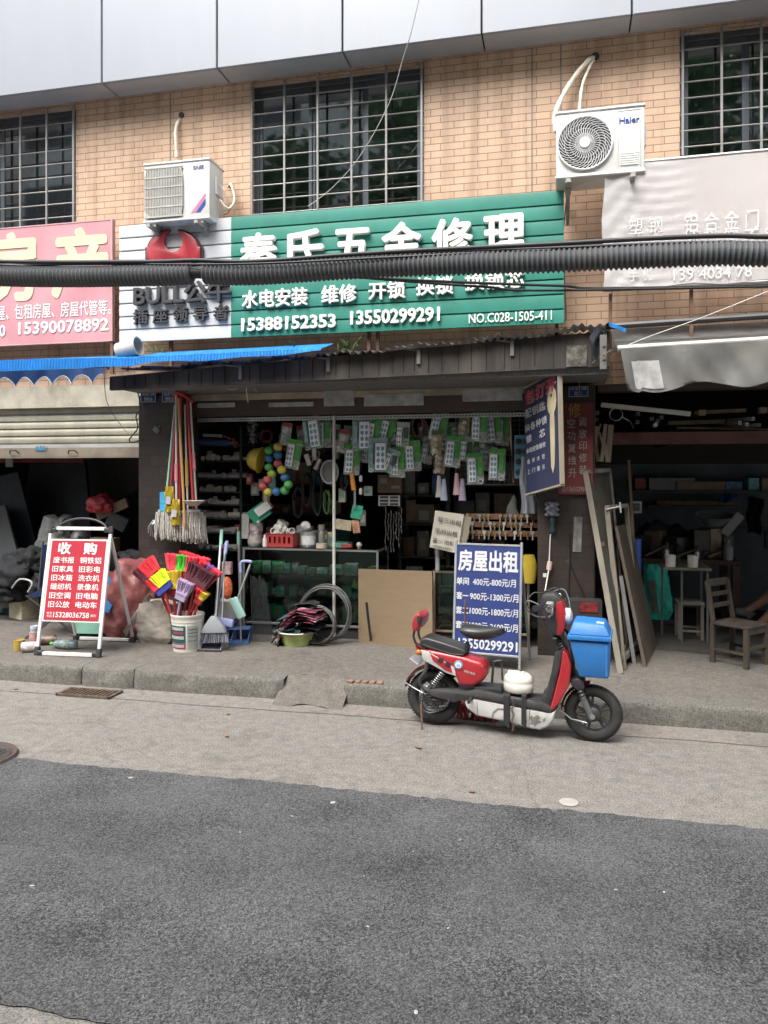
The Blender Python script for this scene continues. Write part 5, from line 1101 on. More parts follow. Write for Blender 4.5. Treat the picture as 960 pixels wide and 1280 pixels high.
def broom(label, foot, neck, segs, wid0, wid1, ln, ang, dy=0., col=REDH, block=None):
    wid0 *= 1.25; wid1 *= 1.18; ln *= .95
    """an upturned broom: handle from the bucket to the neck, fan of bristle tufts in colour bands along the fan's width"""
    Yb = bk.y + dy; a, n = bp_(*foot, Yb), bp_(*neck, Yb - .03)
    t = T('broom', label, 'broom', a, group='brooms upturned in the paint bucket')
    b = MB(); b.tube([a - (n - a).normalized() * .12, n], .012, 8); b.build('handle', col, t, world=True)
    A_ = Matrix.Translation(n) @ Matrix.Rotation(R(ang), 4, 'Y')
    b = MB(); b.prism([(-wid0 * .5, -.04), (wid0 * .5, -.04), (wid0 * .56, .03), (-wid0 * .56, .03)], .035, A_ @ Matrix.Translation((0, -.017, 0))); b.build('head_block', block or col, t, world=True, bv=.006)
    k = len(segs)
    for i, c in enumerate(segs):
        b = MB(); u0, u1 = i / k, (i + 1) / k; U0, U1 = u0 - .5, u1 - .5
        b.prism([(U0 * wid0, .02), (U1 * wid0, .02), (U1 * wid1 * .96, .02 + ln * .97), (U0 * wid1 * .96, .02 + ln * .97)], .05, A_ @ Matrix.Translation((0, -.025, 0)))
        for j in range(70):
            u = rnd.uniform(u0, u1) - .5; y = rnd.uniform(-.022, .022); l = ln * rnd.uniform(.95, 1.01)
            p0 = Vector((u * wid0 * 1.05, y * .7, .02)); p1 = Vector((u * wid1 + rnd.uniform(-.009, .009), y * 1.9 + rnd.uniform(-.008, .008), .02 + l))
            b.tube([A_ @ p0, A_ @ ((p0 + p1) / 2 + Vector((0, rnd.uniform(-.004, .004), 0))), A_ @ p1], [.0065, .0075, .006], 4)
        b.build('bristles', NB[c], t, world=True, smooth=80)
    return t
broom('broom with a pink, green and pink fan of bristles topping the bucket', (350, 590), (352, 300), ['pink', 'green', 'pink'], .2, .27, .15, 6, .06)
broom('broom with maroon bristles and a pale edge tilted toward the opening', (400, 590), (445, 380), ['maroon', 'maroon', 'maroon'], .16, .22, .16, 28, -.04)
broom('broom with neon yellow and red bristles leaning toward the beige sack', (290, 590), (238, 400), ['red', 'neon', 'neon'], .13, .17, .13, -38, -.06, block=NB['blue'])
broom('broom with maroon and red bristles leaning far over the beige sack', (285, 590), (170, 330), ['maroon', 'red', 'red'], .15, .19, .15, -42, .04)
broom('broom with red, purple and pink bristles leaning toward the grey broom', (415, 590), (492, 350), ['red', 'purple', 'pink'], .13, .19, .15, 34, .05)
broom('small broom with lavender bristles low in the bucket', (330, 590), (355, 455), ['lav', 'lav'], .08, .12, .13, 22, -.09, col=tmat('lav_handle', (.3, .24, .36)))
broom('broom with a yellow wrapper round its bristles in the middle of the bucket', (320, 590), (300, 420), ['yellow', 'yellow'], .1, .13, .17, -6, .0)
broom('broom with crimson and pink bristles behind the green banded broom', (370, 590), (420, 300), ['red', 'red', 'pink'], .18, .24, .16, 14, .12)
broom('short crimson handled broom leaning out of the bucket edge', (440, 590), (470, 480), ['red', 'yellow'], .06, .09, .08, 30, -.03)
# two sacks
def sack(name, label, m, c, w, d, h, seed, neck=None, tilt=0., rings=22, fold=.02, box=.45, soft=1.):
    r_ = random.Random(seed); ph = [r_.uniform(0, 6) for _ in range(8)]
    def f(u, v):
        a = u * 2 * math.pi; z = v
        prof = (min(1, .80 + z * 1.6) if z < .15 else 1.0 + .05 * math.sin(z * 5)) * (1 - max(0, z - .62) ** 1.5 * (neck if neck is not None else 1.6))
        if z > .985: prof *= .4
        sq = 1 / max(abs(math.cos(a)), abs(math.sin(a))) ** box
        cr = fold * (math.sin(3 * a + ph[0] + z * 7) * .6 + math.sin(7 * a + ph[1] - z * 8) * .35 + math.sin(12 * a + z * 14 + ph[2]) * .2 + .12 * math.sin(z * 31 + 4 * math.sin(a * 3 + ph[3])))
        x = (w / 2 * prof + cr) * math.cos(a) * sq; y = (d / 2 * prof + cr) * math.sin(a) * sq
        pv = Vector((math.cos(a) * 1.3, math.sin(a) * 1.3, z * 2.2 * h / w * .5 + seed)); rd = soft * (.17 if z > .06 else .03) * crease(pv, 1.6) + .06 * (z > .06) * (.3 - abs(mnoise.noise(pv * 6 + Vector((0, 0, z * 4))))); x *= 1 + rd; y *= 1 + rd
        return Vector((c[0] + x + tilt * z * h, c[1] + y, c[2] + z * h + .02 * math.sin(2 * a + ph[4]) * (z > .8)))
    b = MB(); b.grid(f, 90, rings * 2, wrap=True)
    bmesh.ops.holes_fill(b.bm, edges=b.bm.edges, sides=0)
    return one(b, name, m, label, 'sack', smooth=60)
q = G(194, 806, PAV); sk = sack('beige_sack', 'crumpled beige woven sack standing against the white paint bucket', mat('sack_beige', (.30, .27, .23), .85, var=.2, scale=9, bump=.3, dirt=.35, dcol='5a5248'), (q.x - .03, q.y + .12, PAV), .36, .2, .38, 5, .22, -.02, fold=.008, box=.8, soft=.5)
b = MB(); b.grid(lambda u, v: (q.x - .06 - .24 * u + .02 * math.sin(v * 7), q.y + .02 + .04 * math.sin(u * 5), PAV + .41 - .34 * u ** 1.4 + .07 * v * (1 - u * .4) + .012 * math.sin(u * 17 + v * 5)), 16, 6, .012); fl = b.build('sack_flap', mat('sack_beige'), smooth=80); fl.data.transform(Matrix.Translation(-sk.location)); fl.parent = sk
q = G(134, 803, PAV); sack('red_sack', 'tall bulging dusty red woven sack behind the red folding sign', mat('sack_red', (.19, .055, .053), .5, var=.25, scale=5, bump=.35, bscale=30, dirt=.3, dcol='8a5a54', dscale=3), (q.x + .08, q.y + .3, PAV), .52, .36, .74, 9, 1.0, .03, fold=.03)
q = G(190, 770, PAV); b = MB(); b.box((q.x - .05, 6.62, PAV + .3), (.3, .03, .55), rot=(-.1, 0, .1)); one(b, 'green_board', tmat('board_green', (.18, .36, .27), var=.15, dirt=.3), 'pale green board leaning on the pillar behind the beige sack', 'board')
b = MB(); q = G(200, 775, PAV); b.box((q.x + .02, 6.52, PAV + .42), (.16, .02, .3), rot=(-.15, .4, 0)); one(b, 'blue_yellow_card', tmat('card_blue', (.04, .16, .38), var=.2), 'blue printed card tucked behind the bucket brooms', 'card')
# brooms and dustpans leaning in front of the counter
def at_(x, y, Y): return P(x, y, Y)
GRY2 = tmat('broom_grey', (.24, .25, .27)); BLG = tmat('dustpan_blue', (.07, .13, .28)); MNT2 = tmat('mint_dark', (.16, .3, .25)); LIL = tmat('lilac', (.27, .3, .5))
q = G(262, 806, PAV); f0 = at_(269, 775, 6.31); f1 = at_(277, 663, 6.75)
t = T('grey_broom', 'grey plastic broom standing in the grey dustpan with a steel handle', 'broom', (f0.x, 6.15, PAV + .03), group='brooms and dustpans on the pavement')
b = MB(); b.tube([f0, at_(276, 680, 6.66)], .0125, 8); b.build('handle', STEELT, t, world=True); b = MB(); b.tube([at_(276, 682, 6.65), f1], .016, 8); b.build('grip', MINT, t, world=True)
b = MB(); n = at_(267, 776, 6.29)
b.prism([P2_ for P2_ in [(n.x - .125, n.z - .115), (n.x + .125, n.z - .1), (n.x + .09, n.z - .035), (n.x + .02, n.z + .045), (n.x - .02, n.z + .045), (n.x - .085, n.z - .045)]], .05, Matrix.Translation((0, 6.265, 0))); b.build('brush_block', GRY2, t, world=True, bv=.01, seg=2)
b = MB()
for k in range(90): u = rnd.uniform(-1, 1); b.tube([(n.x + u * .12, 6.29 + rnd.uniform(-.015, .015), n.z - .1), (n.x + u * .15 + rnd.uniform(-.005, .005), 6.275 + rnd.uniform(-.02, .02), n.z - .19 + .012 * u)], .004, 4)
b.build('bristles', tmat('bristle_grey', (.13, .13, .16), rough=.8), t, world=True)
def dustpan(label, x, y, m, w, d, h, rz, hx=None, hm=None, lipm=None, top=None):
    g = G(x, y, PAV); t = T('dustpan', label, 'dustpan', (g.x, g.y, PAV), rz, group='brooms and dustpans on the pavement')
    b = MB(); b.box((0, 0, .006), (w, d, .008)); b.box((0, d / 2, h / 2), (w, .008, h))
    for sx in (-1, 1): b.prism([(-d / 2, 0), (d / 2, 0), (d / 2, h), (-d * .25, h * .45)], .007, Matrix.Translation((sx * w / 2 - .0035, 0, .004)) @ Matrix.Rotation(math.pi / 2, 4, 'Z'))
    b.prism([(-d * .1, h * .95), (d / 2, h * .98), (d / 2, h + .006), (-d * .1, h + .0)], w - .016, Matrix.Translation((w / 2 - .008, 0, 0)) @ Matrix.Rotation(math.pi / 2, 4, 'Z'))
    b.build('pan', m, t, bv=.002)
    b = MB(); b.box((0, -d / 2 - .008, .008), (w + .01, .018, .014)); b.build('lip', lipm or m, t)
    if top:
        hp = Vector(top) - Vector((g.x, g.y, PAV)); hp = Matrix.Rotation(-rz, 3, 'Z') @ hp
        b = MB(); b.tube([(0, d * .45, h * .9), hp], .011, 8); b.build('handle', STEELT if hm is None else hm, t); b = MB(); dd = (hp - Vector((0, d * .45, h * .9))); b.tube([hp - dd * .14, hp], .016, 8); b.build('grip', hx or BLG, t)
    return t
dustpan('grey dustpan with a black rubber lip holding the grey broom', 263, 811, GRY2, .27, .2, .13, R(4), lipm=BPL, top=at_(284, 676, 6.6), hx=LIL)
dustpan('dark blue dustpan with a tall steel handle behind the grey dustpan', 298, 802, BLG, .22, .24, .12, R(14), top=at_(298, 664, 6.8), hx=MNT2)
dustpan('lilac dustpan edge standing tilted behind the grey broom', 284, 798, LIL, .2, .14, .17, R(-12))
t = T('mint_brush', 'mint green scrubbing brush leaning upright on the blue dustpan', 'brush', at_(303, 782, 6.55), group='brooms and dustpans on the pavement')
b = MB(); n = at_(297, 760, 6.5); b.box((0, 0, 0), (.085, .03, .2), rot=(0, R(-28), 0), M=Matrix.Translation(n)); b.build('brush_block', tmat('mint_pale', (.3, .5, .45)), t, world=True, bv=.012, seg=2)
b = MB(); b.tube([n + Vector((-.02, .03, .06)), at_(313, 705, 6.66)], .010, 8); b.build('handle', STEELT, t, world=True)
t = T('squeegee', 'squeegee with bent blue handle standing behind the blue dustpan', 'squeegee', at_(301, 800, 6.66)); b = MB(); b.tube([at_(301, 802, 6.62), at_(301, 716, 6.66)], .009, 8); b.build('pole', STEELT, t, world=True); b = MB(); e = at_(301, 704, 6.66); b.tube(spline([e + Vector((0, 0, -.09)), e, e + Vector((.04, 0, .02)), e + Vector((.12, -.02, .018))], 5), .014, 8); b.build('handle', LIL, t, world=True, smooth=80)
t = T('lilac_broom', 'lilac handled broom leaning between the bucket and the grey broom', 'broom', at_(276, 790, 6.4), group='brooms and dustpans on the pavement')
b = MB(); b.tube([at_(277, 775, 6.4), at_(281, 690, 6.68)], .011, 8); b.build('handle', STEELT, t, world=True); b = MB(); b.tube([at_(281, 692, 6.68), at_(283, 678, 6.71)], .016, 8); b.build('grip', LIL, t, world=True)
b = MB(); b.box((0, 0, 0), (.2, .04, .07), rot=(0, .15, 0), M=Matrix.Translation(at_(279, 777, 6.4))); b.build('brush_block', LIL, t, world=True, bv=.012, seg=2)
b = MB(); c0 = at_(284, 735, 6.72); b.ball(c0, .09, 10, 8, sc=(.6, .3, 1.2)); one(b, 'orange_duster', mat('duster_orange', (.55, .13, .05), .9, var=.4, scale=30, bump=.5), 'fluffy orange duster head hanging behind the steel handles', 'duster')
b = MB(); c0 = at_(284, 710, 6.75); b.box(c0, (.09, .05, .12)); one(b, 'gift_box', tmat('box_pinkwhite', (.5, .35, .34), var=.4, scale=30), 'small pink and white printed box behind the steel broom handles', 'box', bv=.004)
b = MB(); b.lathe([(.1, 0), (.115, .16), (.12, .17), (.11, .17), (.09, .01)], 20, Matrix.Translation((at_(283, 760, 6.72).x, 6.75, at_(283, 772, 6.75).z))); one(b, 'white_pot', tmat('pot_white', (.5, .49, .45), dirt=.3), 'white enamel pot behind the leaning brooms', 'pot')
b = MB()
for k in range(14): x = 316 + k * 1.3; b.tube([at_(x - 3, 722 + rnd.uniform(-3, 3), 6.9), at_(x + 2 * k * .35, 802, 6.72)], .0026, 4)
tag(one(b, 'steel_rods', IRON, 'bundle of thin dark steel rods leaning on the counter beside the brooms', 'rods'))
# basin with clothes
g = G(366, 808, PAV); bs_ = T('plastic_basin', 'green and white plastic basin on the pavement under folded clothes', 'basin', (g.x, g.y + .1, PAV))
b = MB(); b.lathe([(.125, 0), (.128, .006), (.165, .11), (.18, .118), (.18, .126), (.165, .126), (.155, .11), (.118, .012)], 32); b.build('bowl', mat('basin_green', (.42, .50, .18), .4, var=.35, scale=9, streak=1), bs_, smooth=60)
b = MB(); b.tube([(.178 * math.cos(k * math.pi / 18), .178 * math.sin(k * math.pi / 18), .124) for k in range(36)], .007, 6, closed=True); b.build('rim', tmat('basin_rim', (.58, .55, .5)), bs_, smooth=80)
gx, gy = g.x, g.y + .1
PLD = None
m, N, L, bb_ = node_mat('plaid_cloth'); tcn = N.new('ShaderNodeTexCoord').outputs['Object']
w1 = N.new('ShaderNodeTexWave'); w1.inputs['Scale'].default_value = 9; w1.bands_direction = 'Z'; w1.inputs['Distortion'].default_value = .6; L.new(tcn, w1.inputs[0]); w2 = N.new('ShaderNodeTexWave'); w2.inputs['Scale'].default_value = 6; w2.bands_direction = 'X'; L.new(tcn, w2.inputs[0])
cA = ramp(N, L, w1.outputs['Fac'], [(.05, (.16, .05, .08)), (.25, (.66, .16, .25)), (.85, (.85, .6, .64))]); cB = ramp(N, L, w2.outputs['Fac'], [(.2, (.7, .65, .7)), (.8, (1, 1, 1))]); L.new(mixc(N, L, 1, cA, cB, 'MULTIPLY'), bb_.inputs['Base Color']); bb_.inputs['Roughness'].default_value = .9; PLAID = m
def fold(name, label, m, c, w, d, h, n, rz, droop=0., cat='clothes'):
    b = MB()
    for k in range(n):
        z = h * (k + .5) / n; sx = rnd.uniform(-.012, .012)
        b.grid(lambda u, v: (c[0] + sx + (u - .5) * w + 0, c[1] + (v - .5) * d - droop * 0, c[2] + z + .006 * math.sin(u * 9 + k) - droop * max(0, .5 - u) ** 2 * 2.2 - droop * .5 * max(0, u - .75) ** 2 + .004 * math.sin(v * 11 + u * 5)), 18, 10, h / n * .86)
    o = one(b, name, m, label, cat, smooth=60); o.rotation_euler[2] = rz; return o
fold('dark_trousers', 'dark folded trousers lying over the rim of the basin', mat('cloth_navy', (.015, .02, .03), .9, var=.3), (gx + .06, gy, PAV + .125), .4, .3, .07, 2, 0, .3)
fold('teal_cloth', 'teal and purple cloth bunched in the basin under the plaid shirts', mat('cloth_teal', (.04, .13, .14), .9, var=.6, scale=12), (gx - .09, gy - .02, PAV + .14), .18, .22, .14, 3, .2, .1)
fold('blue_yellow_cloth', 'pale blue and yellow cloth showing above the basin rim', mat('cloth_pale', (.25, .42, .45), .9, var=.3), (gx - .03, gy - .1, PAV + .13), .2, .1, .035, 2, .1, .0)
fold('plaid_shirts', 'stack of folded pink and red plaid shirts on top of the basin', PLAID, (gx + .06, gy - .02, PAV + .22), .36, .28, .13, 5, -.08, .32)
fold('grey_cloth', 'charcoal folded cloth lying on the plaid shirts', mat('cloth_charcoal', (.05, .05, .055), .9, var=.3), (gx + .05, gy + .06, PAV + .35), .26, .2, .035, 2, .1, .1)
b = MB(); b.grid(lambda u, v: (gx - .2 + .05 * u + .012 * math.sin(v * 12), gy - .1 + .02 * math.sin(u * 6 + v * 7), PAV + .13 - .12 * v + .02 * math.sin(u * 3)), 6, 10, .008); one(b, 'rag', mat('rag_beige', (.25, .24, .2), .9, var=.3), 'beige rag hanging over the side of the basin', 'rag')
# hose coils
for lab, cx, cy, rr, Y, n, tr in (('larger coil of grey hose leaning against the glass counter', 404, 768, 33, 6.78, 7, .0065), ('smaller coil of grey hose leaning in front of the larger coil', 395, 782, 23, 6.68, 5, .006)):
    q = P(cx, cy, Y); r0 = rr * (Y / .95) / 960; pts = []
    for k in range(n * 28): a = k * 2 * math.pi / 28; r1 = r0 * (1 - .05 * math.sin(k * .13) - .03 * math.sin(k * .021)) ; pts.append((q.x + r1 * math.cos(a), Y + .02 * math.sin(k * .4) + .016 * (k / 28) + .15 * (r1 * math.sin(a)) , q.z + r1 * math.sin(a)))
    b = MB(); b.tube(pts, tr, 7); one(b, 'hose_coil', mat('hose_grey', (.07, .07, .066), .45, var=.2), lab, 'hose', smooth=80)
# cardboard sheet and black strip
c4 = [P(448, 711, 6.95), P(540, 714, 6.95), G(541, 812, PAV), G(448, 803, PAV)]
b = MB(); b.grid(lambda u, v: c4[3].lerp(c4[2], u).lerp(c4[0].lerp(c4[1], u), v), 14, 14, .008)
one(b, 'cardboard_sheet', mat('cardboard', (.34, .25, .155), .8, var=.05, dirt=.15, dcol='9a8060', streak=6), 'large tan cardboard sheet leaning across the counter opening', 'cardboard')
b = MB(); b.bar(P(458, 753, 6.72), G(464, 804, PAV), .022, .008); one(b, 'black_strip', BPL, 'short black strip leaning on the cardboard sheet', 'strip')

# ------------------------------------------------------------------ glass counters with their stock
YK = 7.02; GLS = glass('counter_glass', (.80, .92, .87), .03, -.15); ALU2 = mat('counter_aluminium', (.28, .29, .28), .4, .6, dirt=.3)
def counter(name, label, px0, px1, top, fm, shelves, Y=YK, dep=.45, base=.12):
    x0, x1 = PX(px0, Y), PX(px1, Y); t = T(name, label, 'counter', ((x0 + x1) / 2, Y + dep / 2, PAV)); w = x1 - x0; h = top - PAV
    b = MB(); e = .022
    for sx in (-1, 1):
        for sy in (-1, 1): b.box((sx * (w / 2 - e / 2), sy * (dep / 2 - e / 2), h / 2), (e, e, h - .006))
    for z in (base, h - .012):
        for sy in (-1, 1): b.box((0, sy * (dep / 2 - e / 2), z), (w - 2 * e - .002, e * .9, e))
        for sx in (-1, 1): b.box((sx * (w / 2 - e / 2), 0, z), (e * .9, dep - 2 * e - .002, e))
    b.build('frame', fm, t, bv=.002)
    b = MB(); b.box((0, 0, base / 2 - .01), (w - .05, dep - .06, base - .022)); b.build('plinth', DARK, t)
    b = MB(); b.box((0, -dep / 2 + .004, (h + base) / 2), (w - .05, .004, h - base - .05)); b.build('front_glass', GLS, t, smooth=0)
    b = MB(); b.box((0, 0, h), (w, dep, .006)); b.build('top_glass', GLS, t, smooth=0)
    for sx in (-1, 1): b = MB(); b.box((sx * (w / 2 - .004), 0, (h + base) / 2), (.004, dep - .05, h - base - .05)); b.build('side_glass', GLS, t, smooth=0)
    for z in shelves: b = MB(); b.box((0, .02, z), (w - .06, dep - .1, .008)); b.build('shelf', GLS, t, smooth=0)
    b = MB(); b.box((0, dep / 2 - .01, (h + base) / 2), (w - .06, .006, h - base - .06)); b.build('back_board', tmat('counter_back', (.05, .07, .065)), t)
    return t, x0, x1, h
CT = PZ(400, 686, YK)
lc, lx0, lx1, lh = counter('glass_counter', 'long glass display counter with shelves of small green cartons', 303, 473, CT, ALU2, (.36, .58))
rcn, rx0, rx1, rh = counter('small_glass_counter', 'small wooden framed glass counter of locks behind the rental board', 541, 662, PZ(545, 713, YK), mat('counter_wood', (.2, .15, .1), .6, var=.2, dirt=.3), (.25, .44), dep=.4)
PALT = dict(green=tmat('ctn_green', (.13, .42, .26), var=.3, scale=25), white=tmat('ctn_white', (.48, .48, .45), var=.2, scale=25), teal=tmat('ctn_teal', (.16, .45, .42), var=.3, scale=25), cream=tmat('ctn_cream', (.48, .43, .30), var=.2, scale=25), blue=tmat('ctn_blue', (.06, .14, .3), var=.3, scale=25), red=tmat('ctn_red', (.3, .05, .05), var=.3, scale=25), brown=tmat('ctn_brown', (.2, .14, .085), var=.2, scale=15), lime=tmat('ctn_lime', (.42, .58, .10), var=.3, scale=25), dark=tmat('ctn_dark', (.05, .048, .045), var=.4, scale=9), grey=tmat('ctn_grey', (.2, .2, .2), var=.2, scale=25))
def hash_(c): return int(abs(c[0] * 977 + c[1] * 353 + c[2] * 571) * 10)
LIDM = tmat('carton_tape', (.4, .38, .33), var=.2)
def carton(col, c, d, rz, label, grp, cat='box', lb=True):
    t = T('carton', label, cat, c, rz, grp)
    b = MB(); b.box((0, 0, d[2] / 2), d); b.build('box_body', PALT[col], t, bv=.002)
    if not lb: return t
    j = (hash_(c) % 5) / 5
    b = MB(); b.box((d[0] * (.12 * j - .06), -d[1] / 2 - .0012, d[2] * (.35 + .3 * j)), (d[0] * (.45 + .4 * j), .002, d[2] * (.6 - .4 * j))); b.build('label', LIDM if col not in ('white', 'cream') else PALT['teal'], t)
    return t
def stock(x0, x1, y, z, cols, lab, grp, hmax, r_):
    x = x0; k = 0
    while x < x1 - .05 and k < 14:
        w = r_.uniform(.06, .13); h = r_.uniform(.4, 1) * hmax; c = cols[r_.randrange(len(cols))]
        carton(c, (x + w / 2, y + r_.uniform(-.05, .05), z), (w, r_.uniform(.08, .14), h), r_.uniform(-.15, .15), lab % (c, ORD[k]), grp); x += w + r_.uniform(.004, .03); k += 1
r_ = random.Random(4)
for z, nm, hm in ((.365, 'lowest', .13), (.586, 'upper', .12)):
    stock(lx0 + .05, lx1 - .05, YK + .2, PAV + z + .001, ['white', 'green', 'teal', 'cream', 'grey', 'white', 'lime', 'brown'], 'small %s carton on the ' + nm + ' shelf of the long counter, %s from the brooms', 'cartons in the long glass counter', hm, r_)
stock(lx0 + .05, lx1 - .05, YK + .2, PAV + .135, ['grey', 'green', 'brown', 'teal', 'white'], 'dim %s carton on the floor of the long counter, %s from the brooms', 'cartons in the long glass counter', .16, r_)
stock(rx0 + .04, rx1 - .04, YK + .2, PAV + .255, ['white', 'grey', 'grey'], '%s lock box on the lower shelf of the small counter, %s from the cardboard', 'lock boxes in the small counter', .07, r_)
stock(rx0 + .04, rx1 - .04, YK + .2, PAV + .445, ['grey', 'white', 'red'], '%s lock box on the upper shelf of the small counter, %s from the cardboard', 'lock boxes in the small counter', .08, r_)
b = MB(); b.box((P(450, 727, 6.99).x, YK + .06, P(450, 735, 6.99).z), (.2, .01, .075), rot=(0, R(14), 0)); one(b, 'lime_leaflet', PALT['lime'], 'tilted lime green leaflet inside the long counter next to the cardboard', 'leaflet')
# goods on top of the long counter
def onct(px, Y=7.2): return Vector((PX(px, Y), Y, CT + .004))
def can(label, c, r, h, m, lm, lab_h=(.2, .8), cat='can', name='paint_can'):
    t = T(name, label, cat, c); b = MB(); b.lathe([(r * .97, 0), (r, .004), (r, h - .004), (r * 1.03, h - .003), (r * 1.03, h), (r * .9, h), (r * .88, h - .006)], 24); b.build('tin', m, t)
    if lm: b = MB(); b.lathe([(r + .001, h * lab_h[0]), (r + .0012, h * lab_h[1])], 24, cap=False); b.build('label', lm, t)
    return t
TIN = mat('tin_plate', (.55, .55, .54), .3, .7, var=.1)
c = onct(319); can('lower of two stacked pale paint cans on the counter', c, .072, .125, TIN, tmat('canlabel_a', (.5, .44, .4), var=.35, scale=30)); can('upper of two stacked pale paint cans on the counter', c + Vector((.012, 0, .1255)), .066, .10, TIN, tmat('canlabel_b', (.52, .4, .38), var=.4, scale=25))
can('large silver paint can with white label between the red crate and the flask', onct(386), .075, .15, TIN, tmat('canlabel_c', (.6, .6, .58), var=.15, scale=20), (.15, .72))
b = MB(); b.lathe([(.022, 0), (.022, .075), (.012, .09), (.012, .115), (.003, .12)], 14, Matrix.Translation(onct(331, 7.08))); one(b, 'glue_bottle', tmat('bottle_white', (.58, .57, .53)), 'slim white glue bottle between the paint cans and red crate', 'bottle')
c = onct(354, 7.18); rcr = T('red_crate', 'red plastic crate full of white pipe fittings on the counter', 'crate', c)
cw, cd, chh = .27, .2, .13; b = MB()
for sy in (-1, 1):
    b.box((0, sy * cd / 2, chh - .015), (cw, .008, .03)); b.box((0, sy * cd / 2, .018), (cw, .008, .035))
    for k in range(6): b.box((-cw / 2 + .012 + k * (cw - .024) / 5, sy * cd / 2, chh / 2), (.026, .0078, chh - .064))
for sx in (-1, 1): b.box((sx * cw / 2, 0, chh / 2), (.008, cd - .009, chh))
b.box((0, 0, .004), (cw - .01, cd - .01, .006)); b.box((0, -cd / 2 - .002, chh - .003), (cw + .02, .016, .008)); b.build('basket', tmat('crate_red', (.38, .045, .045)), rcr)
WPV = tmat('pvc_white', (.52, .51, .47)); GPV = mat('pvc_grey', (.30, .29, .27), .5, var=.25, scale=5, dirt=.3)
for k, (dx, dz, a, lb) in enumerate(((-.08, .15, .4, 'nearest the paint cans'), (0.0, .16, -.6, 'in the middle of the heap'), (.08, .155, 1.0, 'nearest the silver can'), (-.03, .19, 1.9, 'topmost in the heap'))):
    b = MB(); A_ = Matrix.Translation(c + Vector((dx, -.03, dz - .01))) @ Euler((1.2, a, .3 * k)).to_matrix().to_4x4(); b.lathe([(.034, -.045), (.034, .045), (.025, .045), (.025, -.043)], 14, A_); b.tube([A_ @ Vector((0, 0, 0)), A_ @ Vector((.06, 0, 0))], .03, 12); one(b, 'pipe_tee', WPV, 'white plastic pipe tee in the red crate, ' + lb, 'pipe fitting', 'white fittings in the red crate')
def loose(nm, label, m, px, py, Y, s, cat): 
    q = P(px, py, Y); b = MB(); b.box(q, s, rot=(0, rnd.uniform(-.2, .2), rnd.uniform(-.3, .3))); return one(b, nm, m, label, cat, bv=.004)
c = onct(402, 7.15); b = MB(); b.lathe([(.03, 0), (.03, .14), (.024, .155), (.02, .16), (.034, .162), (.034, .215), (.02, .22)], 18, Matrix.Translation(c)); one(b, 'steel_flask', mat('flask_steel', (.3, .29, .26), .35, .6, var=.3), 'steel flask with a cream cap standing beside the white pole', 'flask')
c = onct(402, 7.06); b = MB(); b.lathe([(.055, 0), (.055, .045), (.03, .045), (.03, .002)], 24, Matrix.Translation(c)); one(b, 'tape_roll', tmat('tape_tan', (.42, .37, .28)), 'roll of tan tape lying at the foot of the steel flask', 'tape')
c = onct(349, 7.22); b = MB(); b.lathe([(.03, -.0), (.055, .02), (.06, .1), (.055, .1), (.05, .025)], 18, Matrix.Translation(c + Vector((0, 0, .15))) @ Matrix.Rotation(R(28), 4, 'Y')); one(b, 'white_mug', tmat('mug_white', (.55, .53, .48)), 'white plastic cup tipped over the red crate', 'cup')
c = onct(382, 7.2); b = MB(); b.ball(c + Vector((0, 0, .20)), .055, 12, 8, sc=(1, .7, .85)); b.lathe([(.02, 0), (.02, .03)], 10, Matrix.Translation(c + Vector((.05, -.04, .2))) @ RX); one(b, 'wrapped_fitting', tmat('wrap_white', (.5, .5, .49), var=.3, scale=20), 'white wrapped valve lying on the silver paint can', 'valve')
q = P(325, 641, 7.15); gb = T('green_white_box', 'green and white carton tipped on its corner above the paint cans', 'box', (q.x, 7.15, q.z - .1))
b = MB(); b.box((0, 0, .1), (.2, .12, .15), rot=(0, R(-36), .2)); b.build('box_body', tmat('box_green', (.02, .2, .12)), gb, bv=.003)
b = MB(); b.box((.043, -.008, .142), (.16, .124, .09), rot=(0, R(-36), .2)); b.build('lid', tmat('box_white', (.52, .52, .5)), gb, bv=.003)
for k in range(3): b = MB(); b.box((-.075 + k * .04, -.066 - .0 * k, .065 - k * .025), (.024, .004, .018), rot=(0, R(-36), .2)); b.build('print', tmat('label_white'), gb)
b = MB(); b.box((P(309, 655, 7.25).x, 7.25, P(309, 655, 7.25).z - .02), (.08, .1, .25)); one(b, 'white_carton', PALT['white'], 'tall dull white carton behind the paint cans at the rack', 'box', bv=.003)
c = P(449, 681, 7.2); b = MB(); b.ball(c, .028, 10, 8); b.lathe([(.012, 0), (.014, .04)], 10, Matrix.Translation(c + Vector((0, 0, -.06)))); one(b, 'light_bulb', tmat('bulb_white', (.65, .62, .52)), 'small white light bulb standing at the end of the long counter', 'bulb')
loose('red_tape_box', 'flat red box lying on the counter beside the light bulb', PALT['red'], 434, 682, 7.15, (.1, .08, .035), 'box')
loose('cut_out_card', 'beige card with cut out slots leaning beside the white pole', tmat('card_beige', (.42, .36, .25), var=.25, scale=40), 428, 656, 7.1, (.19, .01, .1), 'card')
b = MB(); b.bb((lx1 - .5, YK + .1, CT + .005), (lx1 - .33, YK + .3, CT + .05)); one(b, 'invoice_pad', tmat('pad_green', (.1, .25, .2), var=.2), 'dark green invoice pad at the far end of the long counter', 'pad', bv=.003)
r_ = random.Random(12)
for k in range(9):
    px = 338 + k * 9.5; q = P(px, 655 - 5 * math.sin(k * 1.3), 7.32); c = ['brown', 'cream', 'grey', 'brown', 'white', 'cream', 'grey', 'brown', 'cream'][k]
    carton(c, (q.x, 7.34, CT + .005), (.07, .12, .13 + .1 * r_.random()), r_.uniform(-.3, .3), 'dusty %s packet at the back of the counter, %s from the fittings rack' % (c, ORD[k]), 'packets at the back of the counter')
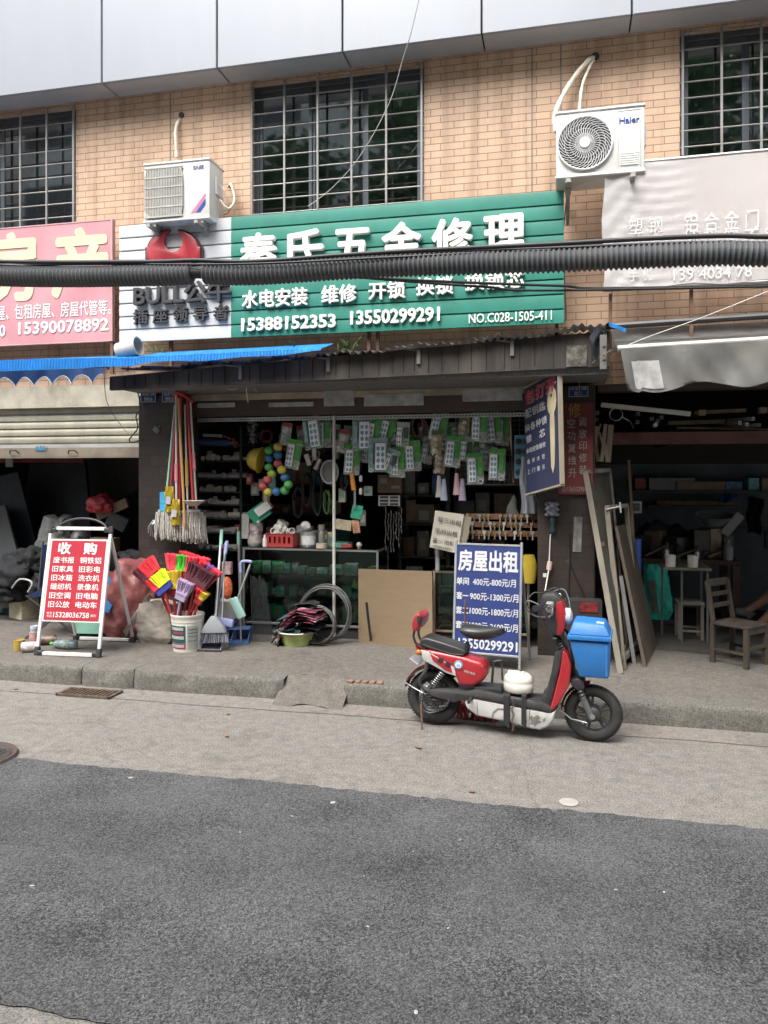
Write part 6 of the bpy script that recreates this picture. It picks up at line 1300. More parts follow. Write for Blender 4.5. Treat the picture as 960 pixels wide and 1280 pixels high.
# white pole, perforated rail, copper pole
b = MB(); q = P(417.5, 600, 6.97); b.tube([(q.x, 6.97, PAV), (q.x, 6.97, 2.27)], .0145, 10); one(b, 'white_pole', tmat('pole_white', (.55, .54, .48), dirt=.2), 'upright white pole standing in front of the glass counter', 'pole')
p0, p1 = P(247, 521.5, 6.98), P(664, 515, 6.98); b = MB(); b.bb((p0.x, 6.978, 2.232), (p1.x, 6.982, 2.268)); b.bb((p0.x, 6.983, 2.262), (p1.x, 7.01, 2.266)); rl = one(b, 'perforated_rail', mat('rail_galv', (.45, .46, .46), .4, .5, var=.2), 'long perforated steel rail across the top of the hardware shop opening', 'rail')
b = MB()
for k in range(110): b.box((p0.x + .02 + k * (p1.x - p0.x - .04) / 109, 6.9775, 2.25), (.016, .003, .01))
h_ = b.build('slots', DARK); h_.data.transform(Matrix.Translation(-rl.location)); h_.parent = rl
b = MB(); b.tube([P(637, 503, 7.1), P(642, 604, 7.1)], .011, 8); one(b, 'copper_pole', mat('copper_pole', (.32, .18, .12), .4, .4, var=.3), 'slim copper coloured pole hanging beside the wire mesh', 'pole')

# ------------------------------------------------------------------ power strips hanging in blister packs
CARDG = tmat('card_green', (.07, .33, .05), var=.2, scale=20); CARDT = tmat('card_teal', (.26, .38, .38), var=.2, scale=15); CARDC = mat('blister_film', (.46, .50, .47), .2, var=.35, scale=25); STRIPW = tmat('strip_white', (.85, .86, .83), var=.06); SOCK = tmat('socket_blue', (.18, .30, .45), var=.2); CORDW = tmat('cord_white', (.5, .5, .48))
def pack(kind):
    t = T('power_strip', None, 'power strip', (0, 0, 0)); n = 4 if kind != 'c' else 3; sw, sl = (.066, .215) if kind == 'a' else ((.098, .25) if kind == 'b' else (.05, .16))
    cwid = {'a': .15, 'b': .18, 'c': .13}[kind]; hh = sl + .07
    b = MB(); b.box((0, .012, -hh / 2), (cwid, .003, hh)); b.build('backing_card', {'a': CARDC, 'b': CARDT, 'c': CARDC}[kind], t, smooth=0)
    b = MB(); b.box((0, .006, -.018), (cwid, .006, .036)); b.build('header', {'a': CARDG, 'b': CARDT, 'c': tmat('header_pale', (.3, .38, .36))}[kind], t)
    sx = -.025 if kind != 'b' else .03
    b = MB(); b.box((sx, -.012, -.05 - sl / 2), (sw, .03, sl)); b.build('strip_body', STRIPW, t, bv=.008, seg=2)
    for i in range(2):
        b = MB()
        for j in range(n): b.box((sx + (i - .5) * sw * .44, -.028, -.05 - sl * (.2 + .68 * j / (n - 1))), (sw * .3, .004, sl * .13))
        b.box((sx + (i - .5) * sw * .44, -.0268, -.05 - sl * .54), (sw * .05, .002, sl * .7)); b.build('sockets', SOCK, t)
    if kind == 'a': b = MB(); b.box((.045, -.006, -.045 - .08), (.045, .02, .15)); b.build('packet', CARDG, t, bv=.003)
    if kind == 'c': b = MB(); b.box((.036, -.004, -.1), (.04, .018, .1)); b.build('packet', tmat('packet_dark', (.05, .09, .06), var=.3), t, bv=.003)
    if kind == 'b': b = MB(); b.box((-.06, -.01, -.05 - .1), (.04, .03, .2)); b.build('packet', tmat('packet_teal', (.25, .36, .38), var=.4, scale=20), t, bv=.003)
    b = MB(); b.tube([(.045 + .022 * math.cos(a * .6), -.01 + .002 * a, -hh + .02 + .02 * math.sin(a * .6)) for a in range(22)] if kind != 'b' else [(-.06 + .02 * math.cos(a * .6), -.012, -hh + .015 + .015 * math.sin(a * .6)) for a in range(22)], .006, 5); b.build('cord', CORDW, t, smooth=80)
    return t
def plug_pack(kind):
    t = T('plug_pack' if kind == 'd' else 'lamp_pack', None, 'plug pack' if kind == 'd' else 'lamp pack', (0, 0, 0))
    b = MB(); b.box((0, .012, -.11), (.1, .003, .22)); b.build('backing_card', tmat('card_plain' if kind == 'd' else 'card_mixed', (.55, .52, .46) if kind == 'd' else (.5, .32, .12), var=.5, scale=22), t)
    b = MB(); b.box((0, .007, -.02), (.1, .006, .035)); b.build('header', tmat('header_red' if kind == 'd' else 'header_dark', (.42, .05, .05) if kind == 'd' else (.05, .12, .07)), t)
    for j in range(2 if kind == 'd' else 3):
        b = MB(); z = -.075 - j * (.075 if kind == 'd' else .055)
        if kind == 'd': b.lathe([(.032, 0), (.034, .012), (.03, .03), (.012, .034)], 16, Matrix.Translation((0, .008, z)) @ RX)
        else: b.ball((0, -.006, z), .024, 10, 8, sc=(1, .8, 1))
        b.build('adaptor' if kind == 'd' else 'lamp', STRIPW, t, smooth=60)
    b = MB(); b.grid(lambda u, v: (.052 * (2 * u - 1), -.03 - .012 * math.sin(u * 3.1) + .005 * math.sin(v * 9 + u * 6), -.04 - .19 * v), 10, 10, .001); b.build('plastic_bag', glass('clear_bag', (.9, .92, .91), .18, .3), t, smooth=80)
    return t
protos = {k: (pack(k) if k in 'abc' else plug_pack(k)) for k in 'abcde'}; used = set()
# column, row of the strip's middle, kind, tilt, depth, card colour word
strips = [
 (357, 545, 'c', 8, 7.05), (390, 542, 'b', -8, 7.02), (404, 543, 'a', 0, 7.08), (414, 546, 'c', 12, 7.14), (428, 554, 'c', 14, 7.05), (452, 543, 'b', 0, 7.02), (466, 544, 'a', 8, 7.05), (482.5, 541, 'a', 15, 7.08), (492.5, 544, 'c', -2, 7.12), (503, 545, 'c', 4, 7.05), (547.5, 535, 'a', 13, 7.06), (580, 535, 'c', 5, 7.1), (599, 535, 'a', 3, 7.05), (617, 536, 'a', -6, 7.12),
 (366, 570, 'a', 10, 7.0), (440, 577, 'a', 3, 7.03), (472, 570, 'b', 0, 7.0), (487, 578, 'c', 22, 7.03), (497, 580, 'a', 2, 7.06), (516, 572, 'a', -3, 7.05), (545, 556, 'b', 1, 7.0), (566, 567, 'a', 6, 7.0), (582, 563, 'c', 7, 7.03), (550, 580, 'c', 6, 7.1), (594, 588, 'a', -2, 7.02), (621, 583, 'a', 2, 7.0)]
ROWN = {0: 'upper row', 1: 'lower row', 2: 'row behind'}; strips = [(*q, 0) for q in sorted(strips[:14])] + [(*q, 1) for q in sorted(strips[14:])] + [(*q, 2) for q in [(378, 548, 'c', -6, 7.2), (436, 549, 'c', 9, 7.2), (447, 560, 'a', -5, 7.17), (460, 566, 'c', 6, 7.18), (476, 556, 'a', -7, 7.2), (508, 560, 'a', 5, 7.17), (530, 545, 'c', -9, 7.18), (533, 566, 'c', 12, 7.16), (557, 548, 'a', 4, 7.2), (572, 545, 'c', -7, 7.2), (590, 552, 'a', 7, 7.18), (607, 560, 'c', -6, 7.17), (628, 540, 'a', 3, 7.18), (610, 575, 'c', 10, 7.15)]]; WORD = {'a': 'green card', 'b': 'wide teal card', 'c': 'clear bag', 'd': 'red header', 'e': 'orange card'}
strips = [(q[0], q[1], 'd' if (q[2] == 'c' and i % 2 == 0) else ('e' if (q[2] == 'c' and i % 5 == 1) or i == 20 else q[2]), *q[3:]) for i, q in enumerate(strips)]
cnt = {}
for i, (x, y, k, ang, Y, row) in enumerate(strips):
    o = protos[k] if k not in used else copy_tree(protos[k]); used.add(k)
    q = P(x, y, Y); off = .16 if k == 'a' else (.17 if k == 'b' else .13)
    rt_ = Euler((0, R(ang), R(rnd.uniform(-14, 14)))); top = q + (rt_.to_matrix() @ Vector((.0, 0, off)))
    o.location = top; o.rotation_euler = rt_
    side = 'the rack' if x < 417 else 'the white pole'; key = (row, k, side); cnt[key] = cnt.get(key, 0) + 1
    o['label'] = ('plug pack' if k == 'd' else 'lamp pack' if k == 'e' else 'power strip') + ', %s, %s, %s one from %s' % (WORD[k], ROWN[row], ORD[cnt[key] - 1], side); o['group'] = 'packs hanging across the shop opening'
# dark coils and small stock hung behind the packs
for k, (px, py, rx, rz_, Y, lab) in enumerate(((383, 612, .05, .16, 7.2, 'black cable hank hanging under the steel mugs'), (396, 618, .045, .2, 7.16, 'longest black cable hank hanging under the steel mugs'), (372, 628, .05, .15, 7.22, 'black cable hank hanging beside the rope balls'), (408, 628, .03, .11, 7.1, 'green strap coil hanging beside the white pole'), (332, 545, .06, .06, 7.15, 'red cable coil hanging above the safety helmet'), (430, 600, .03, .09, 7.08, 'dark tool hank hanging beside the orange scraper'))):
    q = P(px, py, Y); b = MB()
    for j in range(5): b.tube([(q.x + (rx + rnd.uniform(-.012, .012)) * math.cos(a * .35), Y + .012 * j, q.z + (rz_ + rnd.uniform(-.015, .015)) * math.sin(a * .35)) for a in range(18)], .0065, 5, closed=True)
    one(b, 'cable_hank', tmat(('hank_black', 'hank_black', 'hank_black', 'hank_green', 'hank_red', 'hank_black')[k], ((.015, .015, .016), 0, 0, (.06, .12, .03), (.12, .02, .02), 0)[k]), lab, 'cable', smooth=80)
b = MB(); q = P(316, 540, 7.15)
for j in range(160): a = rnd.uniform(0, 6.28); r = rnd.uniform(0, .06); c = Vector((q.x + r * math.cos(a), 7.15 + rnd.uniform(-.03, .03), q.z + rnd.uniform(-.11, .11))); b.box(c, (.006, .006, .006), rot=(a, r * 30, 0))
tag(b.build('small_plugs', tmat('plug_speck', (.4, .4, .38))), 'net of tiny white wall plugs hanging above the safety helmet', 'wall plugs', kind='stuff')
r_ = random.Random(41)
for k in range(12):
    px = (312, 318, 326, 333, 339, 420, 428, 436, 442, 447, 453, 459)[k]; py = (598, 612, 606, 620, 604, 566, 620, 572, 584, 640, 650, 612)[k]; q = P(px, py, 7.18)
    nm = ('red', 'grey', 'cream', 'brown', 'teal', 'grey', 'cream', 'green', 'white', 'brown', 'grey', 'white')[k]; c = (q.x, 7.18 + .02 * (k % 3), q.z - .06)
    carton(nm, c, (.055 + .03 * r_.random(), .025, .09 + .07 * r_.random()), r_.uniform(-.3, .3), '%s hanging packet among the tools, %s from the mops' % (nm, ORD[k]), 'hanging tool packets', 'packet')
# string of coloured rope balls
cols = 'y g b b r g y l r b r g y b g'.split(); pos = [(252, 420), (193, 443), (252, 475), (193, 497), (253, 530), (193, 555), (278, 573), (212, 600), (183, 640), (300, 625), (153, 682), (322, 672), (187, 722), (243, 718), (298, 710)]
BM = dict(y=tmat('rope_yellow', (.42, .37, .06), bump=.5), g=tmat('rope_green', (.07, .30, .08), bump=.5), b=tmat('rope_blue', (.03, .13, .3), bump=.5), r=tmat('rope_red', (.45, .08, .085), bump=.5), l=tmat('rope_lime', (.28, .38, .06), bump=.5))
q0 = P(343, 552, 6.95); bs2 = T('ball_garland', 'hanging loop of green, yellow, blue and red rope balls', 'rope balls', q0)
for (cx, cy), k in zip(pos, cols):
    q = P(300 + cx / 5.333, 480 + cy / 5.333, 6.95 + rnd.uniform(-.02, .02)); b = MB(); b.ball(q, .044, 14, 10, sc=(1, 1, .9), rot=(rnd.uniform(0, 1), rnd.uniform(0, 1), 0)); b.build('ball', BM[k], bs2, world=True, smooth=80)
# safety helmet
q = P(319, 575, 7.0); t = T('safety_helmet', 'yellow safety helmet hanging on its side beside the rope balls', 'helmet', (q.x, 7.0, q.z - .1))
A_ = Matrix.Translation((.05, 0, .1)) @ Matrix.Rotation(R(-80), 4, 'Y')
b = MB(); b.lathe([(.115, 0), (.113, .03), (.1, .075), (.075, .11), (.04, .128), (.005, .133)], 24, A_ @ Matrix.Diagonal((1, .85, 1, 1)), cap=False); b.build('shell', tmat('helmet_yellow', (.46, .34, .04), dirt=.2), t, smooth=80)
b = MB(); b.lathe([(.114, -.004), (.13, -.008), (.13, 0), (.114, .006)], 24, A_ @ Matrix.Diagonal((1, .85, 1, 1))); b.build('brim', tmat('helmet_yellow'), t)
# rack of pipe fittings on the side wall
x0, x1 = PX(246, 7.25), PX(300, 7.25); rk = T('fittings_rack', 'dark shelf rack of grey pipe fittings beside the hanging mops', 'rack', ((x0 + x1) / 2, 7.45, PAV))
b = MB()
for x in (x0, x1):
    for y in (7.28, 7.6): b.bb((x - .012, y - .012, PAV), (x + .012, y + .012, 2.2))
b.build('upright', mat('rack_green', (.03, .05, .05), .5, .3), rk, world=True)
shz = [2.02, 1.86, 1.68, 1.54, 1.41, 1.27, 1.12, .95]
for z in shz: b = MB(); b.bb((x0 - .01, 7.27, z - .012), (x1 + .01, 7.61, z)); b.build('shelf', mat('rack_shelf', (.05, .055, .055), .6), rk, world=True)
fits = [(264, 556, .034, 1), (283, 556, .026, 1), (290, 561, .025, 2), (294, 567, .028, 2), (264, 582, .025, 2), (277, 586, .027, 1), (293, 583, .027, 1), (290, 592, .028, 2), (298, 594, .024, 2), (259, 600, .038, 1), (268, 598, .024, 1), (285, 600, .022, 2), (293, 613, .03, 1), (264, 629, .026, 2), (275, 630, .024, 2), (291, 632, .03, 2), (272, 618, .016, 3), (284, 622, .016, 3), (262, 610, .018, 3), (281, 551, .018, 3), (268, 543, .014, 3)]
r_ = random.Random(77)
for zz_ in (1.86, 1.68, 1.54, 1.41, 1.27, 1.12, .95):
    for j in range(5): px = 249 + j * 10.5 + r_.uniform(-3, 3); fits.append((px, PZ(0, 0, 1) * 0 + HY - (zz_ + .03 - CAMZ) / 7.22 * F * (c_ + s_ * (px - 480) / F), r_.uniform(.018, .032), r_.choice((1, 1, 2, 3))))
for i, (x, y, r, k) in enumerate(sorted(fits)):
    Y = 7.22; q = P(x, y, Y); zz = max([z for z in shz if z <= q.z - r * .5] or [min(shz)]); lv = shz.index(zz)
    nm = ['', 'pipe_coupling', 'pipe_elbow', 'pipe_offcut'][k]; b = MB(); c = Vector((q.x, Y + .05, zz + r + .001))
    yaw = Matrix.Rotation(R(rnd.uniform(5, 28)), 4, 'Z')
    if k == 3:
        b.tube([c + Vector((-.09, 0, 0)), c + Vector((.1, .05, 0))], r, 10)
    else:
        b.lathe([(r, 0), (r, .1 if k == 1 else .05), (r * .94, .052), (r * .94, .16), (r * .72, .16), (r * .72, .004)], 16, Matrix.Translation(c) @ yaw @ RX @ Matrix.Rotation(math.pi, 4, 'X'))
        if k == 2: b.tube([c + yaw @ Vector((0, .06, 0)), c + yaw @ Vector((0, .06, r * 2.1))], r * .95, 12)
    cnt[('f', lv, k)] = cnt.get(('f', lv, k), 0) + 1
    one(b, nm, GPV, 'grey %s on the fittings rack, %s shelf down, %s from the mops' % (nm.replace('_', ' '), ORD[lv], ORD[cnt[('f', lv, k)] - 1]), 'pipe fitting', 'grey pipe fittings on the rack')
r_ = random.Random(3)
for i in range(10):
    c = ['red', 'white', 'grey', 'red', 'brown'][i % 5]; lv = 6 if i < 6 else 5
    carton(c, (x0 + .04 + (i % 6) * .075, 7.36, shz[lv] + .001), (.055, .1, .05 + .03 * r_.random()), r_.uniform(-.2, .2), 'little %s carton on the %s shelf of the fittings rack, %s from the mops' % (c, ORD[lv], ORD[i % 6]), 'little cartons on the fittings rack')
b = MB(); b.tube([P(249, 552, 7.2), P(286, 553, 7.2)], .03, 12); b.tube([P(286, 553, 7.2), P(289, 553, 7.2)], [.022, .008], 10); one(b, 'caulking_gun', tmat('tube_blue', (.025, .06, .16)), 'dark blue sealant tube lying on top of the fittings rack', 'tube')
b = MB(); b.bar(P(254, 544, 7.2), P(278, 545, 7.2), .02, .03); one(b, 'spirit_level', tmat('level_grey', (.28, .28, .26)), 'pale spirit level lying above the blue sealant tube', 'level')
b = MB(); b.bar(P(280, 545, 7.2), P(289, 549, 7.2), .02, .02); b.bar(P(292, 548, 7.18), P(295, 560, 7.18), .022, .02); one(b, 'pipe_wrench', tmat('wrench_red', (.22, .03, .03)), 'red handled pipe wrench on top of the fittings rack', 'wrench')
# hanging odds and ends at the counter
b = MB(); q = P(412, 590, 7.05); b.tube([(q.x + .085 * math.cos(k * .314), 7.05, q.z + .11 * math.sin(k * .314)) for k in range(20)], .01, 6, closed=True); sv = one(b, 'sieve', tmat('sieve_frame', (.3, .3, .29)), 'oval grey plastic sieve hanging against the white pole', 'sieve')
b = MB(); b.lathe([(.08, 0), (.06, .03), (.01, .04)], 18, Matrix.Translation((0, .01, .12)) @ Matrix.Diagonal((1, 1, 1.3, 1)) @ Matrix.Rotation(-math.pi / 2, 4, 'X')); o = b.build('mesh_bowl', mat('sieve_mesh', (.14, .14, .14), .7), sv)
for i, (x, y) in enumerate(((385, 575), (393, 568), (397, 580))):
    q = P(x, y, 7.0 + i * .03); b = MB(); A_ = Matrix.Translation(q) @ Euler((0, R(-18 + 20 * i), 0)).to_matrix().to_4x4(); b.lathe([(.026, -.055), (.028, .05), (.03, .055), (.024, .053), (.022, -.05)], 16, A_); b.tube([A_ @ Vector((.028, 0, .03)), A_ @ Vector((.05, 0, .02)), A_ @ Vector((.05, 0, -.02)), A_ @ Vector((.028, 0, -.03))], .004, 5); one(b, 'steel_mug', mat('mug_steel', (.4, .38, .34), .3, .7), 'steel mug hanging near the sieve, %s from the rope balls' % ORD[i], 'mug', 'steel mugs by the sieve')
q = P(441, 602, 7.0); t = T('orange_scraper', 'scraper with orange handle hanging under the power strips', 'scraper', q); b = MB(); b.tube([q + Vector((-.012, 0, .08)), q + Vector((.012, 0, -.08))], [.02, .024], 10); b.build('handle', tmat('scraper_orange', (.6, .22, .03)), t, world=True); b = MB(); b.box(q + Vector((.02, 0, -.17)), (.02, .006, .18)); b.build('blade', STEELT, t, world=True)
loose('green_tag', 'green hang tag card under the orange scraper', tmat('tag_green', (.03, .28, .18), var=.3, scale=30), 446, 640, 7.02, (.105, .006, .13), 'card')
loose('beige_tag', 'orange and beige card hanging under the green tag', tmat('tag_beige', (.38, .2, .12), var=.4, scale=20), 445, 658, 7.04, (.07, .006, .13), 'card')
for i, (x, y) in enumerate(((451, 602), (451, 618))): q = P(x, y, 7.02); b = MB(); b.lathe([(.014, 0), (.016, .02), (.016, .05), (.006, .06)], 12, Matrix.Translation(q)); one(b, 'plug', tmat('plug_white', (.5, .49, .45)), 'white hanging plug beside the orange scraper, %s one down' % ORD[i], 'plug', 'white hanging plugs')
q = P(486, 605, 7.2); t = T('wooden_cabinet_box', 'brown wooden wall box hanging in the dark passage', 'box', (q.x, 7.3, q.z - .09)); b = MB(); b.box((0, 0, .09), (.24, .12, .18)); b.build('box_body', mat('brown_wood', (.12, .075, .04), .6, var=.3), t, bv=.004); b = MB(); b.box((-.06, -.064, .12), (.07, .006, .05)); b.box((.06, -.064, .06), (.08, .006, .03)); b.build('label', tmat('label_dim', (.2, .19, .17)), t)
q = P(485, 626, 7.15); t = T('fuse_card', 'pale card of switch plates hanging under the brown wall box', 'card', (q.x, 7.2, q.z)); b = MB(); b.box((0, 0, 0), (.21, .008, .1)); b.build('card', tmat('card_pale', (.34, .34, .32)), t); 
b = MB()
for k in range(6): b.box((-.05 + .1 * (k % 2), -.006, -.033 + .033 * (k // 2)), (.08, .006, .02))
b.build('slot', DARK, t)
for k in range(7):
    x = 482 + k * 3.3; b = MB(); q = P(x, 640 + rnd.uniform(-6, 4), 7.2 + .03 * (k % 2)); l = rnd.uniform(.22, .42); b.tube([(q.x + .004 * math.sin(j), q.y + .004 * math.cos(j * 2), q.z - l * j / 14) for j in range(15)], [.004 + .003 * (j % 2) for j in range(15)], 5); one(b, 'hanging_chain', mat('chain_dim', (.1, .09, .08), .5, .6), 'length of dull chain hanging below the switch card, %s in the row' % ORD[k], 'chain', 'chains below the switch card')
# key board: three wooden rails with key blanks
KB = mat('rail_wood', (.12, .055, .03), .6, var=.3); KEYB = mat('key_brass', (.34, .26, .15), .4, .7, var=.3); KEYS = mat('key_steel', (.5, .5, .48), .35, .7, var=.3)
kx0, kx1 = PX(582, 6.95), PX(677, 6.95); kb = T('key_board', 'wooden rails of key blanks hanging over the small counter', 'key rack', ((kx0 + kx1) / 2, 6.96, PZ(630, 668, 6.95)))
for r3, yy in enumerate((646, 656, 667)):
    z = PZ(630, yy, 6.95); b = MB(); b.bb((kx0, 6.955, z - .025), (kx1, 6.97, z + .025)); b.build('rail', KB, kb, world=True, bv=.002)
kp = []
for nm, m in (('brass', KEYB), ('steel', KEYS)):
    b = MB(); b.lathe([(.017, -.0025), (.017, .0025), (.006, .0026), (.006, -.0026)], 12, RX); b.box((0, 0, -.04), (.011, .004, .05)); b.box((.006, 0, -.05), (.006, .0035, .012)); b.box((.0055, 0, -.034), (.005, .0035, .008)); o = b.build('key_blank', m); tag(o, None, 'key', 'key blanks on the key board'); kp.append((nm, o, [True]))
for r3, yy in enumerate((646, 656, 667)):
    z = PZ(630, yy, 6.95)
    for k in range(13):
        if (k * 7 + r3 * 3) % 9 == 8: continue
        nm, o, fl_ = kp[(k * 5 + r3 * 2) % 3 % 2]
        if not fl_[0]: o = o.copy(); COL.objects.link(o)
        fl_[0] = False
        o.location = (kx0 + .02 + (kx1 - kx0 - .1) * k / 12 + rnd.uniform(-.01, .01), 6.945 - .004 * (k % 2), z + .01); o.rotation_euler = (0, R(rnd.uniform(-14, 14)), R(rnd.uniform(-40, 40))); o['label'] = '%s key blank on the %s rail, %s from the paper notice' % (nm, ('top', 'middle', 'bottom')[r3], ORD[k])
# handwritten paper notice
pc = [P(544, 638, 6.85), P(580, 643, 6.85), P(572, 692, 6.85), P(537, 684, 6.85)]
pn_ = T('paper_notice', 'white handwritten paper notice hanging beside the key board', 'notice', pc[3])
def pq(u, v): 
    a = pc[3].lerp(pc[2], u); d = pc[0].lerp(pc[1], u); p = a.lerp(d, v); return (p.x, p.y + .008 * math.sin(u * 4 + v * 3), p.z)
b = MB(); b.grid(pq, 10, 10, .002); b.build('sheet', tmat('paper', (.72, .68, .58), var=.05, rough=.8), pn_, world=True, smooth=80)
pa = (pc[2] - pc[3]).normalized(); pz_ = (pc[0] - pc[3]).normalized(); py_ = pz_.cross(pa); PM_ = Matrix((pa, pz_, pa.cross(pz_))).transposed().to_4x4()
INK = tmat('ink_grey', (.06, .055, .05))
for tx, u, v, w, h in (('套三出租', .55, .78, .22, .045), ('单间出租', .5, .48, .21, .045), ('套一 出租', .45, .22, .2, .04), ('13550299291', .42, .06, .18, .018)):
    p = Vector(pq(u, v)); PM_.translation = p + Vector((0, -.009, 0)); text(tx, INK, pn_, PM_, w=w, h=h, ext=.0008)
b = MB(); b.grid(lambda u, v: tuple(Vector(pq(.15 + u, v * .95)) + Vector((.02 + .01 * v, .02, 0))), 6, 6, .002); one(b, 'second_sheet', tmat('paper_tan', (.42, .38, .3)), 'tan paper sheet hanging just behind the handwritten notice', 'paper')
b = MB(); q = P(547, 700, 6.95); b.tube([(q.x, 6.95, PZ(547, 713, 6.95)), (q.x, 6.95, PZ(547, 684, 6.95))], .02, 10); one(b, 'grey_post', tmat('post_grey', (.22, .23, .22)), 'short grey post under the handwritten notice', 'post')
# blue hook card, white film, bags near the pillar
q0, q1 = P(643, 598, 7.0), P(662, 544, 7.0); t = T('castor_card', 'sky blue card of black round castors hanging beside the key sign', 'card', ((q0.x + q1.x) / 2, 7.0, q0.z)); b = MB(); b.bb((q0.x, 7.0, q0.z), (q1.x, 7.008, q1.z)); b.build('card', tmat('card_sky', (.1, .27, .38)), t, world=True)
for i in range(2):
    for j in range(4): b = MB(); c = (q0.x + .035 + .07 * i, 6.998, q0.z + .06 + .09 * j); b.lathe([(.027, 0), (.027, .02), (.012, .024)], 14, Matrix.Translation(c) @ RX); b.build('castor', BPL, t, world=True)
q = P(659, 605, 6.85); b = MB(); b.grid(lambda u, v: (q.x - .06 + .14 * u * (1.1 - .5 * v) + .01 * math.sin(v * 8), 6.86 + .02 * math.sin(u * 14 + v * 2), q.z - .26 + .5 * v), 22, 10, .002); one(b, 'plastic_film', mat('film_white', (.40, .42, .46), .35, var=.15), 'pale plastic film hanging under the key cutting sign', 'plastic sheet', smooth=80)
b = MB(); q = P(661, 712, 6.9); b.grid(lambda u, v: (q.x + (.055 + .015 * math.sin(v * 3)) * math.cos(u * 6.283) * (1 - .6 * max(0, v - .7)), 6.92 + .04 * math.sin(u * 6.283), q.z - .12 + .25 * v), 20, 12, wrap=True); one(b, 'yellow_bag', mat('bag_yellow', (.30, .22, .02), .5, var=.3, bump=.3), 'dark yellow bag hanging between the rental board and pillar', 'bag', smooth=80)
b = MB(); q = P(641, 640, 7.0); b.grid(lambda u, v: (q.x + .075 * (1 - v) ** .6 * math.cos(u * 6.283) + .01 * math.sin(v * 9), 7.02 + .03 * math.sin(u * 6.283), q.z - .12 + .28 * v), 18, 12, wrap=True); one(b, 'olive_bag', mat('bag_olive', (.07, .075, .06), .8, var=.3), 'olive cloth bag hanging above the key board', 'bag', smooth=80)
for i, (x, y) in enumerate(((549, 608), (555, 612), (571, 605), (578, 612))):
    q = P(x, y, 7.05); b = MB(); b.grid(lambda u, v: (q.x + (.016 + .02 * (1 - v)) * math.cos(u * 6.283), 7.05 + .02 * math.sin(u * 6.283), q.z - .1 + .2 * v), 12, 8, wrap=True); one(b, 'glove_pack', tmat(('glove_grey', 'glove_blue', 'glove_pink', 'glove_lilac')[i], ((.4, .38, .38), (.3, .34, .42), (.5, .3, .32), (.36, .3, .42))[i], var=.2), '%s packed gloves hanging under the power strips' % ('pale grey', 'pale blue', 'rose pink', 'lilac')[i], 'gloves', 'packed gloves under the power strips', smooth=80)
b = MB(); q = P(522, 533, 7.08)
for k in range(6): b.tube([(q.x + (.05 + .006 * k) * math.cos(a * .42), 7.08 + .006 * k, q.z + (.09 + .005 * k) * math.sin(a * .42)) for a in range(15)], .006, 5, closed=True)
one(b, 'cable_coil', mat('coil_brown', (.12, .08, .075), .6, var=.4), 'hanging coil of reddish brown cable among the power strips', 'cable', smooth=80)
# wire mesh panel
mx0, mx1 = PX(570, 7.2), PX(668, 7.2); mz0, mz1 = 1.62, 2.4; wm = T('wire_mesh', 'steel wire mesh panel behind the power strips', 'mesh', ((mx0 + mx1) / 2, 7.2, mz0)); b = MB()
for k in range(17): x = mx0 + (mx1 - mx0) * k / 16; b.tube([(x, 7.2, mz0), (x, 7.2, mz1)], .0025, 4)
for k in range(18): z = mz0 + (mz1 - mz0) * k / 17; b.tube([(mx0, 7.204, z), (mx1, 7.204, z)], .0025, 4)
b.build('mesh_wire', mat('mesh_steel', (.3, .31, .31), .4, .6), wm); bpy.data.objects[wm.name].children[0].data.transform(Matrix.Translation(-wm.location))
b = MB()
for x in (mx0, mx1): b.tube([(x, 7.2, mz0 - .02), (x, 7.2, mz1 + .02)], .006, 6)
for z in (mz0, mz1): b.tube([(mx0, 7.2, z), (mx1, 7.2, z)], .006, 6)
b.build('frame', mat('mesh_steel'), wm, world=True)
loose('green_header_card', 'green header card above the rail at the mesh end', CARDG, 602, 508, 7.1, (.3, .01, .05), 'card'); loose('yellow_header_card', 'yellow and green header card above the rail beside the green one', PALT['lime'], 566, 508, 7.1, (.16, .01, .045), 'card')
# dark shelves at the back of the shop, with cartons
def back_rack(px0, px1, Y, label, zs_, seed, cols, what):
    x0, x1 = PX(px0, Y), PX(px1, Y); t = T('storage_rack', label, 'rack', ((x0 + x1) / 2, Y + .2, PAV)); b = MB()
    for x in (x0, x1):
        for y in (Y, Y + .4): b.bb((x - .02, y - .02, PAV), (x + .02, y + .02, 2.45))
    b.build('upright', IRON, t, world=True)
    for z in zs_: b = MB(); b.bb((x0 + .021, Y - .015, z - .02), (x1 - .021, Y + .415, z)); b.build('shelf', mat('shelf_dark', (.05, .045, .04), .7), t, world=True)
    r_ = random.Random(seed)
    for n, z in enumerate(zs_): 
        x = x0 + .04; k = 0
        while x < x1 - .15 and k < 12:
            w = r_.uniform(.1, .22); h = r_.uniform(.1, .28); c = cols[r_.randrange(len(cols))]
            carton(c, (x + w / 2, Y + .15, z + .001), (w, .2, h), r_.uniform(-.25, .25), '%s box on %s, %s shelf up, %s from the mops' % (c, what, ORD[n], ORD[k]), 'boxes on ' + what, lb=k % 3 == 1); x += w + r_.uniform(.01, .05); k += 1
back_rack(500, 560, 8.0, 'dark storage rack in the middle of the hardware shop', (.5, .85, 1.2, 1.5, 1.8, 2.1), 5, ['grey', 'brown', 'blue', 'grey'], 'the middle storage rack')
back_rack(330, 440, 8.6, 'dark storage rack behind the long glass counter', (.9, 1.25, 1.6, 1.95), 8, ['brown', 'grey', 'cream', 'teal', 'red'], 'the counter rack')
back_rack(565, 650, 8.4, 'dark storage rack behind the wire mesh', (.9, 1.25, 1.6, 1.95), 9, ['grey', 'brown', 'grey'], 'the mesh side rack')
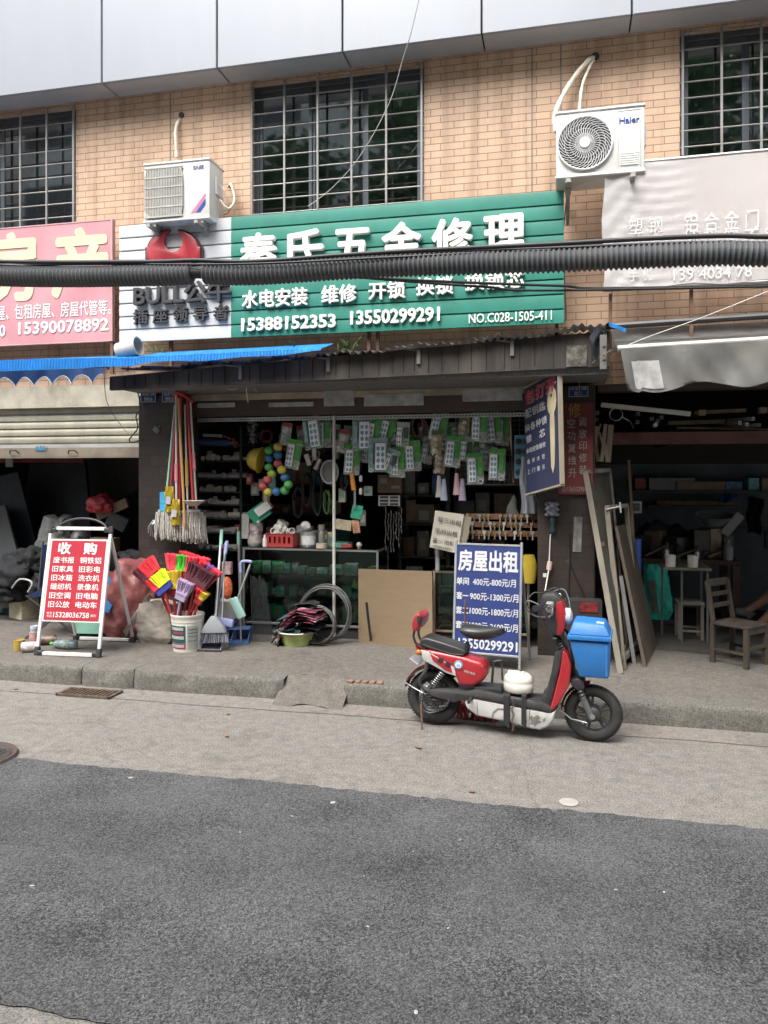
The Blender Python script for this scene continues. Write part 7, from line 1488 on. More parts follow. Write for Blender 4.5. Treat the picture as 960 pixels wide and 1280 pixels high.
# things hanging on the brown pillar
b = MB(); q = P(690, 636, 6.76); b.grid(lambda u, v: (q.x + (.055 + .01 * math.sin(v * 17)) * math.cos(u * 6.283), 6.745 + .03 * math.sin(u * 6.283) + .008 * math.sin(u * 30 + v * 20), q.z - .06 + .12 * v), 26, 14, wrap=True); one(b, 'bundled_bag', mat('bag_print', (.18, .18, .23), .5, var=.9, scale=30, bump=.5), 'crumpled black and white plastic bag tied on the brown pillar', 'bag', smooth=60)
b = MB(); q = P(691, 655, 6.76); b.grid(lambda u, v: (q.x + (.022 + .006 * math.sin(v * 11)) * math.cos(u * 6.283), 6.75 + .02 * math.sin(u * 6.283), q.z - .07 + .14 * v), 14, 10, wrap=True); one(b, 'dark_pouch', mat('pouch_teal', (.02, .04, .045), .6, var=.5), 'dark teal pouch hanging below the crumpled bag on the pillar', 'pouch', smooth=60)
t = T('charger_cable', 'pale charging lead with inline plug hanging down the brown pillar', 'charging lead', P(684, 737, 6.7)); b = MB(); b.tube([P(688, 668, 6.75), P(687, 690, 6.74), P(686, 712, 6.72), P(681, 740, 6.5), P(679, 752, 6.2)], .006, 6); b.build('lead', WPV, t, world=True, smooth=80); b = MB(); b.tube([P(687.5, 702, 6.73), P(686, 712, 6.73)], .022, 8); b.build('plug', tmat('plug_pink', (.5, .4, .36)), t, world=True); b = MB(); b.box(P(681, 719, 6.72), (.03, .03, .03)); b.build('tag', tmat('plug_white'), t, world=True)
b = MB(); q = P(722, 668, 6.775); b.box((q.x, 6.775, q.z), (.07, .008, .3), rot=(0, .04, 0)); one(b, 'paint_smear', mat('smear_plaster', (.22, .21, .19), .9, var=.5, scale=12, dirt=.6, dcol='2a2420', dscale=9), 'long pale plaster remnant stuck on the brown pillar', 'plaster patch')
wire([P(712, 668, 6.77), P(712, 700, 6.77), P(710, 760, 6.77), P(712, 800, 6.76)], .006, WIRE, 'black wire running down the brown pillar')
wire([P(712, 700, 6.765), P(720, 722, 6.765), P(730, 745, 6.765), P(735, 790, 6.76)], .005, WIRE, 'second black wire branching aside on the brown pillar')
q = P(736, 775, 6.72); t = T('wall_red_box', 'small red printed box standing behind the blue scooter box', 'box', (q.x - .05, 6.62, PAV)); b = MB(); b.box((0, 0, .26), (.3, .18, .52)); b.build('box_body', tmat('box_dark', (.03, .028, .027)), t); b = MB(); b.box((.04, -.093, .47), (.15, .008, .08)); b.build('label', tmat('box_redprint', (.12, .015, .015), var=.9, scale=22), t)
# ------------------------------------------------------------------ people: one skinned surface per body, clothes as their own skins
def skin(name, joints, bones, m, parent, sub=2, extra=None):
    me = bpy.data.meshes.new(name); keys = list(joints); ix = {k: i for i, k in enumerate(keys)}
    me.from_pydata([joints[k][0] for k in keys], [(ix[a], ix[c]) for a, c in bones], []); o = bpy.data.objects.new(name, me); COL.objects.link(o)
    md = o.modifiers.new('skin', 'SKIN'); md.branch_smoothing = .6; md.use_smooth_shade = True
    for i, k in enumerate(keys):
        r = joints[k][1]; r = r if isinstance(r, tuple) else (r, r); me.skin_vertices[0].data[i].radius = r; me.skin_vertices[0].data[i].use_root = (i == 0)
    sb = o.modifiers.new('sub', 'SUBSURF'); sb.levels = sb.render_levels = sub
    dg = bpy.context.evaluated_depsgraph_get(); m2 = bpy.data.meshes.new_from_object(o.evaluated_get(dg)); bpy.data.objects.remove(o); bpy.data.meshes.remove(me)
    m2.name = name; m2.materials.clear(); m2.materials.append(m); m2.polygons.foreach_set('use_smooth', [True] * len(m2.polygons))
    o = bpy.data.objects.new(name, m2); COL.objects.link(o); o.parent = parent; return o
SKINM = mat('skin', (.36, .19, .12), .5, var=.08, scale=12); SKIND = SKINM
HAIR = mat('hair_black', (.012, .011, .01), .5, var=.3, scale=60)
def head_parts(t, hc, fwd, up):
    """eyes, ears, hair on the head centred at hc, looking along fwd"""
    f = Vector(fwd).normalized(); u = Vector(up).normalized(); u = (u - f * u.dot(f)).normalized(); s = f.cross(u)
    M_ = Matrix((s, f, u)).transposed().to_4x4(); M_.translation = hc
    b = MB(); b.ball((0, -.012, .022), .105, 16, 12, sc=(.86, 1.0, 1.02)); b.bm.transform(M_)
    for v in b.bm.verts:
        q = M_.inverted() @ v.co
        if q.y > .035 and q.z < .06: v.co = M_ @ Vector((q.x * .9, min(q.y, .02), max(q.z, .045)))
        elif q.z < -.05: v.co = M_ @ Vector((q.x * .85, q.y * .8, -.05))
    b.build('hair', HAIR, t, smooth=80)
    for sx in (-1, 1):
        b = MB(); b.ball((sx * .034, .084, .005), .011, 8, 6); b.bm.transform(M_); b.build('eye', mat('eye_dark', (.03, .025, .02), .2), t)
        b = MB(); b.ball((sx * .082, -.005, -.005), .03, 8, 6, sc=(.35, .6, 1)); b.bm.transform(M_); b.build('ear', SKINM, t, smooth=80)
    b = MB(); b.ball((0, .088, -.055), .022, 8, 6, sc=(1, .35, .22)); b.bm.transform(M_); b.build('mouth', mat('lips', (.25, .08, .07), .5), t)
def hand(J, B, wrist, tip, d, palm, key, curl=.5):
    """palm, four fingers and a thumb as chains grown from the wrist joint"""
    d = Vector(d).normalized(); p = Vector(palm).normalized(); s = d.cross(p).normalized(); w = J[wrist][0]
    J[key + 'p'] = (w + d * .055, (.034, .017)); B.append((wrist, key + 'p'))
    for i, (off, l) in enumerate(((-.030, .062), (-.010, .072), (.010, .068), (.029, .052))):
        a = w + d * .085 + s * off; k1 = a + d * l * .5 - p * l * .2 * curl; k2 = k1 + d * l * .38 - p * l * .5 * curl
        J[key + str(i) + 'a'] = (a, .0095); J[key + str(i) + 'b'] = (k1, .0085); J[key + str(i) + 'c'] = (k2, .007); B += [(key + 'p', key + str(i) + 'a'), (key + str(i) + 'a', key + str(i) + 'b'), (key + str(i) + 'b', key + str(i) + 'c')]
    a = w + d * .04 - s * .038; J[key + 't'] = (a, .011); J[key + 'u'] = (a + d * .035 - s * .018 - p * .01, .009); B += [(key + 'p', key + 't'), (key + 't', key + 'u')]
def seated(label, c, rz, hunch, kn, ankle_l, ankle_r, shirt, pants, pants_to, shoes, hand_l, hand_r):
    """seated figure facing local -y; c is the ground point under the pelvis; joints are local"""
    t = T('person', label, 'person', c, rz); V = Vector
    pz = kn['seat'] + .1; pel = V((0, 0, pz)); ch = V((0, -hunch * .30, pz + .30)); nk = V((0, -hunch * .55, pz + .52 - hunch * .14)); hd = nk + V((0, -.07 - .09 * hunch, .14 - .10 * hunch))
    J = {'pel': (pel, (.15, .12)), 'waist': (pel.lerp(ch, .5), (.135, .105)), 'ch': (ch, (.165, .12)), 'nk0': (nk - V((0, -.0, .05)), (.085, .075)), 'nk': (nk + (hd - nk) * .35, (.052, .055)), 'hd': (hd, (.078, .092)), 'top': (hd + (hd - nk).normalized() * .075, (.062, .075)), 'nose': (hd + V((0, -.098, -.005)), .016)}
    B = [('pel', 'waist'), ('waist', 'ch'), ('ch', 'nk0'), ('nk0', 'nk'), ('nk', 'hd'), ('hd', 'top'), ('hd', 'nose')]
    P_, S_, sh = {}, {}, {}
    for sd, sx, an, hp in (('l', -1, ankle_l, hand_l), ('r', 1, ankle_r, hand_r)):
        hip = pel + V((sx * .095, -.04, -.03)); an = V(an); kne = V(kn[sd]); shd = nk + V((sx * .175, .02, -.07)); hp = V(hp); el = shd.lerp(hp, .52) + V((sx * .07, .05, -.09))
        toe = an + V(kn['toe' + sd]) 
        J.update({'hip' + sd: (hip, .085), 'th' + sd: (hip.lerp(kne, .5), .075), 'kn' + sd: (kne, .056), 'cf' + sd: (kne.lerp(an, .35), .055), 'an' + sd: (an, .036), 'hl' + sd: (an + V((0, .03, -.035)), .032), 'to' + sd: (toe, (.04, .022)), 'sh' + sd: (shd, .062), 'ua' + sd: (shd.lerp(el, .5), .050), 'el' + sd: (el, .040), 'fa' + sd: (el.lerp(hp, .4), .037), 'wr' + sd: (hp, .026)})
        B += [('pel', 'hip' + sd), ('hip' + sd, 'th' + sd), ('th' + sd, 'kn' + sd), ('kn' + sd, 'cf' + sd), ('cf' + sd, 'an' + sd), ('an' + sd, 'to' + sd), ('an' + sd, 'hl' + sd), ('nk0', 'sh' + sd), ('sh' + sd, 'ua' + sd), ('ua' + sd, 'el' + sd), ('el' + sd, 'fa' + sd), ('fa' + sd, 'wr' + sd)]
        hand(J, B, 'wr' + sd, None, (hp - el), V((0, 0, 1)), 'h' + sd)
    skin('body', J, B, SKINM, t)
    def cl(keys, grow): return {k: (J[k][0], tuple(a + grow for a in (J[k][1] if isinstance(J[k][1], tuple) else (J[k][1],) * 2))) for k in keys}
    k_ = ['pel', 'waist', 'ch', 'nk0', 'shl', 'ual', 'ell', 'shr', 'uar', 'elr']
    skin('shirt', cl(k_, .02), [('pel', 'waist'), ('waist', 'ch'), ('ch', 'nk0'), ('nk0', 'shl'), ('shl', 'ual'), ('ual', 'ell'), ('nk0', 'shr'), ('shr', 'uar'), ('uar', 'elr')], shirt, t)
    pk = ['pel', 'hipl', 'thl', 'knl', 'hipr', 'thr', 'knr'] + (['cfl', 'anl', 'cfr', 'anr'] if pants_to == 'long' else []); bb__ = [('pel', 'hipl'), ('hipl', 'thl'), ('thl', 'knl'), ('pel', 'hipr'), ('hipr', 'thr'), ('thr', 'knr')] + ([('knl', 'cfl'), ('cfl', 'anl'), ('knr', 'cfr'), ('cfr', 'anr')] if pants_to == 'long' else [])
    skin('trousers', cl(pk, .022), bb__, pants, t)
    for sd in 'lr': skin('shoe', cl(['an' + sd, 'to' + sd, 'hl' + sd], .016), [('an' + sd, 'to' + sd), ('an' + sd, 'hl' + sd)], shoes, t)
    head_parts(t, hd, (0, -1, -.25 * hunch), (0, -.2 * hunch, 1)); return t
# ------------------------------------------------------------------ the window maker's shop on the far side of the brown pillar
yb0 = 7.05; OLDW = mat('old_wood', (.17, .12, .075), .8, var=.35, scale=8, dirt=.5, dcol='3a332a', streak=.2); GWD = mat('grey_wood', (.17, .15, .12), .8, var=.3, scale=8, dirt=.5, dcol='4a443a', streak=.15); DKW = mat('loft_wood', (.055, .028, .02), .7, var=.4, dirt=.3, dcol='2a221c')
lz = PZ(850, 541, 7.1); X0, X1 = XR1 + .03, 5.1
lo = T('loft_shelf', 'dark wooden loft shelf stacked with profiles inside the window maker shop', 'shelf', ((X0 + X1) / 2, 7.5, lz)); b = MB(); b.bb((X0, 7.1, lz - .03), (X1, 8.6, lz)); b.build('deck', DKW, lo, world=True); b = MB(); b.bb((X0, 7.06, lz - .1), (X1, 7.095, lz + .005)); b.build('front_beam', mat('beam_red', (.09, .035, .028), .7, var=.3), lo, world=True)
for x in (X0 + .7, X0 + 1.9, X0 + 3.1): b = MB(); b.bar((x, 7.2, lz - .06), (x, 8.6, lz - .06), .05); b.build('joist', DKW, lo, world=True)
b = MB(); b.bb((X0, YW + .01, 2.44), (6, YW + .2, 2.498)); part(b, 'lintel', DKBR)
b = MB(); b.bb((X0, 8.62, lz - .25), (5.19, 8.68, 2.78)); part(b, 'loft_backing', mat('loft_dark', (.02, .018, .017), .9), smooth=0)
b = MB(); b.bar(P(751, 506, 7.08), P(863, 517.5, 7.08), .055, .04); one(b, 'white_trunking', tmat('trunking', (.55, .54, .5)), 'long white plastic trunking lying across the loft shelf', 'trunking', bv=.004)
b = MB(); q = P(770, 518, 7.1); b.tube([(q.x + .055 * math.cos(k * .35), 7.1, q.z + .055 * math.sin(k * .35)) for k in range(18)], .004, 5, closed=True); b.tube([(q.x + .05, 7.12, q.z - .02), (q.x + .12, 7.15, q.z - .06), (q.x + .16, 7.2, q.z - .12)], .004, 5); one(b, 'wire_ring', STEELT, 'thin wire ring on the loft shelf under the white trunking', 'ring')
def profile(px, py, l, ang, label, k):
    q = P(px, py, 7.12); b = MB(); A_ = Matrix.Translation(q) @ Euler((0, 0, R(ang))).to_matrix().to_4x4(); a, e = .03, .004
    for (cx, cz, w, h) in ((0, -a / 2, a, e), (-a / 2 + e, 0, e, a * .9), (a / 2 - e, 0, e, a * .9), (0, a * .2, a * .8, e)): b.box((cx, l / 2, cz), (w, l, h), M=A_)
    one(b, 'aluminium_profile', mat('profile_alu', (.38, .39, .39), .35, .7, var=.2), label, 'profile', 'aluminium profiles on the loft')
wp = ['first', 'second', 'third', 'fourth', 'fifth', 'sixth', 'seventh']
for k, (px, py) in enumerate(((798, 517), (797, 527), (815, 523), (822, 526), (827, 521), (747, 515), (746, 524))): profile(px, py, 1.2, rnd.uniform(-4, 4), 'aluminium profile end on the loft near the wire ring, %s from the trunking middle' % wp[k], k)
for k, (px, py) in enumerate(((925, 528), (934, 530), (942, 523), (950, 531))): profile(px, py, 1.3, 26 + 5 * k, 'aluminium profile slanting across the loft near the brown battens, %s along' % wp[k], k)
for k, (x0, y0, x1, y1, h, lab) in enumerate(((835, 529, 905, 527, .035, 'long brown batten lying low on the loft shelf'), (868, 516, 932, 513, .03, 'brown batten with block ends lying higher on the loft shelf'), (845, 535, 960, 537, .02, 'thin dark batten along the front of the loft shelf'))):
    b = MB(); b.bar(P(x0, y0, 7.25), P(x1, y1, 7.25), .06, h); one(b, 'batten', OLDW, lab, 'batten')
for k, (x, y) in enumerate(((877, 516), (953, 513))): q = P(x, y, 7.15); b = MB(); b.box(q, (.06, .08, .05)); one(b, 'wood_block', OLDW, 'small wood block on the loft batten, %s the white trunking' % ('nearer to' if k == 0 else 'farther from'), 'block', bv=.003)
b = MB(); q = P(818, 532, 7.1); b.lathe([(.018, 0), (.018, .1)], 12, Matrix.Translation(q) @ RX); one(b, 'white_tube_end', tmat('trunking'), 'round white tube end among the aluminium profiles on the loft', 'tube')
# zigzag bundle of slats hanging by the pillar
for k, (xa_, ya_, xb_, yb_) in enumerate(((746, 533, 744, 555), (751, 530, 744, 552), (744, 550, 748, 577), (757, 530, 752, 577), (754, 548, 760, 577), (764, 531, 760, 578), (749, 540, 755, 562))):
    b = MB(); b.bar(P(xa_, ya_, 6.9 + .02 * (k % 3)), P(xb_, yb_, 6.9 + .02 * (k % 3)), .03 if k != 5 else .045, .012); one(b, 'lattice_stick', mat('slat_wood', (.26, .21, .15), .7, var=.2, streak=.2), 'pale wooden stick hanging in the zigzag bundle, %s from the red sign' % wp[k], 'slat', 'slats hanging by the red sign')
# frames and boards leaning beside the pillar
def leaner(name, label, c, w, m, cross=(), infill=None, d=.035, cat='frame'):
    """c: bottom near, top near, top far, bottom far corners in space"""
    c = [Vector(p) for p in c]; t = T(name, label, cat, c[0]); n = (c[3] - c[0]).cross(c[1] - c[0]).normalized()
    def bar(a, e, nm): b = MB(); b.bar(a, e, d, w, up=n); b.build(nm, m, t, world=True)
    bar(c[0], c[1], 'stile'); bar(c[3], c[2], 'stile'); bar(c[1], c[2], 'top_rail'); bar(c[0].lerp(c[1], .06), c[3].lerp(c[2], .06), 'bottom_rail')
    for f in cross: bar(c[0].lerp(c[1], f), c[3].lerp(c[2], f), 'cross_rail')
    if infill:
        b = MB(); vs = [b.bm.verts.new(c[i].lerp(c[(i + 2) % 4], .012) + n * .004) for i in range(4)]; f = b.bm.faces.new(vs); bmesh.ops.solidify(b.bm, geom=[f], thickness=.006); b.build('infill', infill, t, world=True, smooth=0)
    return t
leaner('window_frame', 'tallest weathered wooden screen frame leaning beside the brown pillar', [G(776, 842, PAV), P(732, 590, 6.72), P(761, 588, 7.05), G(783, 820, PAV)], .045, GWD, (.36, .62), mat('screen_grey', (.085, .08, .065), .7, var=.3, dirt=.4))
leaner('window_frame', 'shorter grey wooden frame leaning in front of the tall screen frame', [G(780, 836, PAV), P(759, 634, 6.72), P(783, 632, 7.0), G(800, 812, PAV)], .04, GWD, (), None)
c = [G(804, 834, PAV), P(768, 658, 6.75), P(783, 655, 7.15), G(818, 806, PAV)]
b = MB(); n = (c[3] - c[0]).cross(c[1] - c[0]).normalized(); vs = [b.bm.verts.new(p) for p in c] + [b.bm.verts.new(p + n * .025) for p in c]
for f in ((0, 1, 2, 3), (7, 6, 5, 4), (0, 4, 5, 1), (1, 5, 6, 2), (2, 6, 7, 3), (3, 7, 4, 0)): b.bm.faces.new([vs[i] for i in f])
one(b, 'wood_board', mat('board_brown', (.075, .058, .042), .7, var=.3, dirt=.4, dcol='4a3a2c'), 'wide dark brown board leaning beside the teal bag', 'board')
b = MB(); b.bar(G(793, 830, PAV), P(776, 720, 6.6), .03, .012); one(b, 'metal_strip', STEELT, 'narrow grey metal strip leaning between the frames and the brown board', 'strip')
b = MB(); b.bar(P(793, 700, 7.3), P(786, 575, 7.3), .025); one(b, 'upright_batten', OLDW, 'thin upright batten standing behind the leaning frames', 'batten')
b = MB(); q = P(794, 690, 7.35); b.lathe([(.05, -.22), (.055, .1), (.055, .12), (.045, .12)], 16, Matrix.Translation(q)); one(b, 'blue_tube', tmat('tube_blue2', (.02, .09, .35)), 'bright blue plastic tube standing behind the brown board', 'tube')
b = MB(); b.tube([P(757, 637, 6.68), P(775, 633, 6.7)], .008, 6); b.tube([P(775, 628, 6.7), P(776, 641, 6.7)], .008, 6); one(b, 'window_latch', mat('old_ink2', (.35, .34, .31), .5), 'pale metal latch sticking out of the grey wooden frame', 'latch')
# teal woven bag
q = G(822, 782, PAV); tb = sack('teal_bag', 'tall teal woven feed bag with white printed panels beside the brown board', mat('bag_teal', (.03, .5, .40), .6, var=.2, scale=6, bump=.3, bscale=40), (q.x, q.y + .1, PAV + .06), .30, .24, .62, 21, .9, -.07, fold=.012)
for dx, a in ((-.03, 0), (.12, .5)): b = MB(); b.grid(lambda u, v: (q.x + dx - .03 + (.07 if a == 0 else .05) * u - .04 * v, q.y - .035 + .03 * (a > 0) + .006 * math.sin(v * 9), PAV + .13 + .34 * v), 4, 10, .004); o = b.build('label', tmat('bag_label', (.3, .3, .25), var=.3, scale=20), tb); o.data.transform(Matrix.Translation(-tb.location))
b = MB(); b.box((q.x + .02, q.y + .12, PAV + .03), (.3, .22, .05)); one(b, 'low_crate', mat('crate_dark', (.03, .03, .03), .7), 'low black crate under the teal bag', 'crate', bv=.006)
# small table with two cups, stool, workbench
tc = G(862, 792, PAV); tz = PZ(862, 711, 7.6); TX0, TX1 = PX(828, 7.6), PX(889, 7.6)
tb_ = T('small_table', 'small thin legged table carrying two white mugs', 'table', ((TX0 + TX1) / 2, 7.75, PAV)); w = TX1 - TX0; h = tz - PAV
b = MB(); b.box((0, 0, h), (w, .4, .025)); b.build('table_top', GWD, tb_, bv=.003)
for sx in (-.42, .42):
    for sy in (-.16, .16): b = MB(); b.bar((w * sx * (.25 if sx < 0 and sy < 0 else 1), sy, 0), (w * sx * (.25 if sx < 0 and sy < 0 else 1), sy, h - .013), .018); b.build('leg', mat('leg_grey', (.13, .13, .125), .5, .3), tb_)
for k, (px, lab) in enumerate(((838, 'white mug on the small table nearer to the teal bag'), (866, 'white mug with dark handle on the small table nearer to the chair'))):
    c = Vector((PX(px, 7.62), 7.62, tz + .014)); t = T('mug', lab, 'mug', c, group='mugs on the small table'); b = MB(); b.lathe([(.045, 0), (.05, .11), (.046, .11), (.04, .008)], 20); b.build('cup', tmat('mug_enamel', (.62, .6, .55)), t, smooth=60); b = MB(); b.tube([(.048, 0, .09), (.08, 0, .085), (.08, 0, .035), (.046, 0, .02)], .006, 6); b.build('handle', BPL, t, smooth=80)
def stool(label, x0, x1, yt, Y, dep, m, group=None):
    a, c = PX(x0, Y), PX(x1, Y); h = PZ((x0 + x1) / 2, yt, Y) - PAV; w = c - a; t = T('stool', label, 'stool', ((a + c) / 2, Y + dep / 2, PAV)); b = MB(); b.box((0, 0, h), (w, dep, .03)); b.build('seat', m, t, bv=.004)
    for sx in (-1, 1):
        for sy in (-1, 1): b = MB(); b.bar((sx * (w / 2 - .02), sy * (dep / 2 - .02), 0), (sx * (w / 2 - .02), sy * (dep / 2 - .02), h - .016), .028); b.build('leg', m, t)
    for sy in (-1, 1): b = MB(); b.bar((-w / 2 + .035, sy * (dep / 2 - .02), h * .25), (w / 2 - .035, sy * (dep / 2 - .02), h * .25), .02); b.build('stretcher', m, t)
stool('grey wooden stool tucked under the small table', 847, 881, 755, 7.7, .26, GWD)
bz = PZ(870, 702, 8.4); bx0, bx1 = PX(795, 8.4), PX(925, 8.4); wbn = T('workbench', 'dark cluttered workbench along the back of the window maker shop', 'workbench', ((bx0 + bx1) / 2, 8.7, PAV)); w = bx1 - bx0; h = bz - PAV
b = MB(); b.box((0, 0, h), (w, .7, .05)); b.build('bench_top', DKW, wbn, bv=.004)
for sx in (-.46, .46):
    for sy in (-.3, .3): b = MB(); b.box((w * sx, sy, h / 2 - .02), (.07, .07, h - .03)); b.build('leg', DKW, wbn)
r_ = random.Random(17); clut = [('machine', 'dark'), ('tool_box', 'brown'), ('carton', 'dark'), ('tin', 'dark'), ('tool_box', 'grey'), ('carton', 'dark'), ('tin', 'brown'), ('carton', 'dark')]
for k, (nm, cc) in enumerate(clut):
    x = bx0 + .12 + (bx1 - bx0 - .25) * k / 7; hh = r_.uniform(.1, .32); carton(cc, (x, 8.62 + r_.uniform(-.1, .2), bz + .026), (r_.uniform(.12, .2), .2, hh), r_.uniform(-.6, .6), 'dusty %s box among the clutter on the workbench, %s from the leaning frames' % (cc, ORD[k]), 'clutter on the workbench', lb=False)
for k, (px, py, s) in enumerate(((820, 655, .17), (845, 640, .15), (865, 650, .12))):
    q = P(px, py, 8.9); b = MB(); b.lump((q.x, q.y, bz + s * .9), s, (1.2, .8, 1.25), .5, seed=k + 3)
    one(b, 'dark_sack', mat('sack_dark', (.03, .03, .033), .8, var=.4), 'dark lumpy sack slumped on the workbench, %s from the leaning frames' % wp[k], 'sack', 'dark sacks on the workbench', smooth=80)
q = P(893, 650, 8.6); b = MB(); b.lathe([(.09, 0), (.18, .1), (.19, .11), (.175, .1), (.08, .01)], 24, Matrix.Translation((q.x, 8.6, q.z - .05)) @ Matrix.Rotation(R(12), 4, 'X')); one(b, 'grey_basin', tmat('basin_grey', (.17, .19, .19)), 'grey green metal basin resting high on the workbench clutter', 'basin')
b = MB(); b.bar(P(905, 668, 8.5), P(926, 643, 8.5), .03, .09); one(b, 'plastic_offcut', tmat('offcut_grey', (.2, .21, .21)), 'slanting grey plastic offcut leaning against the basin', 'offcut')
b = MB(); q = P(910, 668, 8.4); b.lathe([(.05, 0), (.05, .13), (.02, .17), (.02, .2)], 16, Matrix.Translation((q.x, 8.4, bz + .026))); one(b, 'clear_bottle', tmat('bottle_dim', (.2, .21, .21)), 'dim plastic bottle standing at the free end of the workbench', 'bottle')
for k in range(9):
    px = 806 + 13 * k; q = P(px, 690, 8.42); b = MB(); s = rnd.uniform(.03, .07)
    if k % 3 == 0: b.tube([(q.x + s * math.cos(a * .5), 8.42 + .004 * a, bz + .04 + s + s * math.sin(a * .5)) for a in range(26)], .008, 5)
    elif k % 3 == 1: b.bar((q.x - .1, 8.4, bz + .05), (q.x + .12, 8.45, bz + .09 + s), .02); b.lathe([(.02, -.03), (.02, .03)], 10, Matrix.Translation((q.x + .12, 8.45, bz + .09 + s)))
    else: b.lathe([(s * .6, 0), (s * .6, s * 1.6), (s * .3, s * 1.9)], 14, Matrix.Translation((q.x, 8.42, bz + .026)))
    one(b, ('wire_coil', 'hammer', 'tin')[k % 3], (IRON, OLDW, TIN)[k % 3], '%s on the front edge of the workbench, %s from the leaning frames' % (('small dark wire coil', 'wooden handled hammer', 'dull tin')[k % 3], ORD[k]), ('coil', 'hammer', 'tin')[k % 3], 'small tools on the workbench edge')
# wall shelves at the back
for k, (py, x0, x1, lab) in enumerate(((613, 790, 985, 'long upper wall shelf with tools on the whitewashed wall'), (632, 810, 920, 'short lower wall shelf carrying flat boards on the whitewashed wall'))):
    z = PZ(880, py, 9.3); b = MB(); b.bb((PX(x0, 9.3), 9.3, z - .03), (PX(x1, 9.3), 9.58, z)); one(b, 'wall_shelf', mat('shelf_grey', (.07, .072, .075), .7), lab, 'shelf')
for k, (px, s, cc, lab) in enumerate(((800, (.12, .12, .14), 'red', 'dim red drill case on the upper wall shelf'), (838, (.5, .2, .14), 'grey', 'long grey bundle on the upper wall shelf'), (875, (.55, .2, .1), 'brown', 'long brown bundle on the upper wall shelf beside the grey one'), (915, (.18, .15, .1), 'blue', 'blue packet on the upper wall shelf'), (940, (.12, .12, .14), 'teal', 'teal tin on the upper wall shelf'), (958, (.16, .14, .14), 'brown', 'brown box at the far end of the upper wall shelf'))):
    carton(cc, (PX(px, 9.42), 9.44, PZ(880, 613, 9.3) + .001), s, .05 * k, lab, 'things on the upper wall shelf', lb=False)
b = MB(); zz = PZ(865, 632, 9.3); b.box((PX(868, 9.4), 9.42, zz + .03), (.85, .2, .05)); one(b, 'flat_boards', OLDW, 'flat dark boards lying on the lower wall shelf', 'boards')
b = MB(); q = P(912, 617, 9.25); b.grid(lambda u, v: (q.x - .1 + .2 * u, 9.27 + .03 * math.sin(u * 8), q.z - .08 * v * (1 + .4 * math.sin(u * 6))), 10, 6, .006); one(b, 'blue_rag', tmat('rag_blue', (.03, .07, .28)), 'blue rag hanging over the edge of the upper wall shelf', 'rag')
q = P(795, 634, 8.0); b = MB(); b.box(q, (.11, .01, .12)); nt_ = one(b, 'wall_card', tmat('card_wall', (.4, .4, .38)), 'small square pale card hanging behind the leaning frames', 'card'); b = MB(); b.box((0, -.006, .06), (.07, .003, .075)); b.build('print', tmat('card_print', (.12, .12, .12), var=.6, scale=60), nt_)
b = MB(); b.tube([P(905, 658, 9.4), P(990, 661, 9.4)], .006, 5); one(b, 'clothes_line', WIRE, 'dark cord strung across the whitewashed back wall', 'cord')
b = MB(); q0 = P(934, 622, 9.35); b.grid(lambda u, v: (q0.x + (.17 - .03 * v) * u + .012 * math.sin(v * 9), 9.35 + .02 * math.sin(u * 12 + v * 3), q0.z - .40 * v + .015 * math.sin(u * 5)), 12, 14, .012); one(b, 'hanging_trousers', mat('cloth_dark', (.012, .012, .016), .9), 'dark trousers hanging on the whitewashed back wall', 'trousers', smooth=80)
b = MB(); q0 = P(956, 675, 9.2); b.box((q0.x + .05, 9.3, q0.z), (.06, .05, .2)); one(b, 'wall_switch', BPL, 'dark switch box low on the whitewashed back wall', 'switch', bv=.004)
# wooden chair
cl_, cr_ = G(925, 843, PAV), G(953, 838, PAV); cl2 = G(893, 833, PAV); cw = .34; ck = T('wooden_chair', 'old unpainted wooden chair with slatted back in the window maker shop', 'chair', (cl2 + cr_) / 2, R(28))
CW = mat('chair_wood', (.042, .033, .025), .75, var=.4, scale=10, dirt=.45, dcol='4a3c2c', streak=.3); sh_ = .40; hw, hd = .17, .17
b = MB(); b.box((0, 0, sh_), (hw * 2 + .04, hd * 2 + .04, .03)); b.build('seat', CW, ck, bv=.006)
for sx in (-1, 1):
    b = MB(); b.bar((sx * hw, -hd, 0), (sx * hw, -hd, sh_ - .016), .045); b.build('leg', CW, ck, bv=.004); b = MB(); b.bar((sx * hw, hd, 0), (sx * hw, hd, sh_ - .016), .045); b.build('leg', CW, ck, bv=.004)
    b = MB(); b.bar((sx * hw, hd - .005, sh_ + .016), (sx * hw, hd + .06, sh_ + .42), .038); b.build('back_post', CW, ck, bv=.004)
    b = MB(); b.bar((sx * hw, -hd + .023, .14), (sx * hw, hd - .023, .14), .025); b.build('stretcher', CW, ck)
for sy in (-1, 1): b = MB(); b.bar((-hw + .023, sy * hd, .19), (hw - .023, sy * hd, .19), .028); b.build('stretcher', CW, ck); b = MB(); b.box((0, sy * hd, sh_ - .045), (hw * 2 - .046, .022, .055)); b.build('apron', CW, ck)
for f, hh in ((.95, .075), (.66, .045), (.38, .045)): b = MB(); b.box((0, hd - .005 + .065 * f, sh_ + .016 + .40 * f), (hw * 2 - .04, .018, hh)); b.build('back_slat', CW, ck, bv=.003)
ck.rotation_euler = (0, 0, R(48)); ck.scale = (.86, .86, .82); ck.location = G(924, 829, PAV)
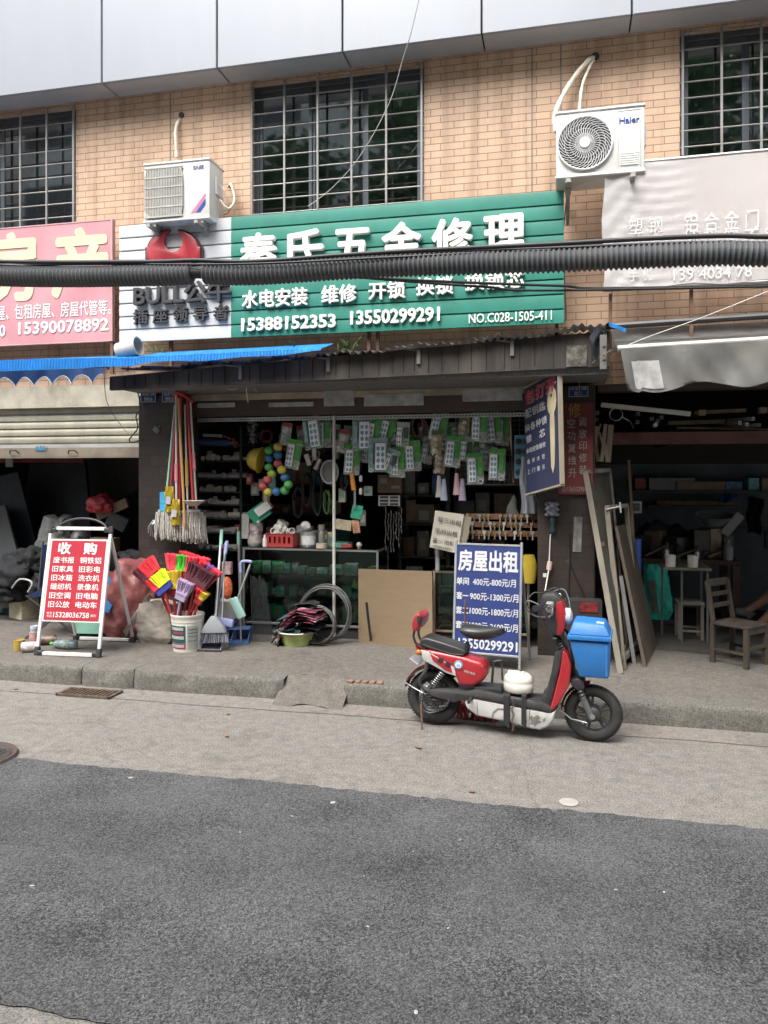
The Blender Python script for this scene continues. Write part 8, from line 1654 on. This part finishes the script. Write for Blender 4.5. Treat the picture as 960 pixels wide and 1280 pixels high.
# person sitting just outside the frame, legs stretched into view
pc_ = G(1010, 792, PAV); 
seated('person seated at the picture edge with bare shins stretched out and grey socks', (pc_.x + .25, pc_.y + .05, PAV), R(-78), .15, {'seat': .48, 'l': (.14, -.42, .50), 'r': (-.10, -.44, .46), 'toel': (.0, -.13, -.02), 'toer': (.02, -.14, .0)}, (.12, -.80, .10), (-.08, -.82, .20),
       mat('shirt_grey', (.08, .08, .085), .9), mat('shorts_dark', (.03, .03, .035), .9), 'short', mat('sock_grey', (.12, .12, .125), .9), (-.16, -.36, .66), (.16, -.36, .66))
q = Vector((pc_.x + .25, pc_.y + .05, PAV)); t = T('stool', 'low dark stool under the person at the picture edge', 'stool', q, R(-78)); b = MB(); b.box((0, .02, .42), (.36, .34, .04)); b.build('seat', DKW, t, bv=.006)
for sx in (-1, 1):
    for sy in (-1, 1): b = MB(); b.bar((sx * .15, sy * .14, 0), (sx * .14, sy * .13, .4), .035); b.build('leg', DKW, t)
# ------------------------------------------------------------------ the scrap buyer's shop behind the half open shutter
q = G(98, 800, PAV); pa_ = seated('person in black top and pale trousers bent forward behind the red folding sign', (q.x + .02, q.y + .62, PAV), R(4), 1.0, {'seat': .40, 'l': (-.17, -.40, .50), 'r': (.17, -.38, .49), 'toel': (-.03, -.16, -.05), 'toer': (.03, -.16, -.05)}, (-.17, -.28, .08), (.10, -.26, .08),
       mat('shirt_black', (.014, .014, .016), .9, var=.3), mat('trousers_pale', (.34, .32, .28), .9, var=.15), 'long', mat('shoe_black', (.012, .012, .012), .5), (-.33, -.36, .55), (.16, -.42, .62))
t = T('folding_chair', 'blue canvas folding chair with black legs in front of the scrap heap', 'chair', G(48, 800, PAV) + Vector((0, .3, 0)), R(20)); BC = mat('canvas_blue', (.012, .03, .11), .8, var=.25)
b = MB(); b.grid(lambda u, v: ((u - .5) * .5, (v - .5) * .42, .40 - .05 * math.sin(u * math.pi) * math.sin(v * math.pi)), 10, 10, .01); b.build('seat', BC, t, smooth=80)
b = MB(); b.grid(lambda u, v: ((u - .5) * .5, .22 + .1 * v + .04 * math.sin(u * math.pi), .43 + .42 * v), 10, 8, .01); b.build('backrest', BC, t, smooth=80)
for sy in (-.2, .2):
    for sx in (-1, 1): b = MB(); b.tube([(sx * .25, sy, 0), (-sx * .24, sy, .41)], .011, 6); b.build('leg', BPL, t)
for sx in (-1, 1): b = MB(); b.tube([(sx * .25, .2, .38), (sx * .25, .34, .88)], .011, 6); b.build('back_post', BPL, t)
t = pa_
t2 = T('low_stool', 'low stool under the bent person behind the red folding sign', 'stool', (pa_.location.x, pa_.location.y, PAV)); b = MB(); b.box((0, .03, .36), (.32, .3, .04)); b.build('seat', DKW, t2, bv=.006)
for sx in (-1, 1):
    for sy in (-1, 1): b = MB(); b.bar((sx * .13, .03 + sy * .12, 0), (sx * .13, .03 + sy * .12, .34), .035); b.build('leg', DKW, t2)
# big dark boards and furniture deep inside
def quadboard(name, label, pts, th, m, cat):
    b = MB(); A_ = [Vector(p) for p in pts]; vs = [b.bm.verts.new(p) for p in A_] + [b.bm.verts.new(p + Vector((0, th, 0))) for p in A_]
    for f in ((0, 1, 2, 3), (7, 6, 5, 4), (0, 4, 5, 1), (1, 5, 6, 2), (2, 6, 7, 3), (3, 7, 4, 0)): b.bm.faces.new([vs[i] for i in f])
    return one(b, name, m, label, cat)
quadboard('black_board', 'large black panel leaning deep inside the scrap shop', [P(18, 690, 8.2), P(38, 580, 8.4), P(106, 577, 8.4), P(116, 690, 8.2)], .05, mat('panel_black', (.012, .015, .022), .6, var=.4), 'panel')
quadboard('navy_board', 'dark blue slanting panel standing beside the black panel', [P(-20, 690, 7.9), P(-20, 600, 8.0), P(22, 590, 8.0), P(48, 690, 7.9)], .05, mat('panel_navy', (.012, .02, .032), .6, var=.4), 'panel')
quadboard('pale_board', 'pale grey board leaning behind the folding chair', [P(-30, 745, 7.6), P(-30, 632, 7.8), P(6, 632, 7.8), P(24, 700, 7.6)], .03, mat('board_pale', (.09, .10, .10), .7, dirt=.2), 'board')
quadboard('grey_sheet', 'dull grey sheet standing at the back of the scrap shop', [P(112, 640, 9.0), P(104, 568, 9.0), P(176, 568, 9.0), P(176, 610, 9.0)], .03, mat('sheet_grey', (.11, .105, .1), .8), 'sheet')
b = MB(); b.bb((PX(-30, 7.6), 7.6, PZ(50, 578, 7.6)), (PX(104, 7.6), 7.64, PZ(50, 567, 7.6))); one(b, 'red_banner', mat('banner_dark_red', (.12, .015, .02), .8, var=.3), 'dark red cloth strip hanging under the raised shutter', 'banner')
b = MB(); q = P(12, 575, 7.5); b.box(q, (.09, .02, .16)); one(b, 'pale_tag', tmat('tag_pale', (.2, .2, .19)), 'pale paper tag hanging on the red cloth strip', 'tag')
q = P(127, 628, 7.4); b = MB(); b.lump((q.x, 7.4, q.z - .03), .13, (1.2, .9, .8), .6, seed=8)
one(b, 'red_bag', tmat('bag_red', (.35, .025, .03), var=.4, bump=.4), 'bright red plastic bag on top of the scrap heap', 'bag', smooth=70)
q = G(72, 775, PAV); wsk = sack('white_bag', 'off white bulging bag on the scrap heap behind the bent person', mat('bag_offwhite', (.26, .26, .23), .7, var=.2, bump=.4), (PX(70, 7.5), 7.5, PZ(70, 690, 7.5)), .34, .28, .40, 31, .9, .06)
r_ = random.Random(23); hx_ = [0, 8, 20, 30, 40, 50, 128, 140, 145, 152, 160, 168]; hl_ = [1, 0, 1, 0, 1, 0, 2, 0, 1, 1, 0, 1]; hc = [('brown', .3), ('grey', .26), ('brown', .34), ('cream', .2), ('grey', .3), ('blue', .2), ('brown', .22), ('grey', .24), ('brown', .2), ('cream', .16), ('grey', .2), ('brown', .26)]
for k, (cc, s) in enumerate(hc):
    px = hx_[k]; Y = 7.3 + .25 * (k % 3); lv = hl_[k]
    carton(cc, (PX(px, Y), Y, PAV + .30 * lv + .001), (s * 1.3, s, .29), r_.uniform(-.5, .5), 'crushed %s carton in the scrap heap, %s counting toward the tiled pillar' % (cc, ORD[k]), 'cartons in the scrap heap', lb=False)
q = P(150, 650, 7.5); b = MB(); b.box((q.x, 7.5, q.z), (.22, .2, .16), rot=(.2, .5, .3)); one(b, 'scrap_monitor', mat('monitor_grey', (.055, .055, .06), .5), 'dark grey appliance casing tilted on the scrap heap', 'appliance', bv=.008)
b = MB(); b.bar(P(122, 645, 7.4), P(160, 628, 7.4), .05, .1); one(b, 'wood_plank', OLDW, 'brown plank lying across the scrap heap below the red bag', 'plank')
for k, (px, py, s) in enumerate(((8, 735, .17), (20, 712, .2), (38, 698, .16), (55, 725, .14), (160, 705, .18))):
    q = P(px, py, 7.15); b = MB(); b.lump((q.x, 7.15, max(q.z - .03, PAV + s * .7)), s, (1.25, .8, .9), .7, seed=k + 20)
    one(b, 'black_bag', mat('bag_black', (.010, .011, .013), .8, var=.4, bump=.5, bscale=25), 'black rubbish bag in the scrap heap, %s counting toward the tiled pillar' % wp[k], 'bag', 'black bags in the scrap heap', smooth=70)
b = MB(); q = G(12, 770, PAV); b.grid(lambda u, v: (q.x - .3 + .55 * u, q.y + .5 * v, PAV + .02 + .10 * math.sin(u * 3.14) * math.sin(v * 3.14) + .015 * math.sin(u * 23 + v * 11)), 20, 12, .006); one(b, 'teal_tarp', mat('tarp_teal', (.03, .06, .07), .6, var=.4), 'dark teal tarpaulin crumpled on the floor of the scrap shop', 'tarpaulin', smooth=70)
b = MB(); b.tube(spline([P(15, 735, 7.0), P(25, 724, 6.95), P(40, 728, 6.9), P(35, 740, 6.9)], 5), .01, 6); one(b, 'white_hose', tmat('hose_pale', (.4, .4, .38)), 'short pale cable looped over a black rubbish bag', 'cable', smooth=80)
# jars and bottles around the foot of the folding sign
def lying(name, label, px, py, r, l, rz, m, caps, cat='tin'):
    g = G(px, py, PAV); t = T(name, label, cat, (g.x, g.y, PAV)); A_ = Matrix.Translation((0, 0, r)) @ Matrix.Rotation(rz, 4, 'Z') @ Matrix.Rotation(math.pi / 2, 4, 'Y'); b = MB(); b.lathe([(r * .95, -l / 2), (r, -l / 2 + .005), (r, l / 2 - .005), (r * .95, l / 2)], 20, A_); b.build('tin', m, t, smooth=60)
    b = MB(); b.lathe([(r * .8, -l / 2 - .003), (r * .8, -l / 2 + .001)], 18, A_); b.lathe([(r * .8, l / 2 - .001), (r * .8, l / 2 + .003)], 18, A_); b.build('tin_end', caps, t); return t
can('dull yellow jar standing at the shop edge near the folding sign', G(24, 813, PAV), .048, .095, tmat('jar_yellow', (.34, .23, .05), var=.2), None, name='jar', cat='jar')
lying('milk_tin', 'white printed tin lying on its side beside the yellow jar', 37, 815, .045, .13, .5, tmat('tin_print', (.42, .38, .36), var=.6, scale=25), BPL)
lying('brown_tin', 'brown printed tin lying behind the foot of the folding sign', 60, 806, .045, .13, .35, tmat('tin_brown', (.11, .07, .05), var=.6, scale=20), TIN)
can('pink printed tin standing behind the lying white tin', G(43, 804, PAV), .045, .1, tmat('tin_pink', (.45, .25, .22), var=.4, scale=30), None, name='pink_tin')
can('small white and blue cup stacked on the pink tin', G(43, 804, PAV) + Vector((0, 0, .101)), .036, .06, tmat('cup_white', (.5, .52, .54)), tmat('cup_band', (.2, .3, .4)), (.3, .6), 'cup', 'cup')
t = T('water_bottle', 'clear plastic bottle with green cap lying inside the foot of the folding sign', 'bottle', G(80, 811, PAV)); A_ = Matrix.Translation((0, 0, .042)) @ Matrix.Rotation(R(4), 4, 'Z') @ Matrix.Rotation(math.pi / 2, 4, 'Y'); b = MB(); b.lathe([(.035, .12), (.041, .11), (.041, -.03), (.03, -.08), (.014, -.105)], 20, A_); b.build('bottle_body', tmat('pet_grey', (.22, .27, .29), rough=.15), t, smooth=60); b = MB(); b.lathe([(.017, -.105), (.017, -.13)], 12, A_); b.build('cap', tmat('cap_green', (.05, .4, .04)), t); b = MB(); b.lathe([(.0415, .06), (.0415, -.02)], 20, A_, cap=False); b.build('label', tmat('pet_label', (.3, .38, .33), var=.5, scale=40), t)
